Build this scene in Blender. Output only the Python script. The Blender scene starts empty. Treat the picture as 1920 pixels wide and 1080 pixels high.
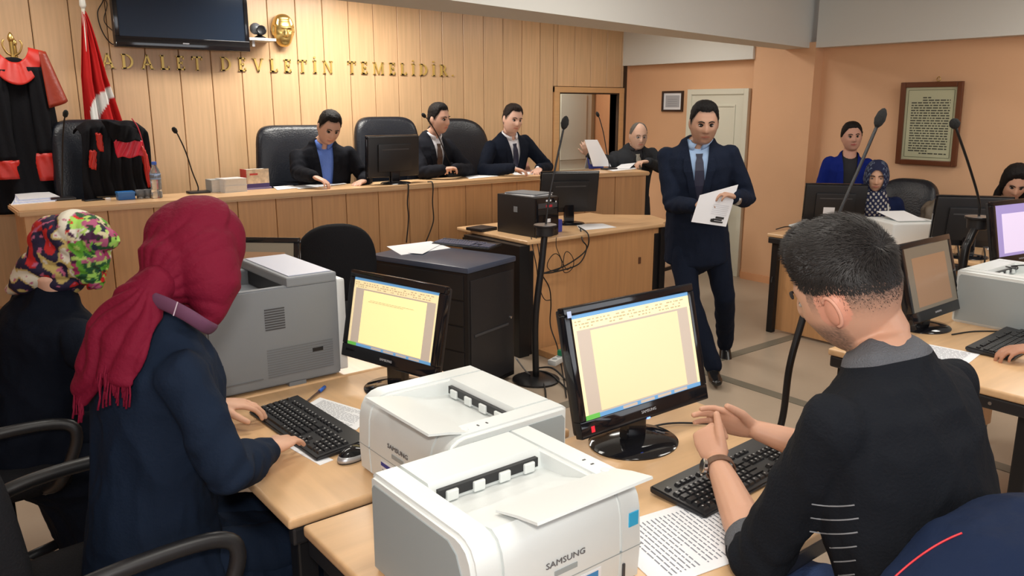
import bpy, bmesh, math, random
from mathutils import Vector, Matrix, noise
random.seed(7)
PI = math.pi
S = bpy.context.scene
COL = S.collection
# ---------------------------------------------------------------- camera
FPX, HC, PITCH, YAW = 1500.0, 1.70, math.atan(340/1500), math.radians(38)
cp, sp, cy, sy = math.cos(PITCH), math.sin(PITCH), math.cos(YAW), math.sin(YAW)
FW, RT, UP = Vector((sy*cp, cy*cp, -sp)), Vector((cy, -sy, 0)), Vector((sy*sp, cy*sp, cp))
CAM = Vector((0, 0, HC))
def P(px, py, z=None, x=None, y=None, d=None):
    """world point on the sight line of a photo pixel, at a known height, plane or distance"""
    r = FW + RT*((px-960)/FPX) + UP*((540-py)/FPX)
    t = (z-HC)/r.z if z is not None else x/r.x if x is not None else y/r.y if y is not None else d
    return CAM + r*t
cd = bpy.data.cameras.new('camera'); cam = bpy.data.objects.new('camera', cd); COL.objects.link(cam)
cd.sensor_width = 36; cd.lens = 36*FPX/1920; cd.clip_start = 0.05
R = Matrix((RT, UP, -FW)).transposed()
cam.matrix_world = Matrix.Translation(CAM) @ R.to_4x4()
S.camera = cam
# ---------------------------------------------------------------- world, lights, exposure
W = bpy.data.worlds.new('world'); S.world = W; W.use_nodes = True
W.node_tree.nodes['Background'].inputs[0].default_value = (0.80, 0.88, 1.0, 1)
W.node_tree.nodes['Background'].inputs[1].default_value = 0.5
S.view_settings.view_transform = 'Standard'; S.view_settings.look = 'None'
S.view_settings.exposure = 0.32; S.view_settings.gamma = 1.0; S.view_settings.use_curve_mapping = False
try:
    S.cycles.max_bounces = 6; S.cycles.diffuse_bounces = 4; S.cycles.glossy_bounces = 3; S.cycles.transmission_bounces = 5
    S.cycles.sample_clamp_indirect = 4; S.cycles.use_denoising = True; S.cycles.caustics_reflective = False; S.cycles.caustics_refractive = False
except Exception: pass
def area(name, loc, target, sx, sz, power, col):
    l = bpy.data.lights.new(name, 'AREA'); l.shape = 'RECTANGLE'; l.size = sx; l.size_y = sz; l.energy = power; l.color = col
    o = bpy.data.objects.new(name, l); COL.objects.link(o); o.location = loc
    o.rotation_euler = (Vector(target)-Vector(loc)).to_track_quat('-Z', 'Y').to_euler(); return o
# camera flash, fired from above the lens
area('camera_flash', (-0.05, -0.10, 1.93), (3.0, 3.6, 1.1), 0.16, 0.10, 19, (1.0, 0.95, 0.88))
# two added soft fill lights behind the camera; no windows are built there
area('fill_light_rear', (-1.3, -0.8, 1.75), (3.5, 3.5, 0.8), 2.2, 1.5, 26, (0.86, 0.93, 1.0))
area('fill_light_side', (3.4, -2.2, 1.9), (3.4, 4.0, 0.9), 3.6, 1.4, 42, (0.86, 0.93, 1.0))
# fluorescent ceiling fixtures
FIX = [(1.2, 1.0), (3.6, 0.9), (5.6, 1.6), (1.1, 3.0), (3.3, 2.6), (5.4, 5.3), (2.95, 5.72), (0.6, 5.6)]
for i, (x, y) in enumerate(FIX):
    area('ceiling_lamp_light', (x, y, 2.66), (x, y, 0), 1.2, 0.35, 42 if (x, y) == (2.95, 5.72) else 10.5, (1.0, 0.96, 0.88))

area('lobby_fill_light', (6.0, 7.2, 2.6), (6.0, 7.2, 0), 0.6, 0.3, 16, (1.0, 0.95, 0.86))  # added fill to brighten the lobby; no fixture hangs there

# ---------------------------------------------------------------- materials
MATS = {}
def mat(name, col, rough=0.5, metal=0.0, bump=0.0, bscale=40, var=0.0, vscale=6, emit=0, spec=0.5, trans=0, coat=0, stretch=(1, 1, 1), rnd=0.0):
    if name in MATS: return MATS[name]
    m = bpy.data.materials.new(name); m.use_nodes = True; nt = m.node_tree; b = nt.nodes['Principled BSDF']
    b.inputs['Base Color'].default_value = (*col, 1); b.inputs['Roughness'].default_value = rough; b.inputs['Metallic'].default_value = metal
    b.inputs['Specular IOR Level'].default_value = spec; b.inputs['Transmission Weight'].default_value = trans; b.inputs['Coat Weight'].default_value = coat
    if emit: b.inputs['Emission Color'].default_value = (*col, 1); b.inputs['Emission Strength'].default_value = emit
    tc = nt.nodes.new('ShaderNodeTexCoord'); mp = nt.nodes.new('ShaderNodeMapping'); mp.inputs['Scale'].default_value = stretch
    nt.links.new(tc.outputs['Object'], mp.inputs[0])
    if var or rnd:
        n = nt.nodes.new('ShaderNodeTexNoise'); n.inputs['Scale'].default_value = vscale; n.inputs['Detail'].default_value = 5
        nt.links.new(mp.outputs[0], n.inputs['Vector'])
        h = nt.nodes.new('ShaderNodeHueSaturation'); h.inputs['Color'].default_value = (*col, 1)
        r = nt.nodes.new('ShaderNodeMapRange'); r.inputs[1].default_value = 0.25; r.inputs[2].default_value = 0.75; r.inputs[3].default_value = 1-var; r.inputs[4].default_value = 1+var
        nt.links.new(n.outputs[0], r.inputs[0])
        if rnd:
            oi = nt.nodes.new('ShaderNodeObjectInfo'); rr = nt.nodes.new('ShaderNodeMapRange'); rr.inputs[3].default_value = 1-rnd; rr.inputs[4].default_value = 1+rnd
            nt.links.new(oi.outputs['Random'], rr.inputs[0]); mu = nt.nodes.new('ShaderNodeMath'); mu.operation = 'MULTIPLY'
            nt.links.new(r.outputs[0], mu.inputs[0]); nt.links.new(rr.outputs[0], mu.inputs[1]); nt.links.new(mu.outputs[0], h.inputs['Value'])
        else: nt.links.new(r.outputs[0], h.inputs['Value'])
        nt.links.new(h.outputs[0], b.inputs['Base Color'])
    if bump:
        n2 = nt.nodes.new('ShaderNodeTexNoise'); n2.inputs['Scale'].default_value = bscale; n2.inputs['Detail'].default_value = 3
        nt.links.new(mp.outputs[0], n2.inputs['Vector'])
        bp = nt.nodes.new('ShaderNodeBump'); bp.inputs['Strength'].default_value = bump; bp.inputs['Distance'].default_value = 0.01
        nt.links.new(n2.outputs[0], bp.inputs['Height']); nt.links.new(bp.outputs[0], b.inputs['Normal'])
    MATS[name] = m; return m
def attr_mat(name, rough=0.5, bump=0.0, bscale=60, sheen=0, sss=0, spec=0.4):
    """base colour from the mesh's own colour attribute (procedurally written)"""
    m = bpy.data.materials.new(name); m.use_nodes = True; nt = m.node_tree; b = nt.nodes['Principled BSDF']
    a = nt.nodes.new('ShaderNodeAttribute'); a.attribute_name = 'col'; nt.links.new(a.outputs['Color'], b.inputs['Base Color'])
    b.inputs['Roughness'].default_value = rough; b.inputs['Specular IOR Level'].default_value = spec
    if sss:
        b.inputs['Subsurface Weight'].default_value = sss; b.inputs['Subsurface Radius'].default_value = (0.02, 0.008, 0.004); b.inputs['Subsurface Scale'].default_value = 0.4
    if bump:
        tc = nt.nodes.new('ShaderNodeTexCoord'); n2 = nt.nodes.new('ShaderNodeTexNoise'); n2.inputs['Scale'].default_value = bscale; n2.inputs['Detail'].default_value = 4
        nt.links.new(tc.outputs['Object'], n2.inputs['Vector'])
        bp = nt.nodes.new('ShaderNodeBump'); bp.inputs['Strength'].default_value = bump; bp.inputs['Distance'].default_value = 0.005
        nt.links.new(n2.outputs[0], bp.inputs['Height']); nt.links.new(bp.outputs[0], b.inputs['Normal'])
    return m
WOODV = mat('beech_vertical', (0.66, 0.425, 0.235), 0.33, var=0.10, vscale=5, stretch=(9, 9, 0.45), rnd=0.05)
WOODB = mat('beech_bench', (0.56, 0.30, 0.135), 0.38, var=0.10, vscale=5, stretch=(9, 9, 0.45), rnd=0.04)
WOODT = mat('beech_top', (0.66, 0.42, 0.225), 0.30, var=0.09, vscale=4, stretch=(0.8, 9, 9))
WOODE = mat('beech_edge', (0.64, 0.37, 0.17), 0.35, var=0.06, vscale=5, stretch=(0.8, 9, 9))
WOODTY = mat('beech_top_across', (0.66, 0.42, 0.225), 0.30, var=0.09, vscale=4, stretch=(9, 0.8, 9))
DARKGAP = mat('dark_gap', (0.05, 0.025, 0.012), 0.8)
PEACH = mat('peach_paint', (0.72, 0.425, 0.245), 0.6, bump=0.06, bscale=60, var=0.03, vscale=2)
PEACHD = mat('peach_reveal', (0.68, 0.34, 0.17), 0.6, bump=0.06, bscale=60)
WHITEP = mat('white_paint', (0.70, 0.70, 0.66), 0.7, bump=0.05, bscale=50)
CREAM = mat('cream_door_paint', (0.70, 0.69, 0.58), 0.4)
BLACK = mat('black_plastic', (0.012, 0.012, 0.014), 0.42)
BLACKG = mat('gloss_black_plastic', (0.008, 0.008, 0.010), 0.08)
BLACKM = mat('black_steel', (0.014, 0.014, 0.016), 0.35, metal=0.3)
DKGREY = mat('dark_grey_plastic', (0.05, 0.05, 0.055), 0.5)
RUBBER = mat('black_cable', (0.01, 0.01, 0.01), 0.6)
LEATHER = mat('black_leather', (0.008, 0.010, 0.016), 0.36, bump=0.25, bscale=90)
FABB = mat('black_upholstery', (0.010, 0.010, 0.012), 0.9, spec=0.15, bump=0.3, bscale=200)
CHROME = mat('chrome', (0.7, 0.7, 0.7), 0.15, metal=1)
STEEL = mat('brushed_steel', (0.45, 0.45, 0.46), 0.35, metal=1)
WHITEPL = mat('white_plastic', (0.70, 0.73, 0.72), 0.38, bump=0.04, bscale=400)
WHITEPL2 = mat('off_white_plastic', (0.70, 0.72, 0.72), 0.42)
GREYPL = mat('pale_grey_plastic', (0.33, 0.37, 0.38), 0.5, bump=0.04, bscale=400)
MIDGREY = mat('mid_grey_plastic', (0.20, 0.215, 0.235), 0.5, bump=0.04, bscale=400)
PAPER = mat('white_paper', (0.80, 0.81, 0.84), 0.75)
INK = mat('printed_grey_text', (0.22, 0.23, 0.27), 0.8)
GOLD = mat('polished_brass', (0.70, 0.50, 0.18), 0.32, metal=0.9)
BRASSL = mat('brass_letters', (0.66, 0.46, 0.13), 0.35, metal=0.5)

# ---------------------------------------------------------------- mesh helpers
def link(name, me, m=None, parent=None, smooth=False, loc=None):
    o = bpy.data.objects.new(name, me); COL.objects.link(o)
    if m is not None:
        for q in (m if isinstance(m, (list, tuple)) else [m]): me.materials.append(q)
    if smooth: me.polygons.foreach_set('use_smooth', [True]*len(me.polygons))
    if loc is not None: o.location = loc
    if parent is not None: o.parent = parent
    return o
def obj(name, bm, m, parent=None, smooth=False, loc=None, autos=None):
    me = bpy.data.meshes.new(name); bm.to_mesh(me); bm.free()
    o = link(name, me, m, parent, smooth, loc)
    if autos is not None:
        me.polygons.foreach_set('use_smooth', [True]*len(me.polygons))
        try: me.set_sharp_from_angle(angle=math.radians(autos))
        except Exception: pass
    return o
def tag(o, label, cat, group=None, kind=None):
    if label: o['label'] = label
    if cat: o['category'] = cat
    if group: o['group'] = group
    if kind: o['kind'] = kind
    return o
def empty(name, loc=(0, 0, 0), rz=0.0, label=None, cat=None, group=None):
    o = bpy.data.objects.new(name, None); COL.objects.link(o); o.location = loc; o.rotation_euler = (0, 0, rz); o.empty_display_size = 0.1
    return tag(o, label, cat, group)
def copy_tree(o, parent=None):
    c = o.copy(); COL.objects.link(c)
    if parent is not None: c.parent = parent
    for ch in list(o.children): copy_tree(ch, c)
    return c
def struct(name, bm, m, **k):
    o = obj(name, bm, m, **k); o['kind'] = 'structure'; return o
def B(bm, x0, x1, y0, y1, z0, z1, bev=0.0, seg=2, M=None, mi=0):
    vs = [bm.verts.new((x, y, z)) for x in (x0, x1) for y in (y0, y1) for z in (z0, z1)]
    idx = [(0, 1, 3, 2), (4, 6, 7, 5), (0, 4, 5, 1), (2, 3, 7, 6), (0, 2, 6, 4), (1, 5, 7, 3)]
    fs = [bm.faces.new([vs[i] for i in f]) for f in idx]
    for f in fs: f.material_index = mi
    if bev:
        es = list({e for f in fs for e in f.edges})
        r = bmesh.ops.bevel(bm, geom=es, offset=bev, segments=seg, affect='EDGES', profile=0.6, clamp_overlap=True)
        vs = list({v for v in vs if v.is_valid} | {v for v in r['verts'] if v.is_valid})
        for f in r['faces']: f.material_index = mi
    if M is not None:
        for v in vs: v.co = M @ v.co
    return vs
def box(*a, **k):
    bm = bmesh.new(); B(bm, *a, **k); return bm
def TUBE(bm, pts, rad, n=10, cap=True, mi=0):
    """round tube through points; rad a number or list"""
    pts = [Vector(p) for p in pts]; k = len(pts); rads = rad if isinstance(rad, (list, tuple)) else [rad]*k
    rings = []; prev = None
    for i, p in enumerate(pts):
        t = (pts[min(i+1, k-1)]-pts[max(i-1, 0)]).normalized()
        if prev is None:
            a = Vector((0, 0, 1)) if abs(t.z) < 0.9 else Vector((1, 0, 0)); u = t.cross(a).normalized()
        else: u = (prev - t*prev.dot(t)).normalized()
        prev = u; v = t.cross(u)
        rings.append([bm.verts.new(p + (u*math.cos(2*PI*j/n)+v*math.sin(2*PI*j/n))*rads[i]) for j in range(n)])
    for a, b in zip(rings, rings[1:]):
        for j in range(n):
            f = bm.faces.new((a[j], a[(j+1) % n], b[(j+1) % n], b[j])); f.material_index = mi
    if cap:
        f = bm.faces.new(rings[0][::-1]); f.material_index = mi; f = bm.faces.new(rings[-1]); f.material_index = mi
def tube(pts, rad, n=10): 
    bm = bmesh.new(); TUBE(bm, pts, rad, n); return bm
def spline(pts, per=8):
    pts = [Vector(p) for p in pts]; out = []
    q = [pts[0]*2-pts[1]]+pts+[pts[-1]*2-pts[-2]]
    for i in range(1, len(q)-2):
        for s in range(per):
            t = s/per; a, b, c, d = q[i-1], q[i], q[i+1], q[i+2]
            out.append(0.5*((2*b)+(c-a)*t+(2*a-5*b+4*c-d)*t*t+(3*b-a-3*c+d)*t**3))
    out.append(pts[-1]); return out
def LATHE(bm, prof, n=24, M=None, mi=0):
    rings = []
    for r, z in prof:
        rings.append([bm.verts.new((r*math.cos(2*PI*j/n), r*math.sin(2*PI*j/n), z)) for j in range(n)])
    fs = []
    for a, b in zip(rings, rings[1:]):
        for j in range(n): fs.append(bm.faces.new((a[j], a[(j+1) % n], b[(j+1) % n], b[j])))
    fs.append(bm.faces.new(rings[0][::-1])); fs.append(bm.faces.new(rings[-1]))
    for f in fs: f.material_index = mi
    if M is not None:
        for r in rings:
            for v in r: v.co = M @ v.co
def lathe(prof, n=24, M=None):
    bm = bmesh.new(); LATHE(bm, prof, n, M); return bm
def PRISM(bm, poly, M, depth, mi=0):
    """2D polygon extruded along local z, placed with M"""
    a = [bm.verts.new(M @ Vector((x, y, 0))) for x, y in poly]; b = [bm.verts.new(M @ Vector((x, y, depth))) for x, y in poly]
    n = len(poly); fs = [bm.faces.new(a[::-1]), bm.faces.new(b)]
    for i in range(n): fs.append(bm.faces.new((a[i], a[(i+1) % n], b[(i+1) % n], b[i])))
    for f in fs: f.material_index = mi
def frame(origin, xdir, ydir):
    x = Vector(xdir).normalized(); y = Vector(ydir); y = (y-x*y.dot(x)).normalized(); z = x.cross(y)
    return Matrix.Translation(Vector(origin)) @ Matrix((x, y, z)).transposed().to_4x4()
def text(name, s, size, M, m, parent=None, depth=0.0006, align='CENTER', sx=1.0):
    c = bpy.data.curves.new(name, 'FONT'); c.body = s; c.size = size; c.extrude = depth; c.align_x = align; c.resolution_u = 2
    t = bpy.data.objects.new('t', c); COL.objects.link(t); dg = bpy.context.evaluated_depsgraph_get()
    me = bpy.data.meshes.new_from_object(t.evaluated_get(dg)); bpy.data.objects.remove(t)
    me.transform(Matrix.Diagonal((sx, 1, 1, 1))); me.transform(M); me.materials.clear()
    return link(name, me, m, parent)
def tx(*v): return Matrix.Translation(Vector(v))
def rz(a): return Matrix.Rotation(a, 4, 'Z')
def cable(name, pts, r, label, group=None, m=None, n=6, per=8):
    o = obj(name, tube(spline(pts, per), r, n), m or RUBBER, smooth=True)
    return tag(o, label, 'cable', group)
# ================================================================ SETTING
YW = 6.56                      # plane of the panelled wall
XR, XP, XQ = 6.80, 6.73, 6.86  # recess wall, pier, right wall
ZT = 2.205
# floor: vinyl field with inlaid darker strips
FLOORM = mat('beige_vinyl', (0.42, 0.34, 0.26), 0.32, bump=0.03, bscale=30, var=0.05, vscale=3)
STRIPM = mat('grey_floor_strip', (0.17, 0.155, 0.12), 0.45)
fl = struct('floor', box(-2.0, 7.6, -2.6, 8.2, -0.05, 0.0), FLOORM)
o1 = obj('floor_strip', box(4.07-0.04, 4.07+0.045, -2.2, 6.2, -0.002, 0.003), STRIPM, fl)
o1.rotation_euler = (0, 0, 0)
obj('floor_strip', box(2.3, 6.8, 3.24, 3.32, -0.002, 0.0032), STRIPM, fl)
obj('floor_strip', box(-2, 6.8, 0.2, 0.28, -0.002, 0.0032), STRIPM, fl)
cl = struct('ceiling', box(-2.0, 7.6, -2.6, 8.2, 2.80, 2.9), WHITEP)
struct('wall_left', box(-1.9, -1.8, -2.5, 8.1, 0, 2.8), PEACH)
struct('wall_back', box(-1.9, 7.1, -2.6, -2.5, 0, 2.8), PEACH)
# platform behind the bench (hidden by it)
struct('platform_floor', box(-1.8, 5.50, 5.42, YW, 0, 0.32), mat('platform_wood', (0.4, 0.22, 0.1), 0.5))
# front wall: dark backing and vertical beech planks with open joints
DX0, DX1, DZ = 5.765, 6.635, 1.835
bm = bmesh.new()
B(bm, -1.8, DX0, YW+0.02, YW+0.12, 0, 2.8); B(bm, DX0, DX1, YW+0.02, YW+0.12, DZ, 2.8); B(bm, DX1, XR+0.6, YW+0.02, YW+0.12, 0, 2.8)
wf = struct('wall_front', bm, DARKGAP)
PW = 0.2395; base = None
def plank(x0, x1, z0, z1):
    return obj('plank', box(x0+0.0025, x1-0.0025, YW-0.001, YW+0.02, z0, z1, bev=0.0035, seg=1), WOODV, wf)
x = 3.337 - 21*PW
src = None
for i in range(45):
    a, b = x+i*PW, x+(i+1)*PW
    if b < -1.7 or a > 6.72: continue
    b2 = min(b, 6.72)
    if b2 <= DX0-0.09 : plank(a, b2, 0.0, 2.8)
    elif a >= DX1+0.09: plank(a, b2, 0.0, 2.8)
    else:
        if a < DX0-0.10: plank(a, DX0-0.09, 0, 2.8); a = DX0-0.09
        plank(a, min(b2, 6.72), DZ+0.075, 2.8)
# architrave of the opening
tr = struct('door_1', box(DX0-0.085, DX0-0.012, YW-0.02, YW+0.02, 0, DZ+0.07, bev=0.004), WOODE)
obj('architrave', box(DX0-0.085, DX1+0.085, YW-0.021, YW+0.019, DZ+0.012, DZ+0.07, bev=0.004), WOODE, tr)
obj('architrave', box(DX1+0.012, DX1+0.085, YW-0.02, YW+0.02, 0, DZ+0.07, bev=0.004), WOODE, tr)
obj('jamb', box(DX0-0.012, DX0, YW-0.012, YW+0.12, 0, DZ), DARKGAP, tr)
obj('jamb', box(DX1, DX1+0.012, YW-0.012, YW+0.12, 0, DZ), DARKGAP, tr)
obj('head_jamb', box(DX0-0.012, DX1+0.012, YW-0.012, YW+0.12, DZ, DZ+0.012), DARKGAP, tr)
# lobby seen through the opening
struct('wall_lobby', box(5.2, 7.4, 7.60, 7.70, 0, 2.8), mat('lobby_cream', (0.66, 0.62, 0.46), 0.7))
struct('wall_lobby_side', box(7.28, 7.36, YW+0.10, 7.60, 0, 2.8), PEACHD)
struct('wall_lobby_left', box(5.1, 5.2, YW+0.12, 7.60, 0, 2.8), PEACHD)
lf = struct('door_2', box(6.55, 7.18, 7.55, 7.595, 0.0, 1.98, bev=0.004), CREAM)
obj('door_panel', box(6.65, 7.08, 7.535, 7.55, 1.05, 1.85, bev=0.004), CREAM, lf)
obj('door_panel', box(6.65, 7.08, 7.535, 7.55, 0.15, 0.93, bev=0.004), CREAM, lf)
# recess wall, pier, right wall
struct('wall_recess', box(XR, XR+0.2, 4.80, YW+0.02, 0, 2.8), PEACH)
struct('wall_pier', box(XP, XR+0.2, 4.20, 4.84, 0, ZT+0.06), PEACH)
struct('wall_right', box(XQ, XQ+0.2, -2.5, 4.22, 0, 2.8), PEACH)
struct('trim_1', box(XR-0.10, XR+0.05, 4.84, YW-0.001, ZT-0.06, 2.8), WHITEP)           # white upper band in the recess
struct('trim_2', box(XQ-0.13, XQ+0.05, -2.5, 4.20, ZT+0.01, 2.8), WHITEP)              # white upper band, right wall
struct('trim_3', box(6.72, 6.745, YW-0.03, YW+0.02, 0, 2.8), DARKGAP)                     # dark joint where planks end
struct('trim_4', box(6.745, XR, YW-0.03, YW+0.02, 0, 2.8), PEACH)
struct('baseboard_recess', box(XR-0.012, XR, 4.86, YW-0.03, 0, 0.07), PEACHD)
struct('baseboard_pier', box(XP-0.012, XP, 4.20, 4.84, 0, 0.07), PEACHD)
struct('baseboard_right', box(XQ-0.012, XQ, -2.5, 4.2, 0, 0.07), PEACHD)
# concrete ceiling beam running across the room, a little askew to the planked wall
a0, a1 = P(842, 0, z=ZT+0.01), P(1531, 92, z=ZT+0.01)
b0, b1 = P(629, 0, z=ZT+0.01), P(1472, 93, z=ZT+0.01)
da = (a1-a0); db = (b1-b0)
a0 -= da*0.9; b0 -= db*0.9; b1 = b1 + db*0.08
bm = bmesh.new()
lo = [bm.verts.new(v) for v in (a0, a1+Vector((0.02, 0, 0)), b1, b0)]; hi = [bm.verts.new((v.co.x, v.co.y, 2.8)) for v in lo]
bm.faces.new(lo[::-1]); bm.faces.new(hi)
for i in range(4): bm.faces.new((lo[i], lo[(i+1) % 4], hi[(i+1) % 4], hi[i]))
bmesh.ops.recalc_face_normals(bm, faces=bm.faces[:])
struct('ceiling_beam', bm, WHITEP)
# cream door in the recess wall
dy0, dy1, dz = 4.90, 5.66, 1.875
XD = XR-0.004
d3 = struct('door_3', box(XD-0.03, XD, dy0+0.05, dy1-0.05, 0.01, dz-0.05, bev=0.003), CREAM)
for (ya, yb, za, zb) in ((dy0, dy0+0.055, 0, dz), (dy1-0.055, dy1, 0, dz), (dy0+0.055, dy1-0.055, dz-0.055, dz)):
    obj('door_frame', box(XD-0.045, XD, ya, yb, za, zb, bev=0.004), CREAM, d3)
for (za, zb) in ((1.0, 1.72), (0.15, 0.88)):
    for (ya, yb, zc, zd) in ((dy0+0.15, dy1-0.15, zb-0.02, zb), (dy0+0.15, dy1-0.15, za, za+0.02), (dy0+0.15, dy0+0.17, za+0.02, zb-0.02), (dy1-0.17, dy1-0.15, za+0.02, zb-0.02)):
        obj('panel_moulding', box(XD-0.04, XD-0.03, ya, yb, zc, zd, bev=0.003), CREAM, d3)
hd = obj('door_handle', tube([(XD-0.03, dy1-0.10, 0.95), (XD-0.075, dy1-0.10, 0.95), (XD-0.08, dy1-0.20, 0.95)], 0.009, 8), STEEL, d3, smooth=True)
# fluorescent fixtures on the ceiling
LAMPM = mat('lamp_diffuser', (1.0, 0.96, 0.88), 0.5, emit=2.5)
for i, (x, y) in enumerate(FIX):
    c = empty('ceiling_light', (x, y, 2.80), 0, 'white fluorescent ceiling fixture '+['over the nearest desks', 'over the young man\'s back', 'over the right-hand desks', 'over the big grey printer', 'over the walking man', 'over the cream door end', 'between beam and inscription', 'over the hanging robe'][i], 'lamp', 'fluorescent fixtures on the ceiling')
    obj('housing', box(-0.63, 0.63, -0.19, 0.19, -0.05, 0, bev=0.005), WHITEPL2, c)
    obj('diffuser', box(-0.60, 0.60, -0.165, 0.165, -0.062, -0.05), LAMPM, c)
# ================================================================ FURNITURE
ZD = 0.77      # desk height
ZB = 1.125     # judges' bench height
BENCHY = 5.30
# ---- judges' bench: straight run, then a section angled towards the room
bench = empty('judges_bench', (0.57, BENCHY, 0), 0, 'long beech judges\' bench with vertical panels below the planked wall', 'bench')
def inb(o): o.parent = bench; o.matrix_parent_inverse = Matrix.Translation((-0.57, -BENCHY, 0)); return o
bx0, bx1 = 0.60, 4.62; E1 = Vector((5.47, 5.03, 0))
top = []
bm = bmesh.new()
poly = [(0.57, BENCHY-0.04), (4.60, BENCHY-0.04), (5.50, 5.00), (5.64, 5.32), (5.60, 5.38), (4.72, 5.62), (1.95, 5.62), (1.90, 5.70), (0.57, 5.70)]
PRISM(bm, poly, tx(0, 0, ZB-0.035), 0.035)
bmesh.ops.bevel(bm, geom=bm.edges[:], offset=0.008, segments=2, affect='EDGES')
inb(obj('bench_top', bm, WOODT, autos=40))
inb(obj('bench_carcass', box(0.63, 4.62, BENCHY+0.03, BENCHY+0.08, 0.05, ZB-0.036), DARKGAP))
inb(obj('plinth', box(0.64, 4.62, BENCHY+0.02, BENCHY+0.06, 0, 0.07), DARKGAP))
xs = [0.60]+[1.042-0.2611*0+0.2633*i for i in range(0, 14)]
xs = [v for v in xs if v < 4.60]+[4.615]
xs.insert(1, 0.79)
for a, b in zip(xs, xs[1:]):
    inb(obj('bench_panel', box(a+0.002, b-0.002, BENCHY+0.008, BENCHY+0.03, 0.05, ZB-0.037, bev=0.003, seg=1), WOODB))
Mv = frame((4.62, BENCHY+0.008, 0), (E1.x-4.62, E1.y-(BENCHY+0.0), 0), (0, 0, 1))
Lb = (Vector((5.47, 5.03))-Vector((4.62, 5.30))).length
for i in range(3):
    a, b = i*Lb/3, (i+1)*Lb/3
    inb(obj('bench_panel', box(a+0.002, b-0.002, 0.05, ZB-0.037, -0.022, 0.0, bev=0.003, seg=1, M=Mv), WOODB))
bm = bmesh.new(); B(bm, 0, Lb, 0.05, ZB-0.037, -0.05, -0.023, M=Mv); inb(obj('bench_carcass', bm, DARKGAP))
Me = frame((5.48, 5.03, 0), (5.61-5.48, 5.33-5.03, 0), (0, 0, 1))
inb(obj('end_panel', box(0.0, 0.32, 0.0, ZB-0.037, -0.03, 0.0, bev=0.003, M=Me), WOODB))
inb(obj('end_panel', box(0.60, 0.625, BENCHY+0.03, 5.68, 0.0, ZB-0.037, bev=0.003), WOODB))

# ---- desks
def desk(name, x0, x1, y0, y1, z, label, group, panel, rails, legs=True, grain='x', plug=None):
    """panel: side carrying the modesty panel; rails: sides with a black edge rail"""
    d = empty(name, (x0, y0, 0), 0, label, 'desk', group)
    def ch(o): o.parent = d; o.matrix_parent_inverse = Matrix.Translation((-x0, -y0, 0)); return o
    bm = bmesh.new(); B(bm, x0, x1, y0, y1, z-0.028, z, bev=0.009, seg=3)
    ch(obj('desktop', bm, WOODT if grain == 'x' else WOODTY, autos=40))
    for r in rails:
        if r == 'S': q = ch(obj('edge_rail', box(x0+0.01, x1-0.01, y0+0.006, y0+0.034, z-0.075, z-0.029, bev=0.008), BLACK))
        if r == 'W': q = ch(obj('edge_rail', box(x0+0.006, x0+0.034, y0+0.01, y1-0.01, z-0.075, z-0.029, bev=0.008), BLACK))
        if r == 'E': q = ch(obj('edge_rail', box(x1-0.034, x1-0.006, y0+0.01, y1-0.01, z-0.075, z-0.029, bev=0.008), BLACK))
        if r == 'N': q = ch(obj('edge_rail', box(x0+0.01, x1-0.01, y1-0.034, y1-0.006, z-0.075, z-0.029, bev=0.008), BLACK))
    if panel == 'N': ch(obj('modesty_panel', box(x0+0.05, x1-0.05, y1-0.10, y1-0.08, 0.12, z-0.03, bev=0.002), WOODB))
    if panel == 'S': ch(obj('modesty_panel', box(x0+0.03, x1-0.03, y0+0.04, y0+0.06, 0.02, z-0.03, bev=0.002), WOODB))
    if panel == 'E': ch(obj('modesty_panel', box(x1-0.10, x1-0.08, y0+0.05, y1-0.05, 0.12, z-0.03, bev=0.002), WOODB))
    if panel == 'W': ch(obj('modesty_panel', box(x0+0.08, x0+0.10, y0+0.05, y1-0.05, 0.02, z-0.03, bev=0.002), WOODB))
    if legs:
        for lx in (x0+0.03, x1-0.08):
            for ly in (y0+0.03, y1-0.08):
                ch(obj('leg', box(lx, lx+0.05, ly, ly+0.05, 0, z-0.076, bev=0.006), BLACKM))
    return d, ch
d1, c1 = desk('office_desk', 0.644, 1.975, 0.86, 1.60, ZD, 'beech desk with the nearest white printer, black bezel monitor and clasped hands', 'beech office desks', 'N', 'SWN')
d2, c2 = desk('office_desk', 0.628, 1.50, 1.640, 2.485, ZD, 'beech desk under the maroon-scarfed woman\'s typing hands and blue pen', 'beech office desks', 'E', 'S', grain='y')
c2(obj('wood_plug', lathe([(0.012, 0), (0.012, 0.004)], 14, tx(0.755, 1.6455, ZD-0.050) @ Matrix.Rotation(PI/2, 4, 'X')), WOODT, smooth=False))
d2b, c2b = desk('office_desk', 0.628, 1.50, 2.495, 3.60, ZD, 'beech desk carrying the big grey printer, in front of the floral scarf', 'beech office desks', 'E', 'N', grain='y')
d3, c3 = desk('office_desk', 2.85, 4.35, 0.86, 1.62, ZD, 'beech desk at the right with a dim monitor, a printer and one typing hand', 'beech office desks', 'N', 'SWN')
c3(obj('rail_screw', lathe([(0.006, 0), (0.006, 0.003)], 10, tx(2.856, 1.02, ZD-0.052) @ Matrix.Rotation(-PI/2, 4, 'Y')), STEEL))
c3(obj('side_panel', box(2.90, 2.915, 1.15, 1.52, 0.0, ZD-0.08), WOODB))
d4, c4 = desk('office_desk', 5.20, 5.80, 2.35, 3.53, ZD, 'beech desk before the woman in the navy patterned headscarf', 'beech office desks', 'W', 'W', grain='y')
d5, c5 = desk('office_desk', 5.20, 5.80, 1.10, 2.34, ZD, 'beech desk at the right edge before the dark-haired woman', 'beech office desks', 'W', 'W', grain='y')
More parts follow.
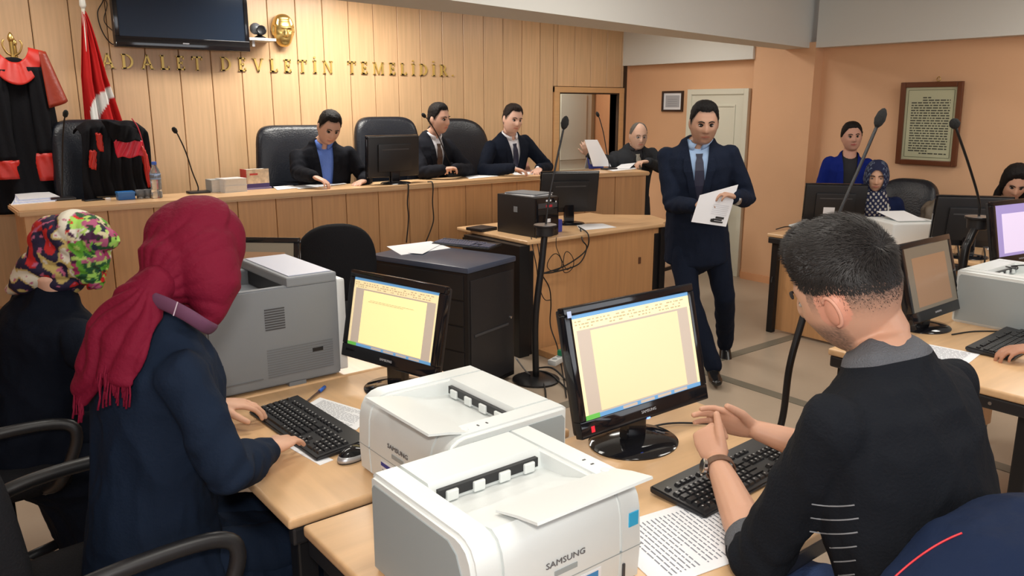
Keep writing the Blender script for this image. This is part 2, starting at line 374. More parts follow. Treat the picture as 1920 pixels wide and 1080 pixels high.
# clerk's desk in the middle, its back panel facing the room
zc = 0.815
d6, c6 = desk('clerk_desk', 3.36, 4.74, 4.13, 4.98, zc, 'beech clerk\'s desk with black computer tower and tangled cables', None, 'S', '')
bm = bmesh.new(); PRISM(bm, [(4.70, 4.135), (4.70, 4.85), (5.03, 4.55), (4.90, 4.25)], tx(0, 0, zc-0.027), 0.026)
c6(obj('desk_extension', bm, WOODT))
c6(obj('side_frame', box(3.30, 3.39, 4.14, 4.80, 0.0, zc-0.03, bev=0.004), BLACKM))
c6(obj('side_frame', box(4.71, 4.77, 4.14, 4.80, 0.0, zc-0.03, bev=0.004), BLACKM))
c6(obj('lock_plate', box(4.49, 4.515, 4.163, 4.169, 0.52, 0.57, bev=0.002), mat('brown_lock', (0.12, 0.05, 0.025), 0.5)))
# low wooden box step under the clerk's desk front, with plugs on it
tag(obj('step_board', box(3.45, 4.35, 3.93, 4.12, 0.0, 0.045, bev=0.004), WOODB), 'low beech step board on the floor below the cable tangle', 'board')

# ---- black rack cabinet
rk = empty('rack_cabinet', (2.675, 4.13, 0), math.radians(17), 'black steel rack cabinet with papers and a keyboard on its blue-grey top', 'cabinet')
w, dd, hh = 0.235, 0.385, 0.80
obj('cabinet_body', box(-w, w, -dd, dd, 0.03, hh-0.035, bev=0.006), BLACKM, rk, autos=40)
obj('cabinet_top', box(-w-0.008, w+0.008, -dd-0.008, dd+0.008, hh-0.035, hh, bev=0.01), mat('blue_grey_top', (0.055, 0.07, 0.11), 0.30), rk, autos=40)
obj('side_door', box(w, w+0.004, -dd+0.03, dd-0.03, 0.06, hh-0.07, bev=0.002), BLACK, rk)
dr = obj('front_door', box(-w+0.02, w-0.02, -dd-0.006, -dd, 0.06, hh-0.08, bev=0.003), mat('black_door', (0.018, 0.018, 0.021), 0.35), rk)
obj('door_lock', lathe([(0.009, 0), (0.009, 0.006), (0.005, 0.008)], 12, tx(w-0.05, -dd-0.006, 0.42) @ Matrix.Rotation(PI/2, 4, 'X')), CHROME, dr)
obj('handle_bar', box(-w+0.05, w-0.08, -dd-0.012, -dd-0.006, 0.375, 0.39, bev=0.002), DKGREY, dr)
for i in range(4):
    obj('drawer_front', box(-w-0.006, -w, -dd+0.03, dd-0.03, 0.14+i*0.155, 0.285+i*0.155, bev=0.003), BLACK, rk)

# ---- chairs
def superell(w, h, n, e):
    return [(w*math.copysign(abs(math.cos(2*PI*i/n))**(2/e), math.cos(2*PI*i/n)), h*math.copysign(abs(math.sin(2*PI*i/n))**(2/e), math.sin(2*PI*i/n))) for i in range(n)]
def pad(w, h, t, curve=0.03, e=3.2, n=40, taper=0.0):
    """cushion: rounded outline in x,z; thickness along y; front is -y"""
    bm = bmesh.new(); out = superell(w/2, h/2, n, e); rings = []
    for s, y in ((0.86, -t/2), (0.97, -t*0.36), (1.0, 0), (0.97, t*0.36), (0.86, t/2)):
        rings.append([bm.verts.new((x*s*(1-taper*z/h), y+curve*(x/(w/2))**2*-1, z*s)) for x, z in out])
    for a, b in zip(rings, rings[1:]):
        for j in range(n): bm.faces.new((a[j], a[(j+1) % n], b[(j+1) % n], b[j]))
    for r, dy in ((rings[0], -t*0.10), (rings[-1], t*0.10)):
        inner = [bm.verts.new((v.co.x*0.6, v.co.y+dy+curve*((v.co.x/(w/2))**2-(0.6*v.co.x/(w/2))**2), v.co.z*0.6)) for v in r]
        for j in range(n): bm.faces.new((r[j], r[(j+1) % n], inner[(j+1) % n], inner[j]))
        bm.faces.new(inner)
    bmesh.ops.recalc_face_normals(bm, faces=bm.faces[:])
    return bm
def moved(bm, M):
    for v in bm.verts: v.co = M @ v.co
    return bm
def office_chair(loc, rot, label, group, back_h=0.62, back_w=0.52, back_z=0.50, seat_z=0.48, arms=True, m=None, tilt=0.12, seat_y=0.0, e=3.2):
    """sits facing local -y"""
    m = m or LEATHER
    c = empty('office_chair', loc, rot, label, 'chair', group)
    obj('seat', moved(pad(0.50, 0.48, 0.10, curve=0.0), tx(0, seat_y, seat_z) @ Matrix.Rotation(PI/2, 4, 'X')), m, c, smooth=True)
    Mb = tx(0, seat_y+0.25, seat_z+back_z-0.30) @ Matrix.Rotation(-tilt, 4, 'X') @ tx(0, 0, back_h/2)
    bk = obj('backrest', moved(pad(back_w, back_h, 0.10, curve=0.04, e=e, taper=0.12), Mb), m, c, smooth=True)
    for q in (-0.18, 0.18):
        obj('seam', tube([Mb @ Vector((q*back_w/0.52, -0.052-0.02, -back_h*0.40)), Mb @ Vector((q*back_w/0.52*0.95, -0.056-0.02, 0)), Mb @ Vector((q*back_w/0.52*0.9, -0.052-0.02, back_h*0.38))], 0.003, 6), BLACK, bk)
    obj('back_support', tube([(0, seat_y+0.12, seat_z-0.05), (0, seat_y+0.30, seat_z-0.02), (0, seat_y+0.33, seat_z+0.25)], 0.022, 10), BLACK, c, smooth=True)
    obj('gas_column', tube([(0, seat_y, 0.09), (0, seat_y, seat_z-0.05)], 0.026, 12), BLACKM, c, smooth=True)
    for k in range(5):
        a = 2*PI*k/5+0.3; ex, ey = 0.27*math.cos(a), 0.27*math.sin(a)+seat_y
        lg = obj('base_leg', tube([(0, seat_y, 0.10), (ex, ey, 0.075)], [0.026, 0.015], 8), BLACK, c, smooth=True)
        obj('caster', moved(lathe([(0.012, -0.02), (0.027, -0.02), (0.027, 0.02), (0.012, 0.02)], 14), tx(ex, ey, 0.029) @ rz(a) @ Matrix.Rotation(PI/2, 4, 'X')), BLACK, lg)
    if arms:
        for s in (-1, 1):
            pts = [(s*0.22, seat_y-0.10, seat_z-0.03), (s*0.30, seat_y-0.14, seat_z+0.02), (s*0.31, seat_y-0.20, seat_z+0.16), (s*0.30, seat_y-0.16, seat_z+0.215), (s*0.30, seat_y+0.02, seat_z+0.225), (s*0.29, seat_y+0.18, seat_z+0.20), (s*0.26, seat_y+0.27, seat_z+0.12)]
            obj('armrest', tube(spline(pts, 6), 0.019, 10), BLACK, c, smooth=True)
    return c
G1 = 'leather chairs behind the judges\' bench'
PLZ = 0.32
ch1 = office_chair((2.62, 5.98, PLZ), math.radians(-10), 'black leather judge\'s chair with square top behind the man in blue shirt', G1, back_h=0.60, back_w=0.66, seat_z=0.44, e=6)
ch2 = office_chair((3.50, 6.02, PLZ), math.radians(-4), 'black leather judge\'s chair behind the bench monitor and brown-tie man', G1, back_h=0.66, back_w=0.62, seat_z=0.44, e=5)
ch3 = office_chair((4.28, 6.02, PLZ), math.radians(6), 'wide round-topped black leather chair behind the white-shirted judge', G1, back_h=0.64, back_w=0.76, seat_z=0.44, e=3)
ch4 = office_chair((1.20, 5.90, PLZ), math.radians(6), 'black leather chair with the black and red robe thrown over it', G1, back_h=0.66, back_w=0.56, seat_z=0.44, e=5)
office_chair((2.05, 4.42, 0), math.radians(165), 'black round-backed office chair beyond the big grey printer', None, back_h=0.46, back_w=0.47, back_z=0.42, m=FABB, e=2.4, arms=False)
office_chair((6.22, 3.12, 0), math.radians(-92), 'black leather chair behind the woman in navy patterned headscarf', None, back_h=0.52, back_w=0.50, back_z=0.44, e=3.5)

# small black four-legged stool chair by the clerk's desk end
st = empty('side_chair', (5.16, 4.62, 0), math.radians(10), 'small black wooden chair beside the end of the clerk\'s desk', 'chair')
obj('seat', box(-0.19, 0.19, -0.19, 0.19, 0.60, 0.63, bev=0.008), BLACKM, st)
for sx in (-0.165, 0.165):
    for sy_ in (-0.165, 0.165): obj('leg', box(sx-0.017, sx+0.017, sy_-0.017, sy_+0.017, 0, 0.60, bev=0.003), BLACKM, st)
for s in (-0.165, 0.165): obj('stretcher', box(-0.148, 0.148, s-0.01, s+0.01, 0.34, 0.37), BLACKM, st)
# ================================================================ EQUIPMENT
SCR_WARM = mat('screen_page_warm', (1.0, 0.86, 0.42), 0.4, emit=0.38)
SCR_WARMD = mat('screen_page_sand', (0.72, 0.60, 0.36), 0.4, emit=0.38)
SCR_BAR = mat('screen_toolbar', (0.86, 0.72, 0.42), 0.4, emit=0.36)
SCR_GREY = mat('screen_grey_margin', (0.48, 0.40, 0.33), 0.4, emit=0.36)
SCR_BLUE = mat('screen_blue_bar', (0.10, 0.25, 0.45), 0.4, emit=0.6)
SCR_GREEN = mat('screen_green_button', (0.10, 0.36, 0.06), 0.4, emit=0.6)
SCR_INK = mat('screen_text', (0.42, 0.34, 0.20), 0.4, emit=0.4)
SCR_BR = mat('screen_brown_page', (0.20, 0.115, 0.065), 0.25, emit=0.5)
SCR_BRD = mat('screen_brown_margin', (0.115, 0.095, 0.07), 0.25, emit=0.5)
SCR_LIL = mat('screen_lilac_page', (0.55, 0.47, 0.62), 0.3, emit=0.7)
SCR_LILD = mat('screen_lilac_margin', (0.27, 0.22, 0.45), 0.3, emit=0.6)
def monitor(bl, yaw, w, h, tilt, zdesk, label, group=None, theme='warm', base_r=0.125, bezel=0.024, chin=0.045, badge=True, base_off=0.0, lines=True):
    """bl: lower left corner of the housing as its user sees it; x runs right, y up the tilted screen, z towards the user"""
    t = math.radians(tilt); xd = Vector((math.cos(yaw), math.sin(yaw), 0)); back = Vector((-math.sin(yaw), math.cos(yaw), 0))
    yd = Vector((0, 0, 1))*math.cos(t)+back*math.sin(t); F = frame(bl, xd, yd)
    cb = Vector(bl)+xd*w/2+back*(0.055+base_off); r = empty('computer_monitor', (cb.x, cb.y, zdesk), yaw, label, 'monitor', group)
    I = (Matrix.Translation((cb.x, cb.y, zdesk)) @ rz(yaw)).inverted() @ F
    bm = bmesh.new()
    B(bm, 0, w, h-bezel, h, -0.022, 0.004, bev=0.004, M=I); B(bm, 0, w, 0, chin, -0.022, 0.004, bev=0.004, M=I)
    B(bm, 0, bezel, chin, h-bezel, -0.022, 0.004, bev=0.003, M=I); B(bm, w-bezel, w, chin, h-bezel, -0.022, 0.004, bev=0.003, M=I)
    obj('bezel', bm, BLACKG, r, autos=40)
    bm = bmesh.new(); B(bm, 0.006, w-0.006, 0.006, h-0.006, -0.040, -0.018, bev=0.008, M=I); B(bm, w*0.18, w*0.82, h*0.14, h*0.80, -0.058, -0.038, bev=0.012, M=I)
    bs = obj('back_housing', bm, BLACK, r, autos=40)
    obj('rear_recess', box(w*0.24, w*0.76, h*0.66, h*0.69, -0.0595, -0.0575, M=I), DKGREY, bs)
    sx0, sx1, sy0, sy1 = bezel, w-bezel, chin, h-bezel; sw, sh = sx1-sx0, sy1-sy0
    pm = {'warm': (SCR_WARM, SCR_GREY, SCR_BAR, SCR_BLUE), 'sand': (SCR_WARMD, SCR_GREY, SCR_BAR, SCR_BLUE), 'brown': (SCR_BR, SCR_BRD, SCR_BRD, SCR_BRD), 'lilac': (SCR_LIL, SCR_LILD, SCR_LILD, SCR_LILD), 'off': (BLACKG,)*4}[theme]
    bm = bmesh.new()
    def q(x0, x1, y0, y1, zz, mi): B(bm, sx0+x0*sw, sx0+x1*sw, sy0+y0*sh, sy0+y1*sh, 0, zz, M=I, mi=mi)
    q(0, 1, 0, 1, 0.0010, 1)
    if theme != 'off':
        q(0.0, 1, 0.85, 0.965, 0.0013, 2); q(0, 1, 0.965, 1.0, 0.0014, 3)
        q(0.13, 0.88, 0.055, 0.83, 0.0014, 0)
    sc = obj('screen', bm, list(pm), r)
    if theme in ('warm', 'sand'):
        bm = bmesh.new()
        def q2(x0, x1, y0, y1, zz, mi): B(bm, sx0+x0*sw, sx0+x1*sw, sy0+y0*sh, sy0+y1*sh, 0.001, zz, M=I, mi=mi)
        q2(0, 1, 0, 0.04, 0.0018, 0); q2(0, 0.11, 0, 0.045, 0.0021, 1); q2(0.13, 0.88, 0.84, 0.848, 0.0018, 2)
        q2(0.0, 0.025, 0.04, 0.85, 0.0018, 3); q2(0.978, 1.0, 0.04, 0.85, 0.0018, 3)
        for k in range(4): q2(0.30+k*0.15, 0.42+k*0.15, 0.006, 0.034, 0.0021, 2)
        obj('task_bar', bm, [SCR_BLUE, SCR_GREEN, SCR_GREY, SCR_BAR], sc)
        bm = bmesh.new(); rr = random.Random(3)
        for yy in (0.935, 0.905, 0.875):
            xx = 0.02
            while xx < 0.92:
                ww = rr.uniform(0.008, 0.03)
                if rr.random() < 0.8: q2(xx, xx+ww, yy-0.006, yy+0.006, 0.0022, 0)
                xx += ww+rr.uniform(0.006, 0.02)
        obj('toolbar_icons', bm, SCR_INK, sc)
        if theme == 'warm':
            bm = bmesh.new()
            for yy, xa, xb in ((0.70, 0.22, 0.72), (0.68, 0.20, 0.62), (0.60, 0.2, 0.2)):
                xx = xa
                while xx < xb: ww = rr.uniform(0.02, 0.05); q2(xx, xx+ww, yy-0.003, yy+0.003, 0.0022, 0); xx += ww+0.008
            obj('typed_lines', bm, SCR_INK, sc)
    if badge and theme != 'off': text('brand_lettering', 'SAMSUNG', 0.011, I @ tx(w/2, chin*0.42, 0.0045), mat('badge_silver', (0.4, 0.4, 0.42), 0.4), r, sx=1.15)
    # neck and oval foot
    iv = (Matrix.Translation((cb.x, cb.y, zdesk)) @ rz(yaw)).inverted()
    hb = iv @ (F @ Vector((w/2, h*0.25, -0.035)))
    obj('neck', box(-0.04, 0.04, hb.y-0.012, hb.y+0.02, 0.008, hb.z, bev=0.008), BLACKG, r)
    bm = lathe([(base_r*0.3, 0), (base_r, 0.0), (base_r, 0.004), (base_r*0.93, 0.010), (base_r*0.5, 0.017), (base_r*0.3, 0.019)], 40)
    obj('foot', bm, BLACKG, r, autos=30).scale = (1.0, 0.88, 1)
    return r, I
GM = 'black flat monitors on the desks'
m1, I1 = monitor((1.327, 1.407, 0.86), math.radians(-0.5), 0.502, 0.345, 14, ZD, 'glossy black monitor with a blank sand-coloured page, facing the young man', GM, 'sand', base_r=0.135, base_off=0.0)
rd = mat('red_sticker', (0.75, 0.02, 0.04), 0.5, emit=0.3); obj('heart_sticker', box(0.035, 0.047, 0.012, 0.028, 0.004, 0.0048, M=I1), rd, m1)
obj('power_light', box(0.24, 0.252, 0.0, 0.004, 0.0, 0.0055, M=I1), mat('blue_led', (0.1, 0.2, 1.0), 0.4, emit=3), m1)
obj('corner_sticker', box(0.010, 0.024, 0.317, 0.334, 0.004, 0.0047, M=I1), mat('pale_blue_sticker', (0.45, 0.55, 0.8), 0.4), m1)
m2, I2 = monitor((1.171, 2.459, 0.86), math.radians(-76.5), 0.445, 0.300, 12, ZD, 'black monitor with a bright yellow page between grey and white printers', GM, 'warm')
m3, I3 = monitor((3.228, 1.474, 0.83), math.radians(0.8), 0.453, 0.335, 16, ZD, 'black monitor with a dim brown screen behind the young man\'s head', GM, 'brown', base_r=0.12)
m7, I7 = monitor((3.315, 5.46, 1.175), math.radians(180+1), 0.455, 0.315, 3, ZB, 'black monitor seen from behind on the judges\' bench', GM, 'off', base_r=0.12)
m6, I6 = monitor((4.37, 4.53, 0.905), math.radians(180-27), 0.46, 0.325, 12, zc, 'black monitor seen from behind on the clerk\'s desk, beside the computer tower', GM, 'off')
m4, I4 = monitor((5.78, 3.10, 0.84), math.radians(180-50), 0.44, 0.31, 12, ZD, 'black monitor seen from behind with a white label, before the blue-clad woman', GM, 'off')
obj('asset_label', box(0.22, 0.30, 0.09, 0.14, -0.0595, -0.0580, M=I4), PAPER, m4)
m5, I5 = monitor((5.52, 2.02, 0.84), math.radians(180-52), 0.44, 0.33, 12, ZD, 'black monitor seen from behind in front of the dark-haired woman', GM, 'off')
m8, I8 = monitor((1.06, 3.42, 0.86), math.radians(-42), 0.36, 0.30, 10, ZD, 'black-rimmed monitor edge showing between maroon headscarf and grey printer', GM, 'brown')
m9, I9 = monitor((4.38, 1.62, 0.91), math.radians(-8), 0.45, 0.33, 12, ZD, 'monitor with a lilac screen cut off by the right edge', GM, 'lilac')

# ---- laser printers (local: front -y, width x)
def laser_printer(loc, rot, label, group, w=0.41, d=0.36, h=0.215, detail=True, flap=True, wm=None, sticker=True):
    wm = wm or WHITEPL
    r = empty('laser_printer', loc, rot, label, 'printer', group)
    rim = 0.065
    def prism(name, prof, x0, x1, m, par=r, autos=35, bev=0.0):
        bm = bmesh.new(); M = Matrix(((0, 0, 1, x0), (1, 0, 0, 0), (0, 1, 0, 0), (0, 0, 0, 1)))
        PRISM(bm, prof, M, x1-x0); bmesh.ops.recalc_face_normals(bm, faces=bm.faces[:])
        if bev: bmesh.ops.bevel(bm, geom=[e for e in bm.edges if abs(e.verts[0].co.x-e.verts[1].co.x) < 1e-6], offset=bev, segments=3, affect='EDGES')
        return obj(name, bm, m, par, autos=autos)
    arc = [(0.0, 0.010), (-0.004, 0.08), (0.0, h-0.06), (0.006, h-0.035), (0.018, h-0.015), (0.036, h-0.004), (0.055, h)]
    full = arc+[(d-0.01, h), (d, h-0.008), (d, 0.008), (d-0.01, 0), (0.01, 0)]
    prism('body_side', full, 0, rim, wm, bev=0.008); prism('body_side', full, w-rim, w, wm, bev=0.008)
    tray = arc[:6]+[(0.05, h-0.006), (0.09, h-0.014), (0.16, h-0.036), (0.235, h-0.044), (0.24, h-0.012), (0.245, h), (d-0.01, h), (d, h-0.008), (d, 0.008), (d-0.01, 0), (0.01, 0)]
    tr_ = prism('output_tray', tray, rim, w-rim, wm)
    obj('exit_slot', box(rim+0.015, w-rim-0.015, 0.228, 0.2385, h-0.034, h-0.014), BLACK, tr_)
    for k in range(4):
        xx = rim+0.03+k*0.065; obj('exit_flap', box(xx, xx+0.028, 0.222, 0.236, h-0.040, h-0.018, bev=0.003), wm, tr_)
    for s in (0, 1):
        x0 = -0.0025 if s == 0 else w
        bm = bmesh.new(); pr = [(0.035, 0.012), (0.035, h-0.07), (0.05, h-0.035), (0.075, h-0.02), (d-0.02, h-0.02), (d-0.012, h-0.03), (d-0.012, 0.012)]
        prism('side_cover', pr, x0, x0+0.0025, GREYPL)
    if flap:
        fl_ = [(-0.035, h+0.018), (-0.033, h+0.023), (0.02, h+0.014), (0.085, h-0.003), (0.085, h-0.007), (0.02, h+0.008)]
        prism('support_flap', fl_, w-rim-0.235, w-0.012, wm)
    if detail:
        obj('drawer_seam', box(0.004, w-0.004, -0.0045, 0.0, 0.078, 0.0800), GREYPL, r)
        obj('drawer_notch', box(w-0.055, w-0.049, -0.006, -0.002, 0.022, 0.052, bev=0.001), DKGREY, r)
        bt = obj('button', moved(lathe([(0.009, 0), (0.009, 0.002), (0.006, 0.003)], 16), tx(w-0.032, 0.075, h)), WHITEPL2, r)
        obj('indicator', box(w-0.036, w-0.028, 0.11, 0.114, h, h+0.0008), DKGREY, r)
        obj('indicator', box(w-0.036, w-0.028, 0.135, 0.139, h, h+0.0008), DKGREY, r)
        Mf = Matrix(((1, 0, 0, 0), (0, 0, -1, 0), (0, 1, 0, 0), (0, 0, 0, 1)))
        text('brand_lettering', 'SAMSUNG', 0.017, tx(w*0.5, -0.0036, 0.115) @ Mf, mat('badge_grey', (0.13, 0.13, 0.14), 0.4), r, sx=1.25)
        obj('model_plate', box(w*0.5-0.028, w*0.5+0.028, -0.0046, -0.003, 0.094, 0.104), GREYPL, r)
        obj('blue_badge', box(w-0.040, w-0.014, -0.0035, -0.001, 0.125, 0.155, bev=0.001), mat('cyan_badge', (0.04, 0.42, 0.72), 0.4), r)
    if sticker:
        s = obj('label_sticker', box(w*0.30, w*0.72, -0.0050, -0.002, 0.016, 0.070), PAPER, r)
        obj('sticker_band', box(w*0.30, w*0.52, -0.0054, -0.0049, 0.056, 0.066), mat('navy_print', (0.03, 0.04, 0.30), 0.6), s)
        obj('sticker_band', box(w*0.55, w*0.70, -0.0054, -0.0049, 0.050, 0.066), mat('blue_print', (0.05, 0.25, 0.55), 0.6), s)
        obj('sticker_picture', box(w*0.56, w*0.69, -0.0054, -0.0049, 0.020, 0.047), mat('green_print', (0.35, 0.55, 0.15), 0.6), s)
        for k in range(4): obj('sticker_line', box(w*0.31, w*0.50, -0.0054, -0.0049, 0.022+k*0.008, 0.024+k*0.008), INK, s)
    return r
GP = 'white laser printers'
p1 = laser_printer((0.688, 0.985, ZD), 0, 'white laser printer nearest the camera, blue badge at its right corner', GP)
p2 = laser_printer((0.888, 1.785, ZD), math.radians(-90), 'white laser printer beside the black mouse, behind the nearest printer', GP)
p3 = laser_printer((3.66, 1.17, ZD), 0, 'white laser printer at the right edge beside the dim monitor', GP, h=0.235, d=0.34, w=0.42, sticker=False)
# white printer on the far desk with paper standing in its tray
p4 = empty('laser_printer', (5.52, 2.66, ZD), math.radians(-30), 'pale printer with a sheet on top in front of the navy-scarfed woman', 'printer', GP)
obj('printer_body', box(-0.19, 0.19, -0.17, 0.17, 0.0, 0.17, bev=0.015, seg=3), WHITEPL2, p4, autos=40)
obj('side_cover', box(0.188, 0.193, -0.14, 0.15, 0.02, 0.15, bev=0.002), mat('warm_grey_plastic', (0.36, 0.34, 0.30), 0.5), p4)
obj('output_recess', box(-0.12, 0.12, -0.13, 0.05, 0.165, 0.172), GREYPL, p4)
tag(obj('paper_sheet', box(-0.105, 0.105, -0.15, 0.15, 0, 0.002, M=tx(5.53, 2.68, ZD+0.185) @ rz(math.radians(-30)) @ Matrix.Rotation(math.radians(8), 4, 'X')), PAPER), 'white sheet lying on the pale far printer', 'paper', 'paper sheets')

# ---- big grey colour printer (its grey flank faces the camera)
gx0, gx1, gy0, gy1, gh = 0.735, 1.205, 2.50, 2.94, 0.348
g = empty('colour_printer', (gx0, gy0, ZD), 0, 'big grey colour laser printer between the maroon headscarf and yellow screen', 'printer')
W_, D_ = gx1-gx0, gy1-gy0
bm = bmesh.new()
PRISM(bm, [(0.0, 0.012), (0.0, gh-0.05), (0.03, gh-0.008), (0.06, gh), (W_-0.02, gh), (W_-0.02, 0.012)], Matrix(((1, 0, 0, 0), (0, 0, 1, 0.0), (0, 1, 0, 0), (0, 0, 0, 1))), 0.03)
bmesh.ops.recalc_face_normals(bm, faces=bm.faces[:]); bmesh.ops.bevel(bm, geom=bm.edges[:], offset=0.005, segments=2, affect='EDGES')
sd = obj('side_panel', bm, MIDGREY, g, autos=40)
obj('body', box(0.01, W_-0.02, 0.03, D_, 0.0, gh-0.09, bev=0.006), MIDGREY, g)
obj('rear_wall', box(0.01, W_-0.02, D_-0.05, D_, gh-0.09, gh-0.005, bev=0.006), MIDGREY, g)
obj('left_wall', box(0.0, 0.035, 0.03, D_-0.05, gh-0.09, gh-0.03, bev=0.006), MIDGREY, g)
lid = obj('top_bridge', box(W_-0.20, W_-0.02, 0.0, D_, gh-0.005, gh+0.028, bev=0.006), MIDGREY, g)
obj('bridge_top', box(W_-0.185, W_-0.03, 0.02, D_-0.02, gh+0.028, gh+0.031, bev=0.001), mat('pale_blue_grey', (0.42, 0.45, 0.55), 0.4), lid)
obj('tray_slope', box(0.035, W_-0.02, 0.03, D_-0.05, gh-0.089, gh-0.060, bev=0.004), mat('grey_tray', (0.16, 0.175, 0.195), 0.5), g)
obj('exit_slot', box(W_-0.19, W_-0.03, 0.031, D_-0.051, gh-0.058, gh-0.006), BLACK, g)
obj('front_cover', box(W_-0.02, W_+0.012, 0.004, D_, 0.02, gh+0.0, bev=0.008), WHITEPL2, g)
for k in range(9): obj('vent_slat', box(W_*0.40, W_*0.545, -0.002, 0.001, gh*0.60+k*0.0085, gh*0.60+0.004+k*0.0085), DKGREY, sd)
lt = mat('grey_slat', (0.15, 0.16, 0.175), 0.5)
for k in range(12): obj('vent_slat', box(W_*0.40, W_*0.90, -0.002, 0.001, gh*0.13+k*0.0085, gh*0.13+0.003+k*0.0085), lt, sd)
obj('power_socket', box(W_*0.74, W_*0.82, -0.003, 0.002, gh*0.31, gh*0.345), BLACK, sd)
obj('base_notch', box(W_*0.03, W_*0.36, -0.003, 0.001, 0.045, 0.048), lt, sd)
obj('base_foot', box(W_*0.55, W_*0.68, 0.002, 0.05, 0.0, 0.014), MIDGREY, g)

# ---- keyboards
KEYM = mat('black_key', (0.016, 0.016, 0.018), 0.30); KEYB = mat('keyboard_black', (0.014, 0.014, 0.016), 0.38)
KEYL = mat('key_legend', (0.35, 0.35, 0.35), 0.6)
def key_mesh(w, dp):
    bm = bmesh.new(); g_ = 0.0015; t = 0.0035
    lo = [bm.verts.new(p) for p in ((g_, g_, 0), (w-g_, g_, 0), (w-g_, dp-g_, 0), (g_, dp-g_, 0))]
    hi = [bm.verts.new(p) for p in ((g_+t*0.8, g_+t*0.6, 0.007), (w-g_-t*0.8, g_+t*0.6, 0.007), (w-g_-t*0.8, dp-g_-t*0.5, 0.0078), (g_+t*0.8, dp-g_-t*0.5, 0.0078))]
    bm.faces.new(hi)
    for i in range(4): bm.faces.new((lo[i], lo[(i+1) % 4], hi[(i+1) % 4], hi[i]))
    if w < 0.024:      # small printed legend on the cap
        a = (g_+t*0.8+0.002, dp*0.50); vs = [bm.verts.new((a[0]+dx, a[1]+dy, 0.0080)) for dx, dy in ((0, 0), (0.005, 0), (0.005, 0.004), (0, 0.004))]
        f = bm.faces.new(vs); f.material_index = 1
    me = bpy.data.meshes.new('key'); bm.to_mesh(me); bm.free(); me.materials.append(KEYM); me.materials.append(KEYL); return me
KEYCACHE = {}
def keylayout():
    u = 0.01905; out = []
    def row(y, x, ws, dp=u):
        for w in ws:
            if w > 0: out.append((x, y, w*u, dp))
            x += abs(w)*u
    x0 = 0.012; y0 = 0.012
    row(y0, x0, [1.25, 1.25, 1.25, 6.25, 1.25, 1.25, 1.25, 1.25]); row(y0+u, x0, [1.25]+[1]*11+[2.75]); row(y0+2*u, x0, [1.75]+[1]*11+[2.25])
    row(y0+3*u, x0, [1.5]+[1]*12+[1.5]); row(y0+4*u, x0, [1]*13+[2]); row(y0+5.5*u, x0, [1, -1, 1, 1, 1, 1, -0.5, 1, 1, 1, 1, -0.5, 1, 1, 1, 1], u*0.85)
    xn = x0+15.35*u
    row(y0, xn, [1, 1, 1]); row(y0+u, xn, [-1, 1]); row(y0+3*u, xn, [1, 1, 1]); row(y0+4*u, xn, [1, 1, 1]); row(y0+5.5*u, xn, [1, 1, 1], u*0.85)
    xp = x0+18.7*u
    row(y0, xp, [2, 1, 1]); row(y0+u, xp, [1]*4); row(y0+2*u, xp, [1]*4); row(y0+3*u, xp, [1]*4); row(y0+4*u, xp, [1]*4)
    return out
def keyboard(loc, rot, label, group, single=True, L=0.455, Dp=0.165, body=None, blue=False):
    k = empty('keyboard', loc, rot, label, 'keyboard', group)
    bm = bmesh.new(); PRISM(bm, [(0, 0), (0, 0.010), (0.01, 0.013), (Dp-0.03, 0.022), (Dp, 0.024), (Dp, 0.006)], Matrix(((0, 0, 1, 0), (1, 0, 0, 0), (0, 1, 0, 0), (0, 0, 0, 1))), L)
    bmesh.ops.recalc_face_normals(bm, faces=bm.faces[:]); bmesh.ops.bevel(bm, geom=bm.edges[:], offset=0.004, segments=2, affect='EDGES')
    obj('case', bm, body or KEYB, k, autos=35)
    tl = math.atan2(0.010, Dp-0.02); M = tx(0, 0, 0.0115) @ Matrix.Rotation(tl, 4, 'X')
    lay = keylayout()
    if single:
        for (x, y, w_, dp) in lay:
            key = (round(w_, 5), round(dp, 5))
            if key not in KEYCACHE: KEYCACHE[key] = key_mesh(w_, dp)
            o = bpy.data.objects.new('key', KEYCACHE[key]); COL.objects.link(o); o.parent = k; o.matrix_local = M @ tx(x, y, 0)
    else:
        bm = bmesh.new()
        for (x, y, w_, dp) in lay: B(bm, x+0.0015, x+w_-0.0015, y+0.0015, y+dp-0.0015, 0, 0.007, M=M)
        kk = obj('key_rows', bm, mat('blue_grey_keys', (0.09, 0.10, 0.16), 0.4) if blue else KEYM, k); kk['kind'] = 'stuff'
    return k
GK = 'black keyboards'
k1 = keyboard((1.385, 1.050, ZD), math.radians(3), 'black keyboard under the young man\'s forearms', GK)
k2 = keyboard((0.795, 2.345, ZD), math.radians(-88), 'black keyboard under the maroon-scarfed woman\'s hands', GK)
k3 = keyboard((3.23, 1.10, ZD), math.radians(3), 'black keyboard under the single hand at the right edge', GK, single=False)
k4 = keyboard((2.83, 4.50, 0.80), math.radians(-68), 'black keyboard lying across the rack cabinet corner', GK, single=False, blue=True)
tag(obj('keyboard', box(5.35, 5.52, 3.25, 3.40, ZD, ZD+0.02, bev=0.004), BLACK), 'slim black keyboard end behind the label-backed far monitor', 'keyboard', GK)

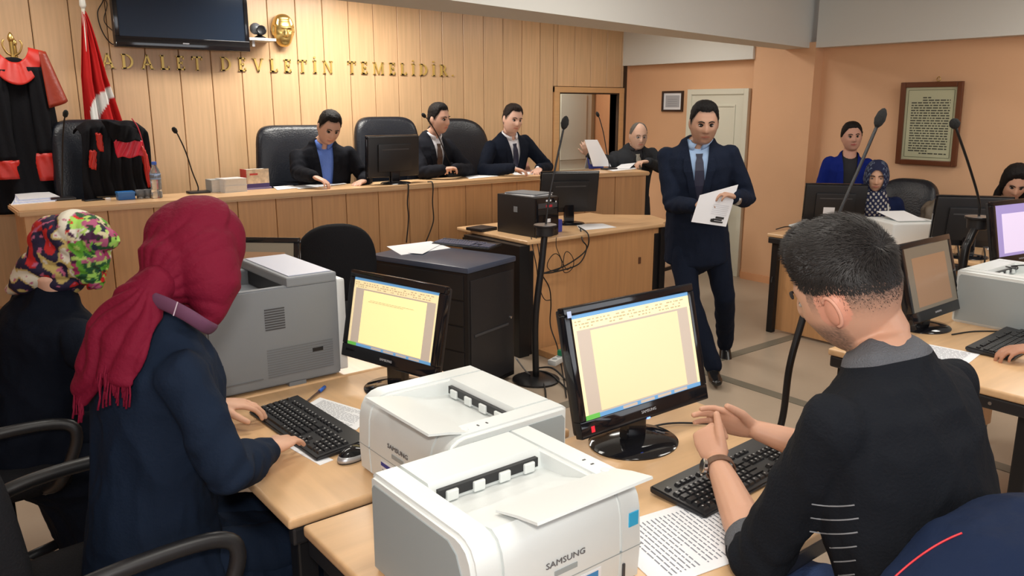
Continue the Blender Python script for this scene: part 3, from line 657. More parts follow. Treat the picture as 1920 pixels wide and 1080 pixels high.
# ---- mice, pens, papers
def mouse(loc, rot, label):
    m = empty('mouse', loc, rot, label, 'mouse', 'computer mice')
    bm = bmesh.new(); bmesh.ops.create_uvsphere(bm, u_segments=24, v_segments=14, radius=1)
    for v in bm.verts: v.co = Vector((v.co.x*0.031, v.co.y*0.056, max(v.co.z, -0.05)*0.034*(1-0.25*v.co.y)+0.002))
    obj('shell', bm, BLACKG, m, smooth=True)
    bm = bmesh.new(); bmesh.ops.create_uvsphere(bm, u_segments=24, v_segments=14, radius=1)
    for v in bm.verts: v.co = Vector((v.co.x*0.0318, v.co.y*0.057, max(min(v.co.z, 0.42), 0.05)*0.034*(1-0.25*v.co.y)+0.002))
    obj('silver_band', bm, mat('silver_plastic', (0.5, 0.5, 0.52), 0.3, metal=0.6), m, smooth=True)
    obj('scroll_wheel', box(-0.003, 0.003, 0.018, 0.034, 0.026, 0.033, bev=0.002), DKGREY, m)
    return m
mouse((0.905, 1.855, ZD), math.radians(-70), 'glossy black mouse with silver rim beside the rear white printer')
pn = empty('pen', (0, 0, 0), 0, 'clear ballpoint pen with blue cap lying above the keyboard', 'pen')
pa, pb = P(572, 755, z=ZD+0.006), P(606, 728, z=ZD+0.008)
dv = (pb-pa).normalized()
obj('barrel', tube([pa, pb-dv*0.02], [0.0028, 0.004], 8), mat('dark_ink_barrel', (0.10, 0.06, 0.04), 0.2), pn, smooth=True)
obj('cap', tube([pb-dv*0.028, pb+dv*0.012], [0.0058, 0.0062], 10), mat('blue_pen_cap', (0.02, 0.12, 0.55), 0.25), pn, smooth=True)
def sheet(corners, label, group='paper sheets', name='paper_sheet', lines=0, th=0.0012, m=None, parent=None):
    """quad of paper given by its 4 top corners (world)"""
    c = [Vector(q) for q in corners]
    bm = bmesh.new(); n = 8; g_ = [[None]*(n+1) for _ in range(n+1)]; nrm = (c[1]-c[0]).cross(c[3]-c[0]).normalized()
    if nrm.z < 0: nrm = -nrm
    lo = [[None]*(n+1) for _ in range(n+1)]
    for i in range(n+1):
        for j in range(n+1):
            s, t = i/n, j/n; p = c[0]*(1-s)*(1-t)+c[1]*s*(1-t)+c[2]*s*t+c[3]*(1-s)*t
            g_[i][j] = bm.verts.new(p); lo[i][j] = bm.verts.new(p-nrm*th)
    for i in range(n):
        for j in range(n):
            bm.faces.new((g_[i][j], g_[i+1][j], g_[i+1][j+1], g_[i][j+1])); bm.faces.new((lo[i][j], lo[i][j+1], lo[i+1][j+1], lo[i+1][j]))
    bd = [(i, 0) for i in range(n)]+[(n, j) for j in range(n)]+[(i, n) for i in range(n, 0, -1)]+[(0, j) for j in range(n, 0, -1)]
    for a, b in zip(bd, bd[1:]+bd[:1]): bm.faces.new((g_[a[0]][a[1]], lo[a[0]][a[1]], lo[b[0]][b[1]], g_[b[0]][b[1]]))
    bmesh.ops.recalc_face_normals(bm, faces=bm.faces[:])
    o = tag(obj(name, bm, m or PAPER, parent), label, 'paper', group)
    if lines:
        bm = bmesh.new(); rr = random.Random(lines)
        for k in range(lines):
            t = 0.10+0.8*k/max(1, lines-1); s = 0.10; end = 0.9 if rr.random() < 0.8 else rr.uniform(0.4, 0.8)
            while s < end:
                w_ = rr.uniform(0.03, 0.10); s2 = min(s+w_, end); hh_ = 0.30*0.8/lines
                vs = [bm.verts.new((c[0]*(1-a)*(1-b)+c[1]*a*(1-b)+c[2]*a*b+c[3]*(1-a)*b)+nrm*0.0005) for a, b in ((s, t), (s2, t), (s2, t+hh_), (s, t+hh_))]
                bm.faces.new(vs); s = s2+0.015
        q = obj('printed_text', bm, INK, o); q['kind'] = 'stuff'
    return o
def flat(px4, z, *a, **k): return sheet([P(x, y, z=z) for x, y in px4], *a, **k)
flat([(600, 745), (700, 775), (668, 806), (555, 770)], ZD+0.002, 'printed sheet above the keyboard beside the blue-capped pen', lines=16)
sheet([(1.16, 1.17, ZD+0.002), (1.10, 0.93, ZD+0.002), (1.42, 0.88, ZD+0.002), (1.48, 1.12, ZD+0.002)][::1], 'printed sheet half under the young man\'s keyboard beside the nearest printer', lines=22)
flat([(1693, 636), (1838, 664), (1812, 684), (1650, 655)], ZD+0.002, 'printed sheet on the right-hand desk by the young man\'s shoulder', lines=14)
flat([(575, 838), (625, 862), (600, 872), (535, 835)], ZD+0.0015, 'white card slip sticking out under the woman\'s keyboard')
flat([(725, 462), (808, 452), (845, 465), (752, 478)], 0.802, 'loose white sheets on the rack cabinet top')
flat([(808, 455), (830, 456), (792, 476), (765, 474)], 0.806, 'narrow folded sheet on the cabinet papers')
flat([(1080, 420), (1130, 419), (1156, 426), (1088, 432)], zc+0.002, 'white sheet on the clerk\'s desk under the monitor')
# ================================================================ WALL THINGS AND SMALL THINGS
def cloth(name, fn, ns, nt, m, parent=None, th=0.004, colfn=None):
    bm = bmesh.new(); g_ = [[bm.verts.new(fn(i/ns, j/nt)) for j in range(nt+1)] for i in range(ns+1)]
    for i in range(ns):
        for j in range(nt): bm.faces.new((g_[i][j], g_[i+1][j], g_[i+1][j+1], g_[i][j+1]))
    me = bpy.data.meshes.new(name); bm.to_mesh(me); bm.free()
    if colfn:
        a = me.color_attributes.new('col', 'FLOAT_COLOR', 'POINT'); k = 0
        for i in range(ns+1):
            for j in range(nt+1): a.data[k].color = (*colfn(i/ns, j/nt), 1); k += 1
    o = link(name, me, m, parent, True)
    md = o.modifiers.new('thickness', 'SOLIDIFY'); md.thickness = th; md.offset = 0
    return o
REDC = mat('red_satin', (0.52, 0.022, 0.014), 0.45, bump=0.1, bscale=30); BLKC = mat('black_robe_cloth', (0.007, 0.007, 0.009), 0.8, spec=0.12, bump=0.2, bscale=60)
CLOTHCOL = attr_mat('coloured_cloth', 0.75, spec=0.2, bump=0.15, bscale=120)

# ---- television
tv = empty('television', (1.42, 6.36, 2.115), math.radians(-1), 'large flat black television mounted high on the planked wall', 'television')
obj('housing', box(0, 0.955, 0, 0.07, 0, 0.60, bev=0.008), BLACK, tv, autos=40)
obj('bezel', box(0, 0.955, -0.012, 0.0, 0, 0.075, bev=0.006), BLACKG, tv, autos=40)
for a in ((0, 0.03, 0.075, 0.60), (0.925, 0.955, 0.075, 0.60), (0.03, 0.925, 0.565, 0.60)): obj('bezel', box(a[0], a[1], -0.012, 0, a[2], a[3], bev=0.003), BLACKG, tv, autos=40)
obj('screen', box(0.03, 0.925, -0.004, 0.0, 0.075, 0.565), mat('television_glass', (0.012, 0.022, 0.042), 0.12), tv)
obj('maker_badge', box(0.455, 0.50, -0.0135, -0.012, 0.035, 0.043), STEEL, tv)
obj('wall_bracket', box(0.3, 0.65, 0.07, 0.20, 0.18, 0.42, bev=0.004), BLACKM, tv)
cable('power_cable', [(1.40, 6.52, 2.78), (1.37, 6.53, 2.6), (1.41, 6.53, 2.46), (1.36, 6.53, 2.35), (1.38, 6.53, 2.22), (1.44, 6.53, 2.14), (1.50, 6.50, 2.19)], 0.004, 'thin black cable looping down beside the television')
cable('signal_cable', [(1.36, 6.54, 2.79), (1.40, 6.54, 2.62), (1.38, 6.54, 2.50), (1.43, 6.54, 2.42), (1.40, 6.54, 2.30), (1.46, 6.53, 2.22)], 0.003, 'second knotted cable hanging behind the television\'s left edge')
# ---- brass inscription
GL = {}
def L_(n, w, parts): GL[n] = (w, parts)
def sq(x0, x1, y0, y1): return [(x0, y0), (x1, y0), (x1, y1), (x0, y1)]
def stem(x, w=0.17): return [sq(x, x+w, 0, 1), sq(x-0.07, x+w+0.07, 0, 0.08), sq(x-0.07, x+w+0.07, 0.92, 1)]
def arcq(cx, cy_, rx, ry, a0, a1, t, n=12):
    o = [(cx+rx*math.cos(a0+(a1-a0)*i/n), cy_+ry*math.sin(a0+(a1-a0)*i/n)) for i in range(n+1)]
    q = [(cx+(rx-t)*math.cos(a0+(a1-a0)*i/n), cy_+(ry-t*0.5)*math.sin(a0+(a1-a0)*i/n)) for i in range(n+1)]
    return [[o[i], o[i+1], q[i+1], q[i]] for i in range(n)]
L_('A', 0.85, [[(0.06, 0), (0.19, 0), (0.49, 1), (0.38, 1)], [(0.66, 0), (0.82, 0), (0.50, 1), (0.38, 1)], sq(0.24, 0.66, 0.28, 0.38), sq(0.0, 0.25, 0, 0.05), sq(0.58, 0.90, 0, 0.05)])
L_('D', 0.85, stem(0.10)+arcq(0.24, 0.5, 0.56, 0.5, -PI/2, PI/2, 0.15))
L_('L', 0.66, stem(0.10)+[sq(0.10, 0.62, 0, 0.11), sq(0.55, 0.62, 0, 0.26)])
E_ = stem(0.10)+[sq(0.10, 0.60, 0, 0.11), sq(0.52, 0.60, 0, 0.25), sq(0.10, 0.57, 0.89, 1), sq(0.50, 0.58, 0.76, 1), sq(0.2, 0.45, 0.45, 0.56), sq(0.42, 0.48, 0.40, 0.62)]
L_('E', 0.68, E_)
L_('T', 0.78, [sq(0.32, 0.47, 0, 1), sq(0.24, 0.55, 0, 0.06), sq(0.03, 0.76, 0.89, 1), sq(0.03, 0.10, 0.74, 1), sq(0.69, 0.76, 0.74, 1)])
L_('V', 0.85, [[(0.36, 0), (0.50, 0), (0.22, 1), (0.06, 1)], [(0.36, 0), (0.46, 0), (0.80, 1), (0.70, 1)], sq(-0.02, 0.30, 0.95, 1), sq(0.62, 0.88, 0.95, 1)])
L_('İ', 0.38, stem(0.11)+[[(0.185+0.08*math.cos(k*PI/4), 1.22+0.08*math.sin(k*PI/4)) for k in range(8)]])
L_('N', 0.92, [sq(0.12, 0.20, 0, 1), sq(0.72, 0.80, 0, 1), [(0.10, 1), (0.26, 1), (0.80, 0), (0.66, 0)], sq(0.03, 0.29, 0, 0.05), sq(0.62, 0.90, 0.95, 1), sq(0.02, 0.2, 0.95, 1)])
L_('M', 1.1, [sq(0.12, 0.20, 0, 1), sq(0.84, 0.99, 0, 1), [(0.10, 1), (0.27, 1), (0.58, 0), (0.50, 0)], [(0.50, 0), (0.58, 0), (0.93, 1), (0.85, 1)], sq(0.03, 0.29, 0, 0.05), sq(0.77, 1.06, 0, 0.05), sq(0.02, 0.2, 0.95, 1), sq(0.85, 1.06, 0.95, 1)])
L_('R', 0.85, stem(0.10)+arcq(0.24, 0.73, 0.40, 0.27, -PI/2, PI/2, 0.13)+[[(0.38, 0.48), (0.52, 0.48), (0.86, 0), (0.68, 0)], sq(0.66, 0.92, 0, 0.05)])
L_('.', 0.35, [[(0.12+0.08*math.cos(k*PI/4), 0.08+0.08*math.sin(k*PI/4)) for k in range(8)]])
ins = empty('wall_inscription', (1.34, YW, 1.97), 0, 'brass serif letters reading ADALET DEVLETİN TEMELİDİR. across the planked wall', 'lettering')
def word(s, xa, xb, z, hgt):
    tot = sum(GL[c][0] for c in s); gap = ((xb-xa)/hgt-tot)/max(1, len(s)-1); x = xa
    for c in s:
        bm = bmesh.new()
        for poly in GL[c][1]: PRISM(bm, [(a*hgt, b*hgt) for a, b in poly], Matrix(((1, 0, 0, x), (0, 0, 1, YW-0.015), (0, 1, 0, z), (0, 0, 0, 1))), 0.014)
        bmesh.ops.recalc_face_normals(bm, faces=bm.faces[:])
        o = obj('letter', bm, BRASSL, ins); o.matrix_parent_inverse = Matrix.Translation((-1.34, -YW, -1.97))
        x += (GL[c][0]+gap)*hgt
X_ = lambda px: P(px, 132, y=YW).x
word('ADALET', X_(190), X_(380), 1.972, 0.105); word('DEVLETİN', X_(413), X_(624), 1.976, 0.105); word('TEMELİDİR.', X_(651), X_(852), 1.980, 0.105)

# ---- flags
def flagfn(s, t):
    top = Vector((1.235, 6.28, 2.34)); w_ = 0.02+0.24*min(1, t*1.5)**0.8
    z = 2.34-t*1.30; x = 1.215-0.035*min(1, t*3)+s*w_ ; y = 6.30+0.035*math.sin(s*15+t*2.0)*min(1, t*3)+0.012*math.sin(s*31)
    return Vector((x-0.03*t, y, z-0.03*math.sin(s*3)))
def flagcol(s, t):
    z = 2.34-t*1.30; x = s*(0.02+0.24*min(1, t*1.5)**0.8)
    a = math.hypot((x-0.165), (z-1.66)*0.75) < 0.135; b = math.hypot((x-0.205), (z-1.63)*0.75) < 0.105
    return (0.75, 0.75, 0.72) if (a and not b) else (0.50, 0.016, 0.016)
fg = empty('national_flag', (1.20, 6.33, PLZ), 0, 'red flag with white crescent hanging on a pole beside the robed chair', 'flag')
def keep(o, p): o.parent = p; bpy.context.view_layer.update(); o.matrix_parent_inverse = p.matrix_world.inverted(); return o
keep(cloth('flag_cloth', flagfn, 60, 90, CLOTHCOL, None, 0.003, flagcol), fg)
keep(obj('pole', tube([(1.19, 6.33, PLZ+0.03), (1.225, 6.30, 2.36)], 0.012, 10), mat('pale_pole', (0.7, 0.68, 0.6), 0.4), smooth=True), fg)
keep(obj('finial', lathe([(0.012, 0), (0.022, 0.02), (0.020, 0.05), (0.010, 0.10), (0.003, 0.16)], 14, tx(1.225, 6.30, 2.35)), mat('white_finial', (0.75, 0.75, 0.7), 0.3), smooth=True), fg)
keep(obj('base', lathe([(0.12, 0), (0.12, 0.015), (0.03, 0.03)], 24, tx(1.19, 6.33, PLZ)), GOLD), fg)
def redfn(s, t): return Vector((0.83+t*0.06+s*(0.05+0.16*t)-0.03, 6.33+0.02*math.sin(s*12+t*3)+0.008*math.sin(s*25), 1.86-t*1.05))
rf = empty('red_flag', (0.93, 6.36, PLZ), 0, 'plain red flag hanging behind the robe at the far left', 'flag')
keep(cloth('flag_cloth', redfn, 30, 40, REDC, None, 0.003), rf)
keep(obj('pole', tube([(0.875, 6.37, PLZ), (0.80, 6.37, 2.10)], 0.012, 10), GOLD, smooth=True), rf)
keep(obj('finial', lathe([(0.010, 0), (0.018, 0.015), (0.016, 0.035), (0.002, 0.055)], 12, tx(0.80, 6.37, 2.09)), GOLD, smooth=True), rf)
keep(obj('base', lathe([(0.13, 0), (0.13, 0.015), (0.03, 0.03)], 24, tx(0.88, 6.37, PLZ)), GOLD), rf)
# ---- robe on a coat stand
rb = empty('hanging_robe', (0.76, 6.20, 2.04), 0, 'black court robe with red collar and cuffs hanging at the far left', 'robe')
def robefn(s, t):
    a = -PI*0.10+s*PI*1.2; w_ = (0.10+0.10*min(1, t*5)**0.7+0.035*t); d_ = 0.07+0.05*t
    f = 0.014*math.sin(s*34+1.5*math.sin(t*4))*min(1, t*2.5)
    return Vector((0.755+(-w_+f)*math.cos(a), 6.24-(d_+f)*math.sin(a), 2.01-0.045*abs(math.cos(a))**2*(1-t)-t*1.0))
keep(cloth('robe_body', robefn, 90, 50, BLKC, None, 0.006), rb)
def collarfn(s, t):
    a = -PI*0.05+s*PI*1.1; r = 0.085+0.075*t
    return Vector((0.765-r*1.10*math.cos(a), 6.235-(0.085+0.045*t+0.008*math.sin(a*9))*max(0, math.sin(a))-0.0, 2.075-0.02*t-(0.10+0.12*t)*max(0, math.sin(a))**1.5))
keep(cloth('red_collar', collarfn, 50, 10, REDC, None, 0.010), rb)
def slf(x0, z0, x1, z1, w0, w1):
    def f(s, t):
        a = 2*PI*s; w_ = w0+(w1-w0)*t; q = 0.006*math.sin(s*30+t*5)
        return Vector((x0+(x1-x0)*t+(w_+q)*math.cos(a), 6.15-(w_*0.6+q)*math.sin(a), z0+(z1-z0)*t))
    return f
keep(cloth('sleeve', slf(0.655, 1.93, 0.64, 1.36, 0.045, 0.065), 36, 20, BLKC, None, 0.006), rb)
keep(cloth('sleeve', slf(0.875, 1.95, 0.87, 1.40, 0.045, 0.060), 36, 20, BLKC, None, 0.006), rb)
keep(cloth('red_cuff', slf(0.64, 1.36, 0.635, 1.24, 0.068, 0.072), 36, 6, REDC, None, 0.008), rb)
keep(cloth('red_cuff', slf(0.87, 1.40, 0.865, 1.22, 0.063, 0.066), 36, 6, REDC, None, 0.008), rb)
def capef(s, t): return Vector((0.90+0.075*math.sin(s*PI)*(0.6+t)+0.02*t, 6.17+0.05*math.cos(s*PI), 2.05-t*0.26-0.10*s*t))
keep(cloth('shoulder_cape', capef, 24, 14, mat('dark_red_gold_satin', (0.28, 0.03, 0.012), 0.4, bump=0.3, bscale=25), None, 0.008), rb)
cs = empty('coat_stand', (0.77, 6.25, PLZ), 0, 'brass coat stand carrying the black robe at the far left', 'coat stand')
obj('pole', tube([(0, 0, 0.02), (0, 0, 1.80)], 0.014, 10), GOLD, cs, smooth=True); obj('base', lathe([(0.17, 0), (0.17, 0.02), (0.02, 0.04)], 24), GOLD, cs)
obj('knob', lathe([(0.014, 0), (0.020, 0.02), (0.013, 0.045), (0.003, 0.06)], 14, tx(0, 0, 1.79)), GOLD, cs, smooth=True)
for s in (-1, 1): obj('hook', tube(spline([(0, 0, 1.70), (s*0.035, -0.02, 1.72), (s*0.055, -0.03, 1.77), (s*0.045, -0.03, 1.80)], 5), 0.006, 8), GOLD, cs, smooth=True)
# ---- robe thrown over the chair
rc = empty('draped_robe', (1.24, 5.80, 1.50), 0, 'black robe with red cuffs and piping thrown over the chair back', 'robe')
CB = tx(1.215, 0, 0)
def rcf(s, t):
    u = (s-0.5)*2; q = 0.010*math.sin(s*40+3*math.sin(t*3))+0.012*noise.noise(Vector((s*6, t*5, 1)))
    zt = 1.575-0.05*abs(u)**3
    if t < 0.18: a = t/0.18*PI; y = 5.93+0.10*math.cos(a); z = zt+0.03*math.sin(a)-(0.10 if a < 0.3 else 0)*0
    else: tt = (t-0.18)/0.82; y = 5.83-0.05*tt-0.04; z = zt-tt*0.56
    return Vector((1.225+u*(0.195+0.02*t)+0.01*math.sin(t*7), y+q, z+0.015*math.sin(s*9)))
keep(cloth('robe_body', rcf, 70, 50, BLKC, None, 0.010), rc)
def patch(name, pts4, amp, m, th=0.012):
    c = [Vector(p) for p in pts4]
    def f(s, t):
        p = c[0]*(1-s)*(1-t)+c[1]*s*(1-t)+c[2]*s*t+c[3]*(1-s)*t
        return p+Vector((0, -amp*math.sin(PI*s)-0.006*math.sin(s*22+t*8), 0.006*math.sin(s*11)))
    return keep(cloth(name, f, 28, 12, m, None, th), rc)
Yc = 5.73
def wpt(px, py, y=Yc): return P(px, py, y=y)
patch('red_cuff', [wpt(212, 263), wpt(266, 262), wpt(273, 292), wpt(220, 296)], 0.02, mat('crimson_satin', (0.60, 0.02, 0.05), 0.4))
patch('red_cuff', [wpt(180, 250), wpt(190, 252), wpt(193, 283), wpt(185, 282)], 0.01, REDC)
patch('red_cuff', [wpt(169, 283), wpt(180, 283), wpt(179, 317), wpt(168, 315)], 0.01, REDC)
patch('red_lining', [wpt(262, 268), wpt(275, 290), wpt(287, 345), wpt(278, 352)], 0.01, REDC)
patch('black_sleeve', [wpt(190, 225), wpt(255, 240), wpt(266, 264), wpt(212, 266)], 0.035, BLKC)
keep(obj('piping', tube(spline([wpt(247, 222), wpt(258, 238), wpt(266, 262), wpt(272, 285)], 6), 0.004, 6), mat('crimson_piping', (0.5, 0.02, 0.04), 0.5), smooth=True), rc)
# ---- gilt face relief and camera shelf
SHELF = empty('camera_shelf', (2.40, YW, 2.215), 0, 'small white wall shelf with a camera, right of the television', 'shelf')
sh0 = P(470, 72, y=6.40)
keep(obj('shelf_board', box(2.38, 2.60, 6.36, 6.555, 2.205, 2.225, bev=0.003), WHITEPL2), SHELF)
keep(obj('bracket', box(2.42, 2.44, 6.40, 6.555, 2.16, 2.205), STEEL), SHELF)
cmr = empty('surveillance_camera', (2.50, 6.44, 2.225), math.radians(-25), 'small grey and black conference camera on the white wall shelf', 'camera')
obj('mount', lathe([(0.045, 0), (0.045, 0.01), (0.02, 0.025), (0.02, 0.04)], 20), BLACK, cmr)
bm = bmesh.new(); bmesh.ops.create_uvsphere(bm, u_segments=20, v_segments=12, radius=0.045); moved(bm, tx(-0.03, 0, 0.075)); obj('dome', bm, mat('smoke_grey', (0.12, 0.125, 0.14), 0.3), cmr, smooth=True)
obj('lens_barrel', lathe([(0.030, 0), (0.036, 0.02), (0.036, 0.06), (0.030, 0.065), (0.022, 0.060)], 20, tx(0.02, -0.01, 0.06) @ Matrix.Rotation(PI/2, 4, 'X')), BLACK, cmr, autos=40)
# ---- certificate and framed oration
cf = empty('framed_certificate', (XR, 5.82, 1.64), 0, 'small dark-framed certificate on the peach wall left of the cream door', 'picture')
c0, c1 = P(1240, 209, x=XR-0.02), P(1279, 208, x=XR-0.02); zt_ = P(1240, 171, x=XR-0.02).z
def keepbox(name, a, m, par, bev=0.0): return keep(obj(name, box(*a, bev=bev), m), par)
yA, yB = c1.y, c0.y
keepbox('backing_card', (XR-0.012, XR, yA+0.01, yB-0.01, c0.z+0.01, zt_-0.01), PAPER, cf)
keepbox('inner_mount', (XR-0.014, XR-0.012, yA+0.05, yB-0.05, c0.z+0.045, zt_-0.045), mat('grey_mount', (0.42, 0.43, 0.46), 0.6), cf)
for a in ((yA, yA+0.022, c0.z, zt_), (yB-0.022, yB, c0.z, zt_), (yA+0.022, yB-0.022, c0.z, c0.z+0.02), (yA+0.022, yB-0.022, zt_-0.02, zt_)): keepbox('frame_rail', (XR-0.025, XR, *a), mat('dark_frame', (0.03, 0.015, 0.012), 0.3), cf, 0.003)
for k in range(4): keepbox('text_line', (XR-0.0150, XR-0.0141, yA+0.08, yB-0.08, c0.z+0.06+k*0.022, c0.z+0.064+k*0.022), mat('grey_print', (0.25, 0.25, 0.28), 0.6), cf)
po = empty('framed_text', (XQ, 3.15, 1.23), 0, 'large brown-framed sheet of printed text on the right peach wall', 'picture')
q = {k: P(*v, x=XQ-0.05) for k, v in dict(tl=(1688, 155), tr=(1806, 151), bl=(1681, 308), br=(1794, 312)).items()}
yL, yR_ = (q['tl'].y+q['bl'].y)/2, (q['tr'].y+q['br'].y)/2; zT, zL = (q['tl'].z+q['tr'].z)/2, (q['bl'].z+q['br'].z)/2
FR = mat('brown_frame', (0.13, 0.04, 0.015), 0.35)
def lean(o):
    o.parent = po; return o
PM = tx(XQ-0.012, 0, zL) @ Matrix.Rotation(math.radians(-3.2), 4, 'Y')
wd, hg = yL-yR_, zT-zL
def pb_(name, y0, y1, z0, z1, x0, x1, m, bev=0.0): return keep(obj(name, box(x0, x1, y0, y1, z0, z1, bev=bev, M=PM), m), po)
pb_('sheet', yR_+0.02, yL-0.02, 0.02, hg-0.02, -0.012, -0.002, mat('olive_cream_sheet', (0.50, 0.50, 0.33), 0.55))
for a in ((yR_, yR_+0.042, 0, hg), (yL-0.042, yL, 0, hg), (yR_+0.042, yL-0.042, 0, 0.042), (yR_+0.042, yL-0.042, hg-0.042, hg)): pb_('frame_rail', *a, -0.030, 0, FR, 0.006)
for a in ((yR_+0.062, yR_+0.066, 0.065, hg-0.065), (yL-0.066, yL-0.062, 0.065, hg-0.065), (yR_+0.066, yL-0.066, 0.062, 0.066), (yR_+0.066, yL-0.066, hg-0.066, hg-0.062)): pb_('border_line', *a, -0.0132, -0.012, mat('border_green', (0.13, 0.14, 0.08), 0.6))
TXT = mat('dark_print', (0.06, 0.06, 0.045), 0.7); rr = random.Random(5)
bm = bmesh.new(); zz = hg-0.13; k = 0
while zz > 0.085:
    last = k in (0, 21, 24); y = yL-0.095-(0.09 if k in (0, 1, 22) else 0); ye = yR_+0.09 if not last else (yL-0.25)
    if k == 25: y = yR_+0.28
    while y > ye:
        w_ = rr.uniform(0.012, 0.045); B(bm, -0.0131, -0.0122, max(ye, y-w_), y, zz, zz+0.0095, M=PM); y -= w_+0.008
    zz -= 0.0205; k += 1
keep(tag(obj('printed_text', bm, TXT), None, None, kind='stuff'), po)
keep(obj('hanging_ring', tube([(XQ-0.03, 3.14+0.014*math.cos(a), zT+0.02+0.018*math.sin(a)) for a in [i*PI/6 for i in range(13)]], 0.0035, 6), GOLD, smooth=True), po)

# ---- gooseneck microphones on the bench
def gooseneck(base, head, label, plate=(0.07, 0.045), bend=0.25, r=0.0045, hr=0.016):
    base, head = Vector(base), Vector(head); m_ = empty('gooseneck_microphone', base, 0, label, 'microphone', 'gooseneck microphones on the bench')
    h = head-base
    obj('base_plate', box(-plate[0], plate[0], -plate[1], plate[1], 0, 0.016, bev=0.006), BLACK, m_, autos=40)
    side = Vector((h.x, h.y, 0))
    pts = [Vector((0, 0, 0.014)), Vector((0, 0, 0.05)), h*0.35-side*0.10, h*0.65-side*0.10+Vector((0, 0, h.z*0.04)), h*0.9-side*0.02+Vector((0, 0, h.z*0.04)), h]
    obj('neck', tube(spline(pts, 8), r, 8), BLACKM, m_, smooth=True)
    dr = (h-(h*0.9-side*0.02+Vector((0, 0, h.z*0.04)))).normalized()
    a = h-dr*0.005; obj('foam_head', tube([a, a+dr*0.008, a+dr*0.028, a+dr*0.042, a+dr*0.050], [hr*0.45, hr*0.85, hr, hr*0.75, hr*0.2], 14), mat('black_foam', (0.012, 0.012, 0.012), 0.95, bump=0.5, bscale=300), m_, smooth=True)
    return m_
gooseneck(P(372, 362, z=ZB), P(330, 248, y=5.48), 'black gooseneck microphone bent left, beside the robed chair and book stack')
gooseneck(P(118, 375, z=ZB), P(122, 218, y=5.55), 'upright black gooseneck microphone in front of the red flag')
gooseneck(P(850, 331, z=ZB), P(797, 219, y=5.55), 'black gooseneck microphone beside the brown-tied judge\'s ear')
gooseneck(P(1142, 318, z=ZB), P(1122, 218, y=5.45), 'thin black gooseneck microphone in front of the lobby opening')
# ---- floor microphone stands
FOAM = MATS['black_foam']
def micstand(pole, boom, label, base, rp=0.019, rb_=0.0065, headr=0.025, headl=0.075):
    m_ = empty('microphone_stand', base, 0, label, 'microphone', 'tall black microphone stands on the floor')
    b = Vector(base); pole = [Vector(p)-b for p in pole]; boom = [Vector(p)-b for p in boom]
    obj('base_plate', lathe([(0.15, 0), (0.15, 0.012), (0.12, 0.022), (0.03, 0.03)], 32), BLACKM, m_, autos=40)
    obj('pole', tube(spline([Vector((0, 0, 0.02))]+pole, 8), rp, 12), BLACKM, m_, smooth=True)
    t = pole[-1]
    obj('clamp', lathe([(0.045, -0.055), (0.055, -0.05), (0.058, 0.0), (0.070, 0.004), (0.072, 0.014), (0.02, 0.018)], 20, tx(t.x, t.y, t.z+0.02)), BLACK, m_, autos=40)
    obj('clamp_plate', lathe([(0.070, 0), (0.070, 0.003), (0.02, 0.006)], 20, tx(t.x, t.y, t.z+0.034)), STEEL, m_)
    obj('boom', tube(spline([t]+boom, 8), rb_, 8), BLACKM, m_, smooth=True)
    e = boom[-1]; dr = (boom[-1]-boom[-2]).normalized(); hl = headl
    obj('foam_head', tube([e-dr*hl*0.1, e+dr*hl*0.08, e+dr*hl*0.35, e+dr*hl*0.7, e+dr*hl*0.92, e+dr*hl], [headr*0.35, headr*0.75, headr, headr*0.85, headr*0.45, headr*0.1], 16), FOAM, m_, smooth=True)
    return m_
ya = 3.72
micstand([P(1004, 600, y=ya), P(1015, 500, y=ya), P(1022, 432, y=ya)], [P(1030, 370, y=ya), P(1044, 300, y=ya), P(1057, 240, y=ya)], 'black microphone stand wrapped in cables before the clerk\'s desk', (3.10, 3.72, 0), rp=0.021)
ya = 2.10
micstand([P(1468, 780, y=ya), P(1480, 690, y=ya), P(1500, 615, y=ya), P(1535, 500, y=ya), P(1558, 440, y=ya)], [P(1580, 384, y=ya), P(1615, 305, y=ya), P(1645, 235, y=ya)], 'tall bowed microphone stand rising behind the young man\'s head', (3.27, 2.10, 0), rp=0.017, rb_=0.0085, headr=0.027, headl=0.10)
ya = 1.88
micstand([P(1805, 500, y=ya), P(1818, 450, y=ya), P(1834, 418, y=ya)], [P(1836, 380, y=ya), P(1820, 320, y=ya), P(1792, 238, y=ya)], 'black microphone stand before the rear-facing monitor at the right', (4.62, 1.88, 0), rp=0.022, rb_=0.0070, headr=0.026, headl=0.055)

# ---- computer tower and desk clutter
pc = empty('computer_tower', (3.60, 4.42, zc), math.radians(3), 'black desktop computer case with small stickers on the clerk\'s desk', 'computer')
obj('case', box(-0.12, 0.10, -0.20, 0.20, 0, 0.275, bev=0.004), BLACK, pc, autos=40)
fr = obj('front_panel', box(-0.118, 0.098, -0.212, -0.20, 0.004, 0.271, bev=0.004), BLACKG, pc, autos=40)
obj('drive_bay', box(-0.10, 0.08, -0.215, -0.212, 0.20, 0.235, bev=0.001), DKGREY, fr)
obj('drive_bay', box(-0.10, 0.08, -0.215, -0.212, 0.155, 0.19, bev=0.001), BLACK, fr)
for a, m_ in (((-0.03, 0.02, 0.245, 0.257), PAPER), ((-0.03, 0.03, 0.205, 0.222), mat('red_label', (0.5, 0.03, 0.05), 0.5)), ((-0.03, 0.015, 0.10, 0.125), PAPER), ((0.06, 0.07, 0.235, 0.245), PAPER)): obj('sticker', box(a[0], a[1], -0.2165, -0.2155, a[2], a[3]), m_, fr)
obj('side_logo', box(-0.1212, -0.12, -0.02, 0.02, 0.16, 0.20, bev=0.0005), MIDGREY, pc)
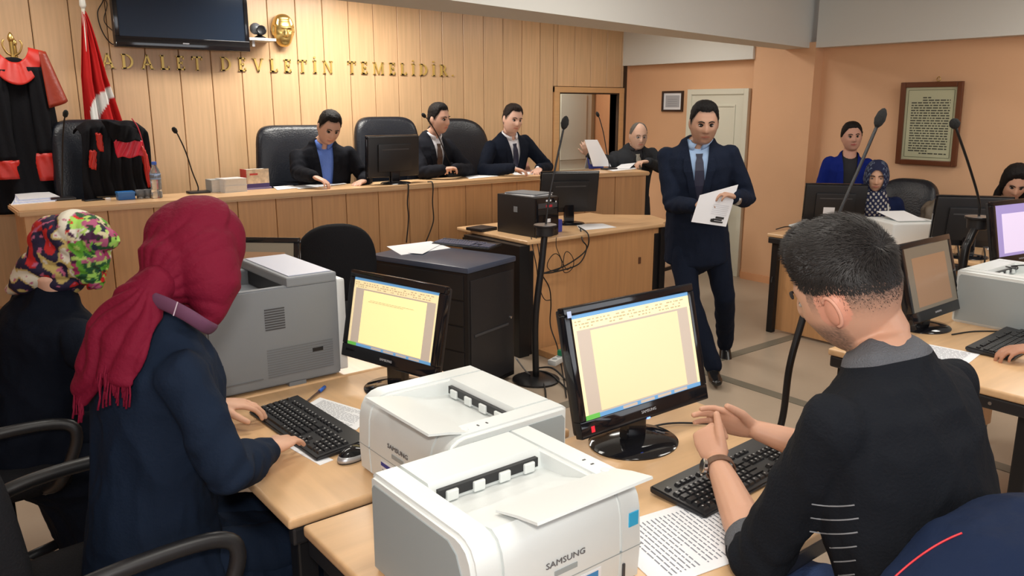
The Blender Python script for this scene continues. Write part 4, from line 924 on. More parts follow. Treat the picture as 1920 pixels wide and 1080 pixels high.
for k, (dx, dz_) in enumerate(((0, 0), (0.006, 0.009))):
    tag(obj('magazine', box(-0.10, 0.10, -0.14, 0.14, 0, 0.008, bev=0.002, M=tx(3.60+dx, 4.42, zc+0.2755+dz_) @ rz(0.1+0.12*k)), [PAPER, MIDGREY][k]), ['white-edged magazine under the grey one on the computer case', 'grey magazine topmost on the computer case'][k], 'magazine')
tag(obj('small_blue_box', box(-0.03, 0.03, -0.02, 0.02, 0, 0.09, bev=0.003, M=tx(3.80, 4.33, zc)), mat('violet_blue_box', (0.06, 0.07, 0.40), 0.5)), 'small violet-blue carton beside the computer case', 'box')
tag(obj('optical_drive', box(-0.085, 0.085, -0.08, 0.08, 0, 0.022, bev=0.005, M=tx(3.42, 4.74, zc) @ rz(0.2)), BLACK, autos=40), 'flat black drive box left of the computer case', 'device')
def ring(c, r1, r2, n=10, w=0.0, ph=0): return [Vector(c)+Vector((r1*math.cos(2*PI*i/n+ph), w*math.sin(4*PI*i/n), r2*math.sin(2*PI*i/n+ph))) for i in range(n+1)]
yc_ = 4.09
Qc = lambda px, py, y=yc_: P(px, py, y=y)
GC = 'cables tangled by the clerk\'s desk'
cable('cable', [Qc(1085, 425, 4.3), Qc(1103, 440), Qc(1098, 470), Qc(1060, 498), Qc(1020, 512), Qc(1010, 515)], 0.005, 'thick cable looping from the clerk\'s monitor to the stand, upper strand', GC)
cable('cable', [Qc(1088, 428, 4.3), Qc(1092, 450), Qc(1100, 465), Qc(1085, 495), Qc(1040, 510), Qc(1012, 513)], 0.005, 'thick cable looping from the clerk\'s monitor to the stand, lower strand', GC)
cable('cable', [Qc(996, 445, 4.2), Qc(1000, 470), Qc(1006, 500), Qc(1008, 520)], 0.0035, 'cable hanging straight from the desk edge left of the stand', GC)
cable('cable', [Qc(1005, 445, 4.2), Qc(1010, 470), Qc(1013, 500), Qc(1010, 520)], 0.0035, 'second cable hanging from the desk edge close to the stand', GC)
cable('cable', ring(Qc(1040, 492), 0.065, 0.06, 12, 0.01), 0.003, 'thin cable coil nearest the stand', GC)
cable('cable', ring(Qc(1064, 492), 0.05, 0.075, 12, 0.012, 0.6), 0.003, 'thin cable coil right of the nearest coil', GC)
cable('cable', [Qc(1043, 445), Qc(1043, 462), Qc(1050, 480), Qc(1062, 505), Qc(1070, 500)], 0.0025, 'thin cable dropping from the desktop edge into the coils', GC)
cable('cable', [Qc(1016, 515, 3.9), Qc(1030, 540, 3.95), Qc(1033, 570, 4.0), Qc(1032, 610, 4.0), Qc(1045, 650, 3.9), P(1055, 700, z=0.01), P(1062, 745, z=0.01)], 0.0045, 'long cable falling from the stand down to the floor', GC)
cable('cable', [Qc(1016, 518, 3.9), Qc(1014, 545, 3.9), Qc(1022, 562, 3.9), Qc(1034, 562, 3.9)], 0.003, 'short cable hook under the stand\'s cable knot', GC)
cable('cable', [Qc(1012, 515, 3.8), Qc(1003, 560, 3.8), Qc(1000, 600, 3.8), Qc(997, 660, 3.75)], 0.003, 'thin cable taped down the stand\'s pole', GC)
GF = 'cables on the floor by the rack cabinet'
cable('floor_cable', [P(1005, 690, z=0.012), P(1035, 690, z=0.05), P(1060, 712, z=0.012), P(1075, 730, z=0.012)], 0.006, 'black floor cable arching right of the stand foot', GF)
cable('floor_cable', [P(1000, 694, z=0.012), P(1030, 700, z=0.03), P(1055, 722, z=0.012), P(1080, 745, z=0.012)], 0.006, 'black floor cable lying just below the arching one', GF)
cable('floor_cable', [P(1000, 696, z=0.012), P(1015, 712, z=0.02), P(1022, 730, z=0.012), P(1024, 760, z=0.012)], 0.005, 'black floor cable running towards the rear white printer', GF)
cable('floor_cable', [P(968, 672, z=0.30), P(985, 695, z=0.15), P(993, 702, z=0.03), P(1003, 710, z=0.012)], 0.005, 'grey cable hanging from the rack cabinet corner', GF, m=MIDGREY)
ps = empty('power_strip', P(1052, 676, z=0.05), math.radians(20), 'white and green power strip on the floor under the clerk\'s desk', 'power strip')
obj('strip_body', box(-0.13, 0.13, -0.03, 0.03, 0, 0.035, bev=0.006), WHITEPL2, ps, autos=40)
for k in range(4): obj('socket', lathe([(0.017, 0), (0.017, 0.003)], 14, tx(-0.09+k*0.06, 0, 0.034)), GREYPL, ps)
obj('green_plug', box(-0.02, 0.02, -0.02, 0.02, 0.037, 0.075, bev=0.005), mat('green_plastic', (0.02, 0.25, 0.12), 0.4), ps)
# cables from the bench down its front
for pts, lb in (([(764, 330), (766, 350), (764, 380), (766, 410), (762, 455)], 'thin cable hanging down the bench front below the bench monitor'), ([(811, 332), (812, 352), (811, 380), (813, 410), (808, 430), (798, 455)], 'thin cable hanging down the bench front below the brown-tied judge')):
    yy = BENCHY-0.05; pp = [P(x, y, y=yy) for x, y in pts]; pp = [Vector((pp[0].x, yy+0.07, ZB+0.006)), Vector((pp[0].x, yy+0.01, ZB+0.008))]+pp[1:]
    cable('bench_cable', pp, 0.005, lb, 'cables down the bench front')
cable('monitor_cable', [(1.62, 1.50, ZD+0.006), (1.75, 1.48, ZD+0.006), (1.85, 1.40, ZD+0.006)], 0.003, 'thin cable behind the young man\'s clasped hands')
cable('keyboard_cable', [(3.42, 1.40, ZD+0.004), (3.55, 1.36, ZD+0.004), (3.65, 1.27, ZD+0.004), (3.62, 1.22, ZD+0.004)], 0.003, 'thin cable curling from the dim monitor to the keyboard')

# ---- things on the judges' bench
for k in range(5):
    a = P(20+4*k, 384-2.5*k, z=ZB+0.004+0.004*k); b = P(104+2*k, 377-2.2*k, z=ZB+0.004+0.004*k); c = P(88, 366-2*k, z=ZB+0.004+0.004*k); d = P(28, 372-2*k, z=ZB+0.004+0.004*k)
    sheet([a, b, c, d], ['lowest sheet of the paper pile at the bench\'s left end', 'second sheet from the bottom of the left bench pile', 'middle sheet of the left bench pile', 'sheet second from the top of the left bench pile', 'topmost sheet of the paper pile at the bench\'s left end'][k], 'paper pile at the left end of the bench', th=0.004, m=[PAPER, mat('bluish_paper', (0.55, 0.60, 0.80), 0.7)][k % 2 if k < 4 else 0])
inkb = empty('ink_pad', P(236, 374, z=ZB), 0, 'small bright blue ink pad box on the bench near the water bottle', 'box')
obj('pad_box', box(-0.05, 0.05, -0.035, 0.035, 0, 0.048, bev=0.005), mat('bright_blue_plastic', (0.02, 0.13, 0.42), 0.35), inkb, autos=40); obj('pad_lid', box(-0.052, 0.052, -0.037, 0.037, 0.036, 0.052, bev=0.004), mat('bright_blue_lid', (0.03, 0.17, 0.50), 0.3), inkb, autos=40)
bt = empty('water_bottle', P(295, 371, z=ZB), 0, 'clear plastic water bottle with blue cap on the bench', 'bottle')
PET = mat('clear_plastic', (0.90, 0.95, 1.0), 0.05, trans=0.85)
obj('bottle_body', lathe([(0.028, 0), (0.033, 0.006), (0.033, 0.05), (0.031, 0.055), (0.033, 0.06), (0.033, 0.11), (0.034, 0.15), (0.026, 0.185), (0.013, 0.205), (0.012, 0.215)], 24), PET, bt, smooth=True)
obj('blue_label', lathe([(0.0335, 0), (0.0335, 0.035)], 24, tx(0, 0, 0.12)), mat('pale_blue_label', (0.25, 0.40, 0.70), 0.5), bt, smooth=True); obj('cap', lathe([(0.014, 0), (0.015, 0.002), (0.015, 0.018), (0.012, 0.020)], 18, tx(0, 0, 0.212)), mat('blue_cap', (0.05, 0.13, 0.55), 0.4), bt)
for k, (px, py) in enumerate(((264, 372), (277, 371))):
    c_ = tag(obj('plastic_cup', moved(lathe([(0.022, 0), (0.030, 0.055), (0.028, 0.055), (0.020, 0.003)], 18), tx(*P(px, py, z=ZB))), PET, smooth=True), ['clear plastic cup next to the blue ink pad', 'clear plastic cup touching the water bottle\'s side'][k], 'cup', 'plastic cups by the bottle')
tag(obj('phone', box(-0.06, 0.06, -0.03, 0.03, 0, 0.01, bev=0.004, M=tx(*P(175, 376, z=ZB)) @ rz(0.2)), BLACKG, autos=40), 'black phone lying flat left of the blue ink pad', 'phone')
tag(obj('eraser', box(-0.015, 0.015, -0.01, 0.01, 0, 0.014, bev=0.003, M=tx(*P(203, 375, z=ZB))), PAPER), 'little white eraser between phone and ink pad', 'eraser')
tag(obj('black_folder', box(-0.11, 0.11, -0.05, 0.05, 0, 0.006, bev=0.002, M=tx(*P(215, 368, z=ZB))), mat('dark_brown_folder', (0.06, 0.04, 0.02), 0.5)), 'thin dark folder lying behind the ink pad', 'folder')
def book(c, rotz, w_, d_, h_, cov, label, group):
    k = empty('book', c, rotz, label, 'book', group)
    obj('pages', box(-w_/2+0.003, w_/2-0.001, -d_/2+0.003, d_/2-0.003, 0.003, h_-0.003), mat('page_edges', (0.62, 0.60, 0.56), 0.8, var=0.15, vscale=60, stretch=(1, 1, 30)), k)
    for z0 in (0, h_-0.003): obj('cover', box(-w_/2, w_/2, -d_/2, d_/2, z0, z0+0.003), cov, k)
    obj('spine', box(-w_/2-0.002, -w_/2+0.001, -d_/2, d_/2, 0, h_), cov, k); return k
cA = P(440, 360, z=ZB); W2 = mat('white_book_cover', (0.6, 0.6, 0.6), 0.5)
book((cA.x, cA.y+0.05, ZB), 0.1, 0.16, 0.14, 0.045, W2, 'thick white-edged book at the bottom of the stack by the microphone', 'books on the bench')
book((cA.x, cA.y+0.05, ZB+0.0455), 0.12, 0.16, 0.14, 0.047, W2, 'thick white-edged book on top of the stack by the microphone', 'books on the bench')
cA = P(412, 361, z=ZB); book((cA.x-0.01, cA.y+0.08, ZB), 0.0, 0.07, 0.12, 0.085, mat('grey_book_cover', (0.35, 0.35, 0.33), 0.6), 'greyish paper block left of the stacked books', 'books on the bench')
cA = P(486, 355, z=ZB)
bkx = empty('book', (cA.x, cA.y+0.07, ZB), 0.08, 'tall code book with cream and red cover and purple foot', 'book', 'books on the bench')
obj('pages', box(-0.082, 0.082, -0.045, 0.045, 0.0, 0.138, bev=0.002), MATS['page_edges'], bkx)
cvr = obj('cover', box(-0.085, 0.085, -0.050, -0.045, 0, 0.142), mat('cream_cover', (0.62, 0.50, 0.36), 0.5, var=0.35, vscale=30), bkx)
obj('purple_band', box(-0.0855, 0.0855, -0.0512, -0.050, 0.012, 0.040), mat('purple_print', (0.05, 0.03, 0.16), 0.5), cvr)
obj('red_title', box(-0.06, 0.0, -0.0512, -0.050, 0.10, 0.113), mat('red_print', (0.5, 0.05, 0.04), 0.5), cvr); obj('red_spine', box(-0.088, -0.082, -0.050, 0.045, 0, 0.142), MATS['red_print'], bkx)
obj('lilac_base', box(-0.09, 0.10, -0.055, 0.045, 0.0, 0.011), mat('lilac_print', (0.25, 0.22, 0.45), 0.5), bkx)
flat([(512, 350), (548, 347), (560, 352), (520, 356)], ZB+0.003, 'white sheets on the bench right of the code book')
flat([(545, 349), (590, 345), (610, 349), (560, 354)], ZB+0.0045, 'white sheet on the bench by the blue-shirted man\'s pen hand')
flat([(590, 344), (635, 341), (650, 344), (600, 350)], ZB+0.006, 'document under the blue-shirted man\'s fingers')
flat([(872, 331), (915, 326), (935, 330), (880, 335)], ZB+0.003, 'white papers on the bench right of the clasped hands')
flat([(955, 322), (1005, 318), (1015, 326), (965, 328)], ZB+0.003, 'white paper under the white-shirted judge\'s hands')
sheet([P(972, 322, z=ZB+0.004), P(996, 322, z=ZB+0.004), P(990, 304, z=ZB+0.07), P(975, 300, z=ZB+0.08)], 'small pinkish folded card by the white-shirted judge\'s hands', m=mat('pink_card', (0.65, 0.32, 0.25), 0.6))
cal = empty('desk_calendar', P(1118, 316, z=ZB), math.radians(-8), 'blue-framed tent calendar with two pictures on the bench end', 'calendar')
Mc = Matrix.Rotation(math.radians(-18), 4, 'X')
obj('front_board', box(-0.085, 0.085, -0.004, 0, 0, 0.115, M=Mc), mat('calendar_blue', (0.06, 0.08, 0.38), 0.4), cal)
obj('rear_board', box(-0.085, 0.085, 0, 0.004, 0, 0.115, M=tx(0, 0.072, 0) @ Matrix.Rotation(math.radians(18), 4, 'X')), WHITEPL2, cal)
for x0 in (-0.070, 0.008): obj('picture', box(x0, x0+0.062, -0.0055, -0.004, 0.042, 0.100, M=Mc), mat('calendar_photo', (0.42, 0.44, 0.45), 0.5, var=0.5, vscale=40), cal)
flat([(1130, 316), (1175, 309), (1195, 316), (1150, 321)], ZB+0.003, 'loose white sheets under the older man\'s hand')
sheet([P(1152, 316, z=ZB+0.006), P(1180, 316, z=ZB+0.006), P(1192, 305, z=ZB+0.05), P(1165, 308, z=ZB+0.035)], 'curling white sheets held by the older man\'s fingers')

# ---- clutter on the right-hand desks
cable('desk_cable', [P(1455, 430, z=ZD+0.01), P(1475, 425, z=ZD+0.02), P(1500, 428, z=ZD+0.01), P(1520, 424, z=ZD+0.01)], 0.004, 'cable lying on the far desk\'s left corner')
cable('desk_cable', [P(1452, 440, z=0.74), P(1455, 470, z=0.60), P(1452, 500, z=0.5), P(1446, 530, z=0.40)], 0.005, 'cable dangling off the far desk\'s left end')
tag(obj('phone_handset', tube(spline([P(1480, 424, z=ZD+0.02), P(1500, 420, z=ZD+0.035), P(1515, 424, z=ZD+0.02)], 6), 0.012, 10), WHITEPL2, smooth=True), 'pale handset on the far desk\'s left corner', 'handset')
flat([(1855, 462), (1880, 463), (1878, 470), (1850, 468)], ZD+0.003, 'white slip on the far right desk under the rear-facing monitor')
tag(obj('black_adapter', box(-0.05, 0.05, -0.025, 0.025, 0, 0.03, bev=0.006, M=tx(*P(1835, 462, z=ZD)) @ rz(0.4)), BLACK, autos=40), 'black adapter lying beside the slip on the far right desk', 'adapter')
for k, pts in enumerate(([(1795, 455), (1797, 470), (1799, 500)], [(1845, 465), (1847, 480), (1845, 500)])):
    cable('desk_cable', [P(pts[0][0], pts[0][1], z=ZD+0.01), P(pts[1][0], pts[1][1], x=5.16), P(pts[2][0], pts[2][1], x=5.17)], 0.005, ['cable hanging over the far right desk edge, left one', 'cable hanging over the far right desk edge, right one'][k])
tag(obj('eyeglasses', tube(spline([(3.83, 1.38, ZD+0.245), (3.80, 1.36, ZD+0.25), (3.81, 1.33, ZD+0.245), (3.84, 1.34, ZD+0.25), (3.86, 1.37, ZD+0.245), (3.90, 1.36, ZD+0.245), (3.91, 1.33, ZD+0.25)], 5), 0.003, 6), BLACK, smooth=True), 'thin black-rimmed eyeglasses on the right-hand white printer', 'eyeglasses')
sheet([(3.95, 1.12, ZD+0.262), (4.25, 1.05, ZD+0.285), (4.30, 1.30, ZD+0.285), (3.98, 1.36, ZD+0.262)], 'lilac-tinted sheet standing in the right-hand printer tray')
bag = bmesh.new(); bmesh.ops.create_icosphere(bag, subdivisions=4, radius=1)
for v in bag.verts:
    n_ = noise.noise(v.co*2.2)*0.25; v.co = Vector((v.co.x*0.12, v.co.y*0.10, v.co.z*0.13))*(1+n_)
hb_ = P(1752, 418, y=2.75); moved(bag, tx(hb_.x, hb_.y, ZD+0.125)); tag(obj('handbag', bag, mat('taupe_leather', (0.11, 0.085, 0.06), 0.6, bump=0.5, bscale=20), smooth=True), 'crumpled taupe bag standing behind the pale far printer', 'bag')
# ================================================================ PEOPLE: builders
def LOFT(bm, pts, rad, side=None, n=18, cap=3):
    """closed elliptical loft; rad = [(r_side, r_other)], rounded ends"""
    pts = [Vector(p) for p in pts]; rad = [(r, r) if not isinstance(r, (tuple, list)) else r for r in rad]; k = len(pts)
    tang = [(pts[min(i+1, k-1)]-pts[max(i-1, 0)]).normalized() for i in range(k)]
    P2, R2, T2 = [], [], []
    for i in range(cap, 0, -1):
        a = PI/2*i/cap; q = min(rad[0]); P2.append(pts[0]-tang[0]*q*0.8*math.sin(a)); f = max(math.cos(a), 0.08); R2.append((rad[0][0]*f, rad[0][1]*f)); T2.append(tang[0])
    P2 += pts; R2 += rad; T2 += tang
    for i in range(1, cap+1):
        a = PI/2*i/cap; q = min(rad[-1]); P2.append(pts[-1]+tang[-1]*q*0.8*math.sin(a)); f = max(math.cos(a), 0.08); R2.append((rad[-1][0]*f, rad[-1][1]*f)); T2.append(tang[-1])
    rings = []; prev = Vector(side) if side is not None else None
    for p, r, t in zip(P2, R2, T2):
        if prev is None:
            a = Vector((0, 0, 1)) if abs(t.z) < 0.9 else Vector((1, 0, 0)); prev = t.cross(a)
        u = (prev-t*prev.dot(t)).normalized(); prev = u; v = t.cross(u)
        rings.append([bm.verts.new(p+u*math.cos(2*PI*j/n)*r[0]+v*math.sin(2*PI*j/n)*r[1]) for j in range(n)])
    for a, b in zip(rings, rings[1:]):
        for j in range(n): bm.faces.new((a[j], a[(j+1) % n], b[(j+1) % n], b[j]))
    bm.faces.new(rings[0][::-1]); bm.faces.new(rings[-1])
def ELL(bm, M, r, u=20, v=12):
    ret = bmesh.ops.create_uvsphere(bm, u_segments=u, v_segments=v, radius=1)
    for q in ret['verts']: q.co = M @ Vector((q.co.x*r[0], q.co.y*r[1], q.co.z*r[2]))
def fuse(name, bm, voxel, m, parent=None, smooth=3, post=None, col=None, cut=None):
    bmesh.ops.recalc_face_normals(bm, faces=bm.faces[:])
    me = bpy.data.meshes.new('tmp'); bm.to_mesh(me); bm.free(); o = bpy.data.objects.new('tmp', me); COL.objects.link(o)
    r = o.modifiers.new('r', 'REMESH'); r.mode = 'VOXEL'; r.voxel_size = voxel; r.adaptivity = 0
    if smooth: s = o.modifiers.new('s', 'SMOOTH'); s.factor = 0.5; s.iterations = smooth
    dg = bpy.context.evaluated_depsgraph_get(); dg.update(); out = bpy.data.meshes.new_from_object(o.evaluated_get(dg)); bpy.data.objects.remove(o); bpy.data.meshes.remove(me)
    out.name = name; out.materials.clear()
    if post:
        nv = len(out.vertices); nr = [v.normal.copy() for v in out.vertices]
        for i, v in enumerate(out.vertices): v.co = v.co+nr[i]*post(v.co, nr[i])
    if cut: cut(out)
    if col:
        a = out.color_attributes.new('col', 'FLOAT_COLOR', 'POINT'); buf = []
        for v in out.vertices: c = col(v.co); buf += [c[0], c[1], c[2], 1.0]
        a.data.foreach_set('color', buf)
    o = link(name, out, m, None, True)
    if parent is not None: keep2(o, parent)
    return o
def keep2(o, p):
    o.parent = p; o.matrix_parent_inverse = (Matrix.Translation(p.location) @ p.rotation_euler.to_matrix().to_4x4()).inverted(); return o
def sstep(a, b, x): t = max(0, min(1, (x-a)/(b-a))); return t*t*(3-2*t)
def ga(x, s): return math.exp(-(x/s)**2)
def headpt(th, ph, off=0.0, face=True):
    """head surface in local coords: x right, y forward, z up; th azimuth from the front, ph elevation"""
    dx, dy, dz = math.sin(th)*math.cos(ph), math.cos(th)*math.cos(ph), math.sin(ph)
    low = max(0, -dz); wx = 0.0785*(1-0.15*low**1.5)*(1+0.03*(dy < 0)); cz = 0.122 if dz > 0 else 0.118
    c = math.cos(ph); e = c**0.80 if dz > 0 else c**(0.62 if dy > 0 else 0.85); sc = e/max(c, 1e-4)
    x = wx*dx*sc; z = cz*dz
    if dy > 0: y = 0.092*dy*sc*(1-0.07*low)
    else: y = 0.100*dy*sc*(1-0.40*low**1.2)
    y *= (1-0.10*max(0, dz)*(dy > 0)); x += 0
    if face and dy > 0 and abs(x) < 0.075:
        nz = sstep(0.022, -0.026, z)*sstep(-0.044, -0.034, z)
        y += 0.024*ga(x, 0.0115+0.004*nz)*nz*1.0
        y += 0.006*ga(x, 0.008)*ga(z-0.012, 0.02)
        y -= 0.013*ga(abs(x)-0.031, 0.017)*ga(z-0.006, 0.013)
        y += 0.005*ga(abs(x)-0.026, 0.022)*ga(z-0.030, 0.009)
        y += 0.004*ga(abs(x)-0.045, 0.018)*ga(z+0.022, 0.02)
        y += 0.007*ga(x, 0.024)*ga(z+0.060, 0.011)-0.006*ga(x, 0.022)*ga(z+0.060, 0.0028)
        y -= 0.003*ga(x, 0.02)*ga(z+0.078, 0.006); y += 0.006*ga(x, 0.022)*ga(z+0.100, 0.012)
    v = Vector((x, y, z)); n_ = Vector((x/0.075**2, y/0.095**2, z/0.12**2)).normalized()
    return v+n_*off
def HEADGRID(bm, H, off=lambda th, ph: 0.0, face=True, nu=60, nv=44):
    rows = []
    for j in range(1, nv):
        ph = -PI/2+PI*j/nv; rows.append([bm.verts.new(H @ headpt(2*PI*i/nu, ph, off(2*PI*i/nu, ph), face)) for i in range(nu)])
    for a, b in zip(rows, rows[1:]):
        for i in range(nu): bm.faces.new((a[i], a[(i+1) % nu], b[(i+1) % nu], b[i]))
    bot = bm.verts.new(H @ headpt(0, -PI/2+1e-3, off(0, -PI/2), face)); top_ = bm.verts.new(H @ headpt(0, PI/2-1e-3, off(0, PI/2), face))
    for i in range(nu): bm.faces.new((bot, rows[0][(i+1) % nu], rows[0][i])); bm.faces.new((top_, rows[-1][i], rows[-1][(i+1) % nu]))
def headM(c, az, pitch, roll, s=1.0):
    """az: world direction faced (deg); pitch>0 looks down; roll>0 tips to the person's right"""
    a, p, r = math.radians(az), math.radians(pitch), math.radians(roll)
    return Matrix.Translation(Vector(c)) @ Matrix.Rotation(a-PI/2, 4, 'Z') @ Matrix.Rotation(-p, 4, 'X') @ Matrix.Rotation(r, 4, 'Y') @ Matrix.Diagonal((s, s, s, 1))
def HAND(bm, w, f, b, thumb, curl=(0.3, 0.4, 0.3), s=1.0, spread=0.10, tcurl=0.5, fcurl=None, tdir=None):
    """w wrist, f towards the fingers, b back of the hand, thumb = +1/-1 side"""
    w = Vector(w); f = Vector(f).normalized(); b = Vector(b); b = (b-f*b.dot(f)).normalized(); t = f.cross(b)*thumb
    LOFT(bm, [w-f*0.03*s, w, w+f*0.03*s, w+f*0.06*s, w+f*0.088*s], [(0.026*s, 0.020*s), (0.027*s, 0.018*s), (0.036*s, 0.017*s), (0.041*s, 0.0145*s), (0.038*s, 0.011*s)], side=t, n=16)
    for i, (o, L, r, bx) in enumerate(((0.031, 0.070, 0.0088, 0.086), (0.0105, 0.079, 0.0092, 0.092), (-0.0100, 0.073, 0.0088, 0.089), (-0.030, 0.057, 0.0078, 0.080))):
        c = fcurl[i] if fcurl else curl; a = 0.0; d = (f+t*spread*(o/0.03)).normalized(); p = w+f*(bx-0.02)*s+t*o*0.92*s; pts = [p, w+f*bx*s+t*o*s]; rr_ = [r*s*1.02, r*s*1.04]
        for seg, cc in zip((0.44, 0.31, 0.25), c):
            a += cc; dd = d*math.cos(a)-b*math.sin(a); pts.append(pts[-1]+dd*L*seg*s); rr_.append(rr_[-1]*0.92)
        LOFT(bm, pts, rr_, n=12, cap=2)
    p0 = w+f*0.022*s+t*0.020*s-b*0.004*s; td = (f*0.62+t*0.72-b*0.30).normalized() if tdir is None else Vector(tdir).normalized()
    p1 = p0+td*0.040*s; d2 = (td+f*tcurl*0.9-t*tcurl*0.3-b*0.15).normalized(); p2 = p1+d2*0.032*s; p3 = p2+(d2+f*tcurl*0.3).normalized()*0.024*s
    LOFT(bm, [p0, p1, p2, p3], [0.0150*s, 0.0125*s, 0.0105*s, 0.0085*s], n=12, cap=2)
PROF = [(0.0, 0.168, 0.125, -0.005), (0.09, 0.160, 0.120, 0.0), (0.20, 0.158, 0.115, 0.005), (0.30, 0.172, 0.120, 0.008), (0.38, 0.184, 0.118, 0.004), (0.43, 0.180, 0.104, -0.004), (0.465, 0.145, 0.082, -0.010), (0.49, 0.095, 0.066, -0.012), (0.515, 0.062, 0.058, -0.010)]
def profat(z):
    for a, b in zip(PROF, PROF[1:]):
        if a[0] <= z <= b[0]: t = (z-a[0])/(b[0]-a[0]); return [a[i]*(1-t)+b[i]*t for i in range(4)]
    return PROF[0] if z < 0 else PROF[-1]
class Body: pass
def fold(amp, freq, seed=0):
    def f(co, n_):
        q = Vector((co.x*freq, co.y*freq, co.z*freq*0.55+seed)); a = noise.noise(q); c = noise.noise(q*2.3+Vector((seed, 3, 1)))
        return amp*(0.55-abs(a)*2.2)+amp*0.45*(0.4-abs(c)*2)
    return f
def person(label, head, neck, pelvis, taz, R_arm=None, L_arm=None, hs=1.0, skin=(0.52, 0.27, 0.17), vox=0.0055, W=1.0, garment='jacket', gcol=None, gmat=None, shirt=None, tie=None, hair='short', haircol=(0.012, 0.010, 0.010), legs='sit', floor=0.0, stub=0.0, group=None, glasses=False, vneck=0.20, gvox=0.009, famp=0.006, trousers=None, lipcol=None, skirt=False, standlegs=None, cuffs=None, eyedown=False, scarf=None, sleeve_end=0.97, arm_r=1.0, Dp=1.0, collar=True, shoes=True, hipz=None):
    pel, N = Vector(pelvis), Vector(neck); z = (N-pel).normalized(); a = math.radians(taz); y = Vector((math.cos(a), math.sin(a), 0)); y = (y-z*y.dot(z)).normalized(); x = y.cross(z)
    Ls = (N-pel).length/0.50
    T = Matrix.Translation(pel) @ Matrix((x, y, z)).transposed().to_4x4() @ Matrix.Diagonal((1, 1, Ls, 1)); Ti = T.inverted()
    root = empty('person', (pel.x, pel.y, floor), 0, label, 'person', group)
    hc, haz, hp, hr = head; H = headM(hc, haz, hp, hr, hs); Hi = H.inverted()
    B_ = Body(); B_.T, B_.H, B_.root, B_.Ti, B_.Hi = T, H, root, Ti, Hi
    # skin body: head, neck, trunk, arms, hands in one surface
    bm = bmesh.new(); HEADGRID(bm, H)
    for s in (-1, 1):
        if not scarf: ELL(bm, H @ tx(s*0.077, -0.006, -0.004) @ Matrix.Rotation(s*0.30, 4, 'Z') @ Matrix.Rotation(0.15, 4, 'X'), (0.009, 0.019, 0.031))
    LOFT(bm, [H @ Vector((0, -0.022, -0.045)), H @ Vector((0, -0.026, -0.09)), N+z*0.02, N-z*0.06], [0.050*hs, 0.051*hs, 0.056, 0.075], n=18)
    k = 0.90
    LOFT(bm, [T @ Vector((0, p[3], p[0])) for p in PROF], [(p[1]*W*k, p[2]*k*Dp) for p in PROF], side=x, n=24)
    arms = {}
    for s, A in ((1, R_arm), (-1, L_arm)):
        sh = T @ Vector((s*0.172*W, -0.006, 0.425))
        if A is None: A = dict(el=T @ Vector((s*0.23*W, 0.0, 0.20)), wr=T @ Vector((s*0.20, 0.16, 0.10)), f=y*0.9-z*0.2, b=Vector((0, 0, 1)), curl=(0.4, 0.5, 0.4))
        el, wr = Vector(A['el']), Vector(A['wr']); arms[s] = (sh, el, wr, A)
        LOFT(bm, [sh, sh.lerp(el, 0.5), el, el.lerp(wr, 0.35), el.lerp(wr, 0.75), wr], [0.050, 0.044, 0.037*arm_r, 0.039*arm_r, 0.030*arm_r, (0.027*arm_r, 0.022*arm_r)], n=16)
        HAND(bm, wr, A.get('f', wr-el), A.get('b', (0, 0, 1)), A.get('th', -s if True else s), A.get('curl', (0.3, 0.4, 0.3)), s=A.get('s', 1.0), spread=A.get('spread', 0.10), tcurl=A.get('tcurl', 0.5), fcurl=A.get('fcurl'), tdir=A.get('tdir'))
    lip = lipcol or (skin[0]*0.85, skin[1]*0.55, skin[2]*0.55)
    def scol(co):
        q = Hi @ co; c = skin
        if q.z > -0.13 and q.length < 0.16:
            if q.y > 0.05 and abs(q.x) < 0.024 and abs(q.z+0.060) < 0.0075-abs(q.x)*0.18: c = lip
            elif stub and q.z < -0.028+abs(q.x)*0.35-0.012 and q.y > -0.02: f = stub*(0.75+0.25*noise.noise(q*300)); c = tuple(skin[i]*(1-f)+0.05*f for i in range(3))
            if hair == 'short': dd_ = abs(math.degrees(math.atan2(q.x, q.y))); lh_ = 0.074 if dd_ < 40 else 0.074-(dd_-40)*0.0025 if dd_ < 70 else -0.005 if dd_ < 95 else -0.05; f_ = sstep(lh_-0.010, lh_+0.012, q.z)*(0.8 if abs(q.x) < 0.080 else 0); c = tuple(c[i]*(1-f_)+haircol[i]*1.5*f_ for i in range(3))
        return c
    SK = MATS.get('skin') or attr_mat('skin', 0.5, bump=0.04, bscale=250, sss=0.10, spec=0.35); MATS['skin'] = SK
    B_.body = fuse('body', bm, vox, SK, root, smooth=2, col=scol)
    # eyes, brows
    EW = mat('eye_white', (0.38, 0.33, 0.30), 0.35); EI = mat('eye_iris', (0.02, 0.011, 0.008), 0.15)
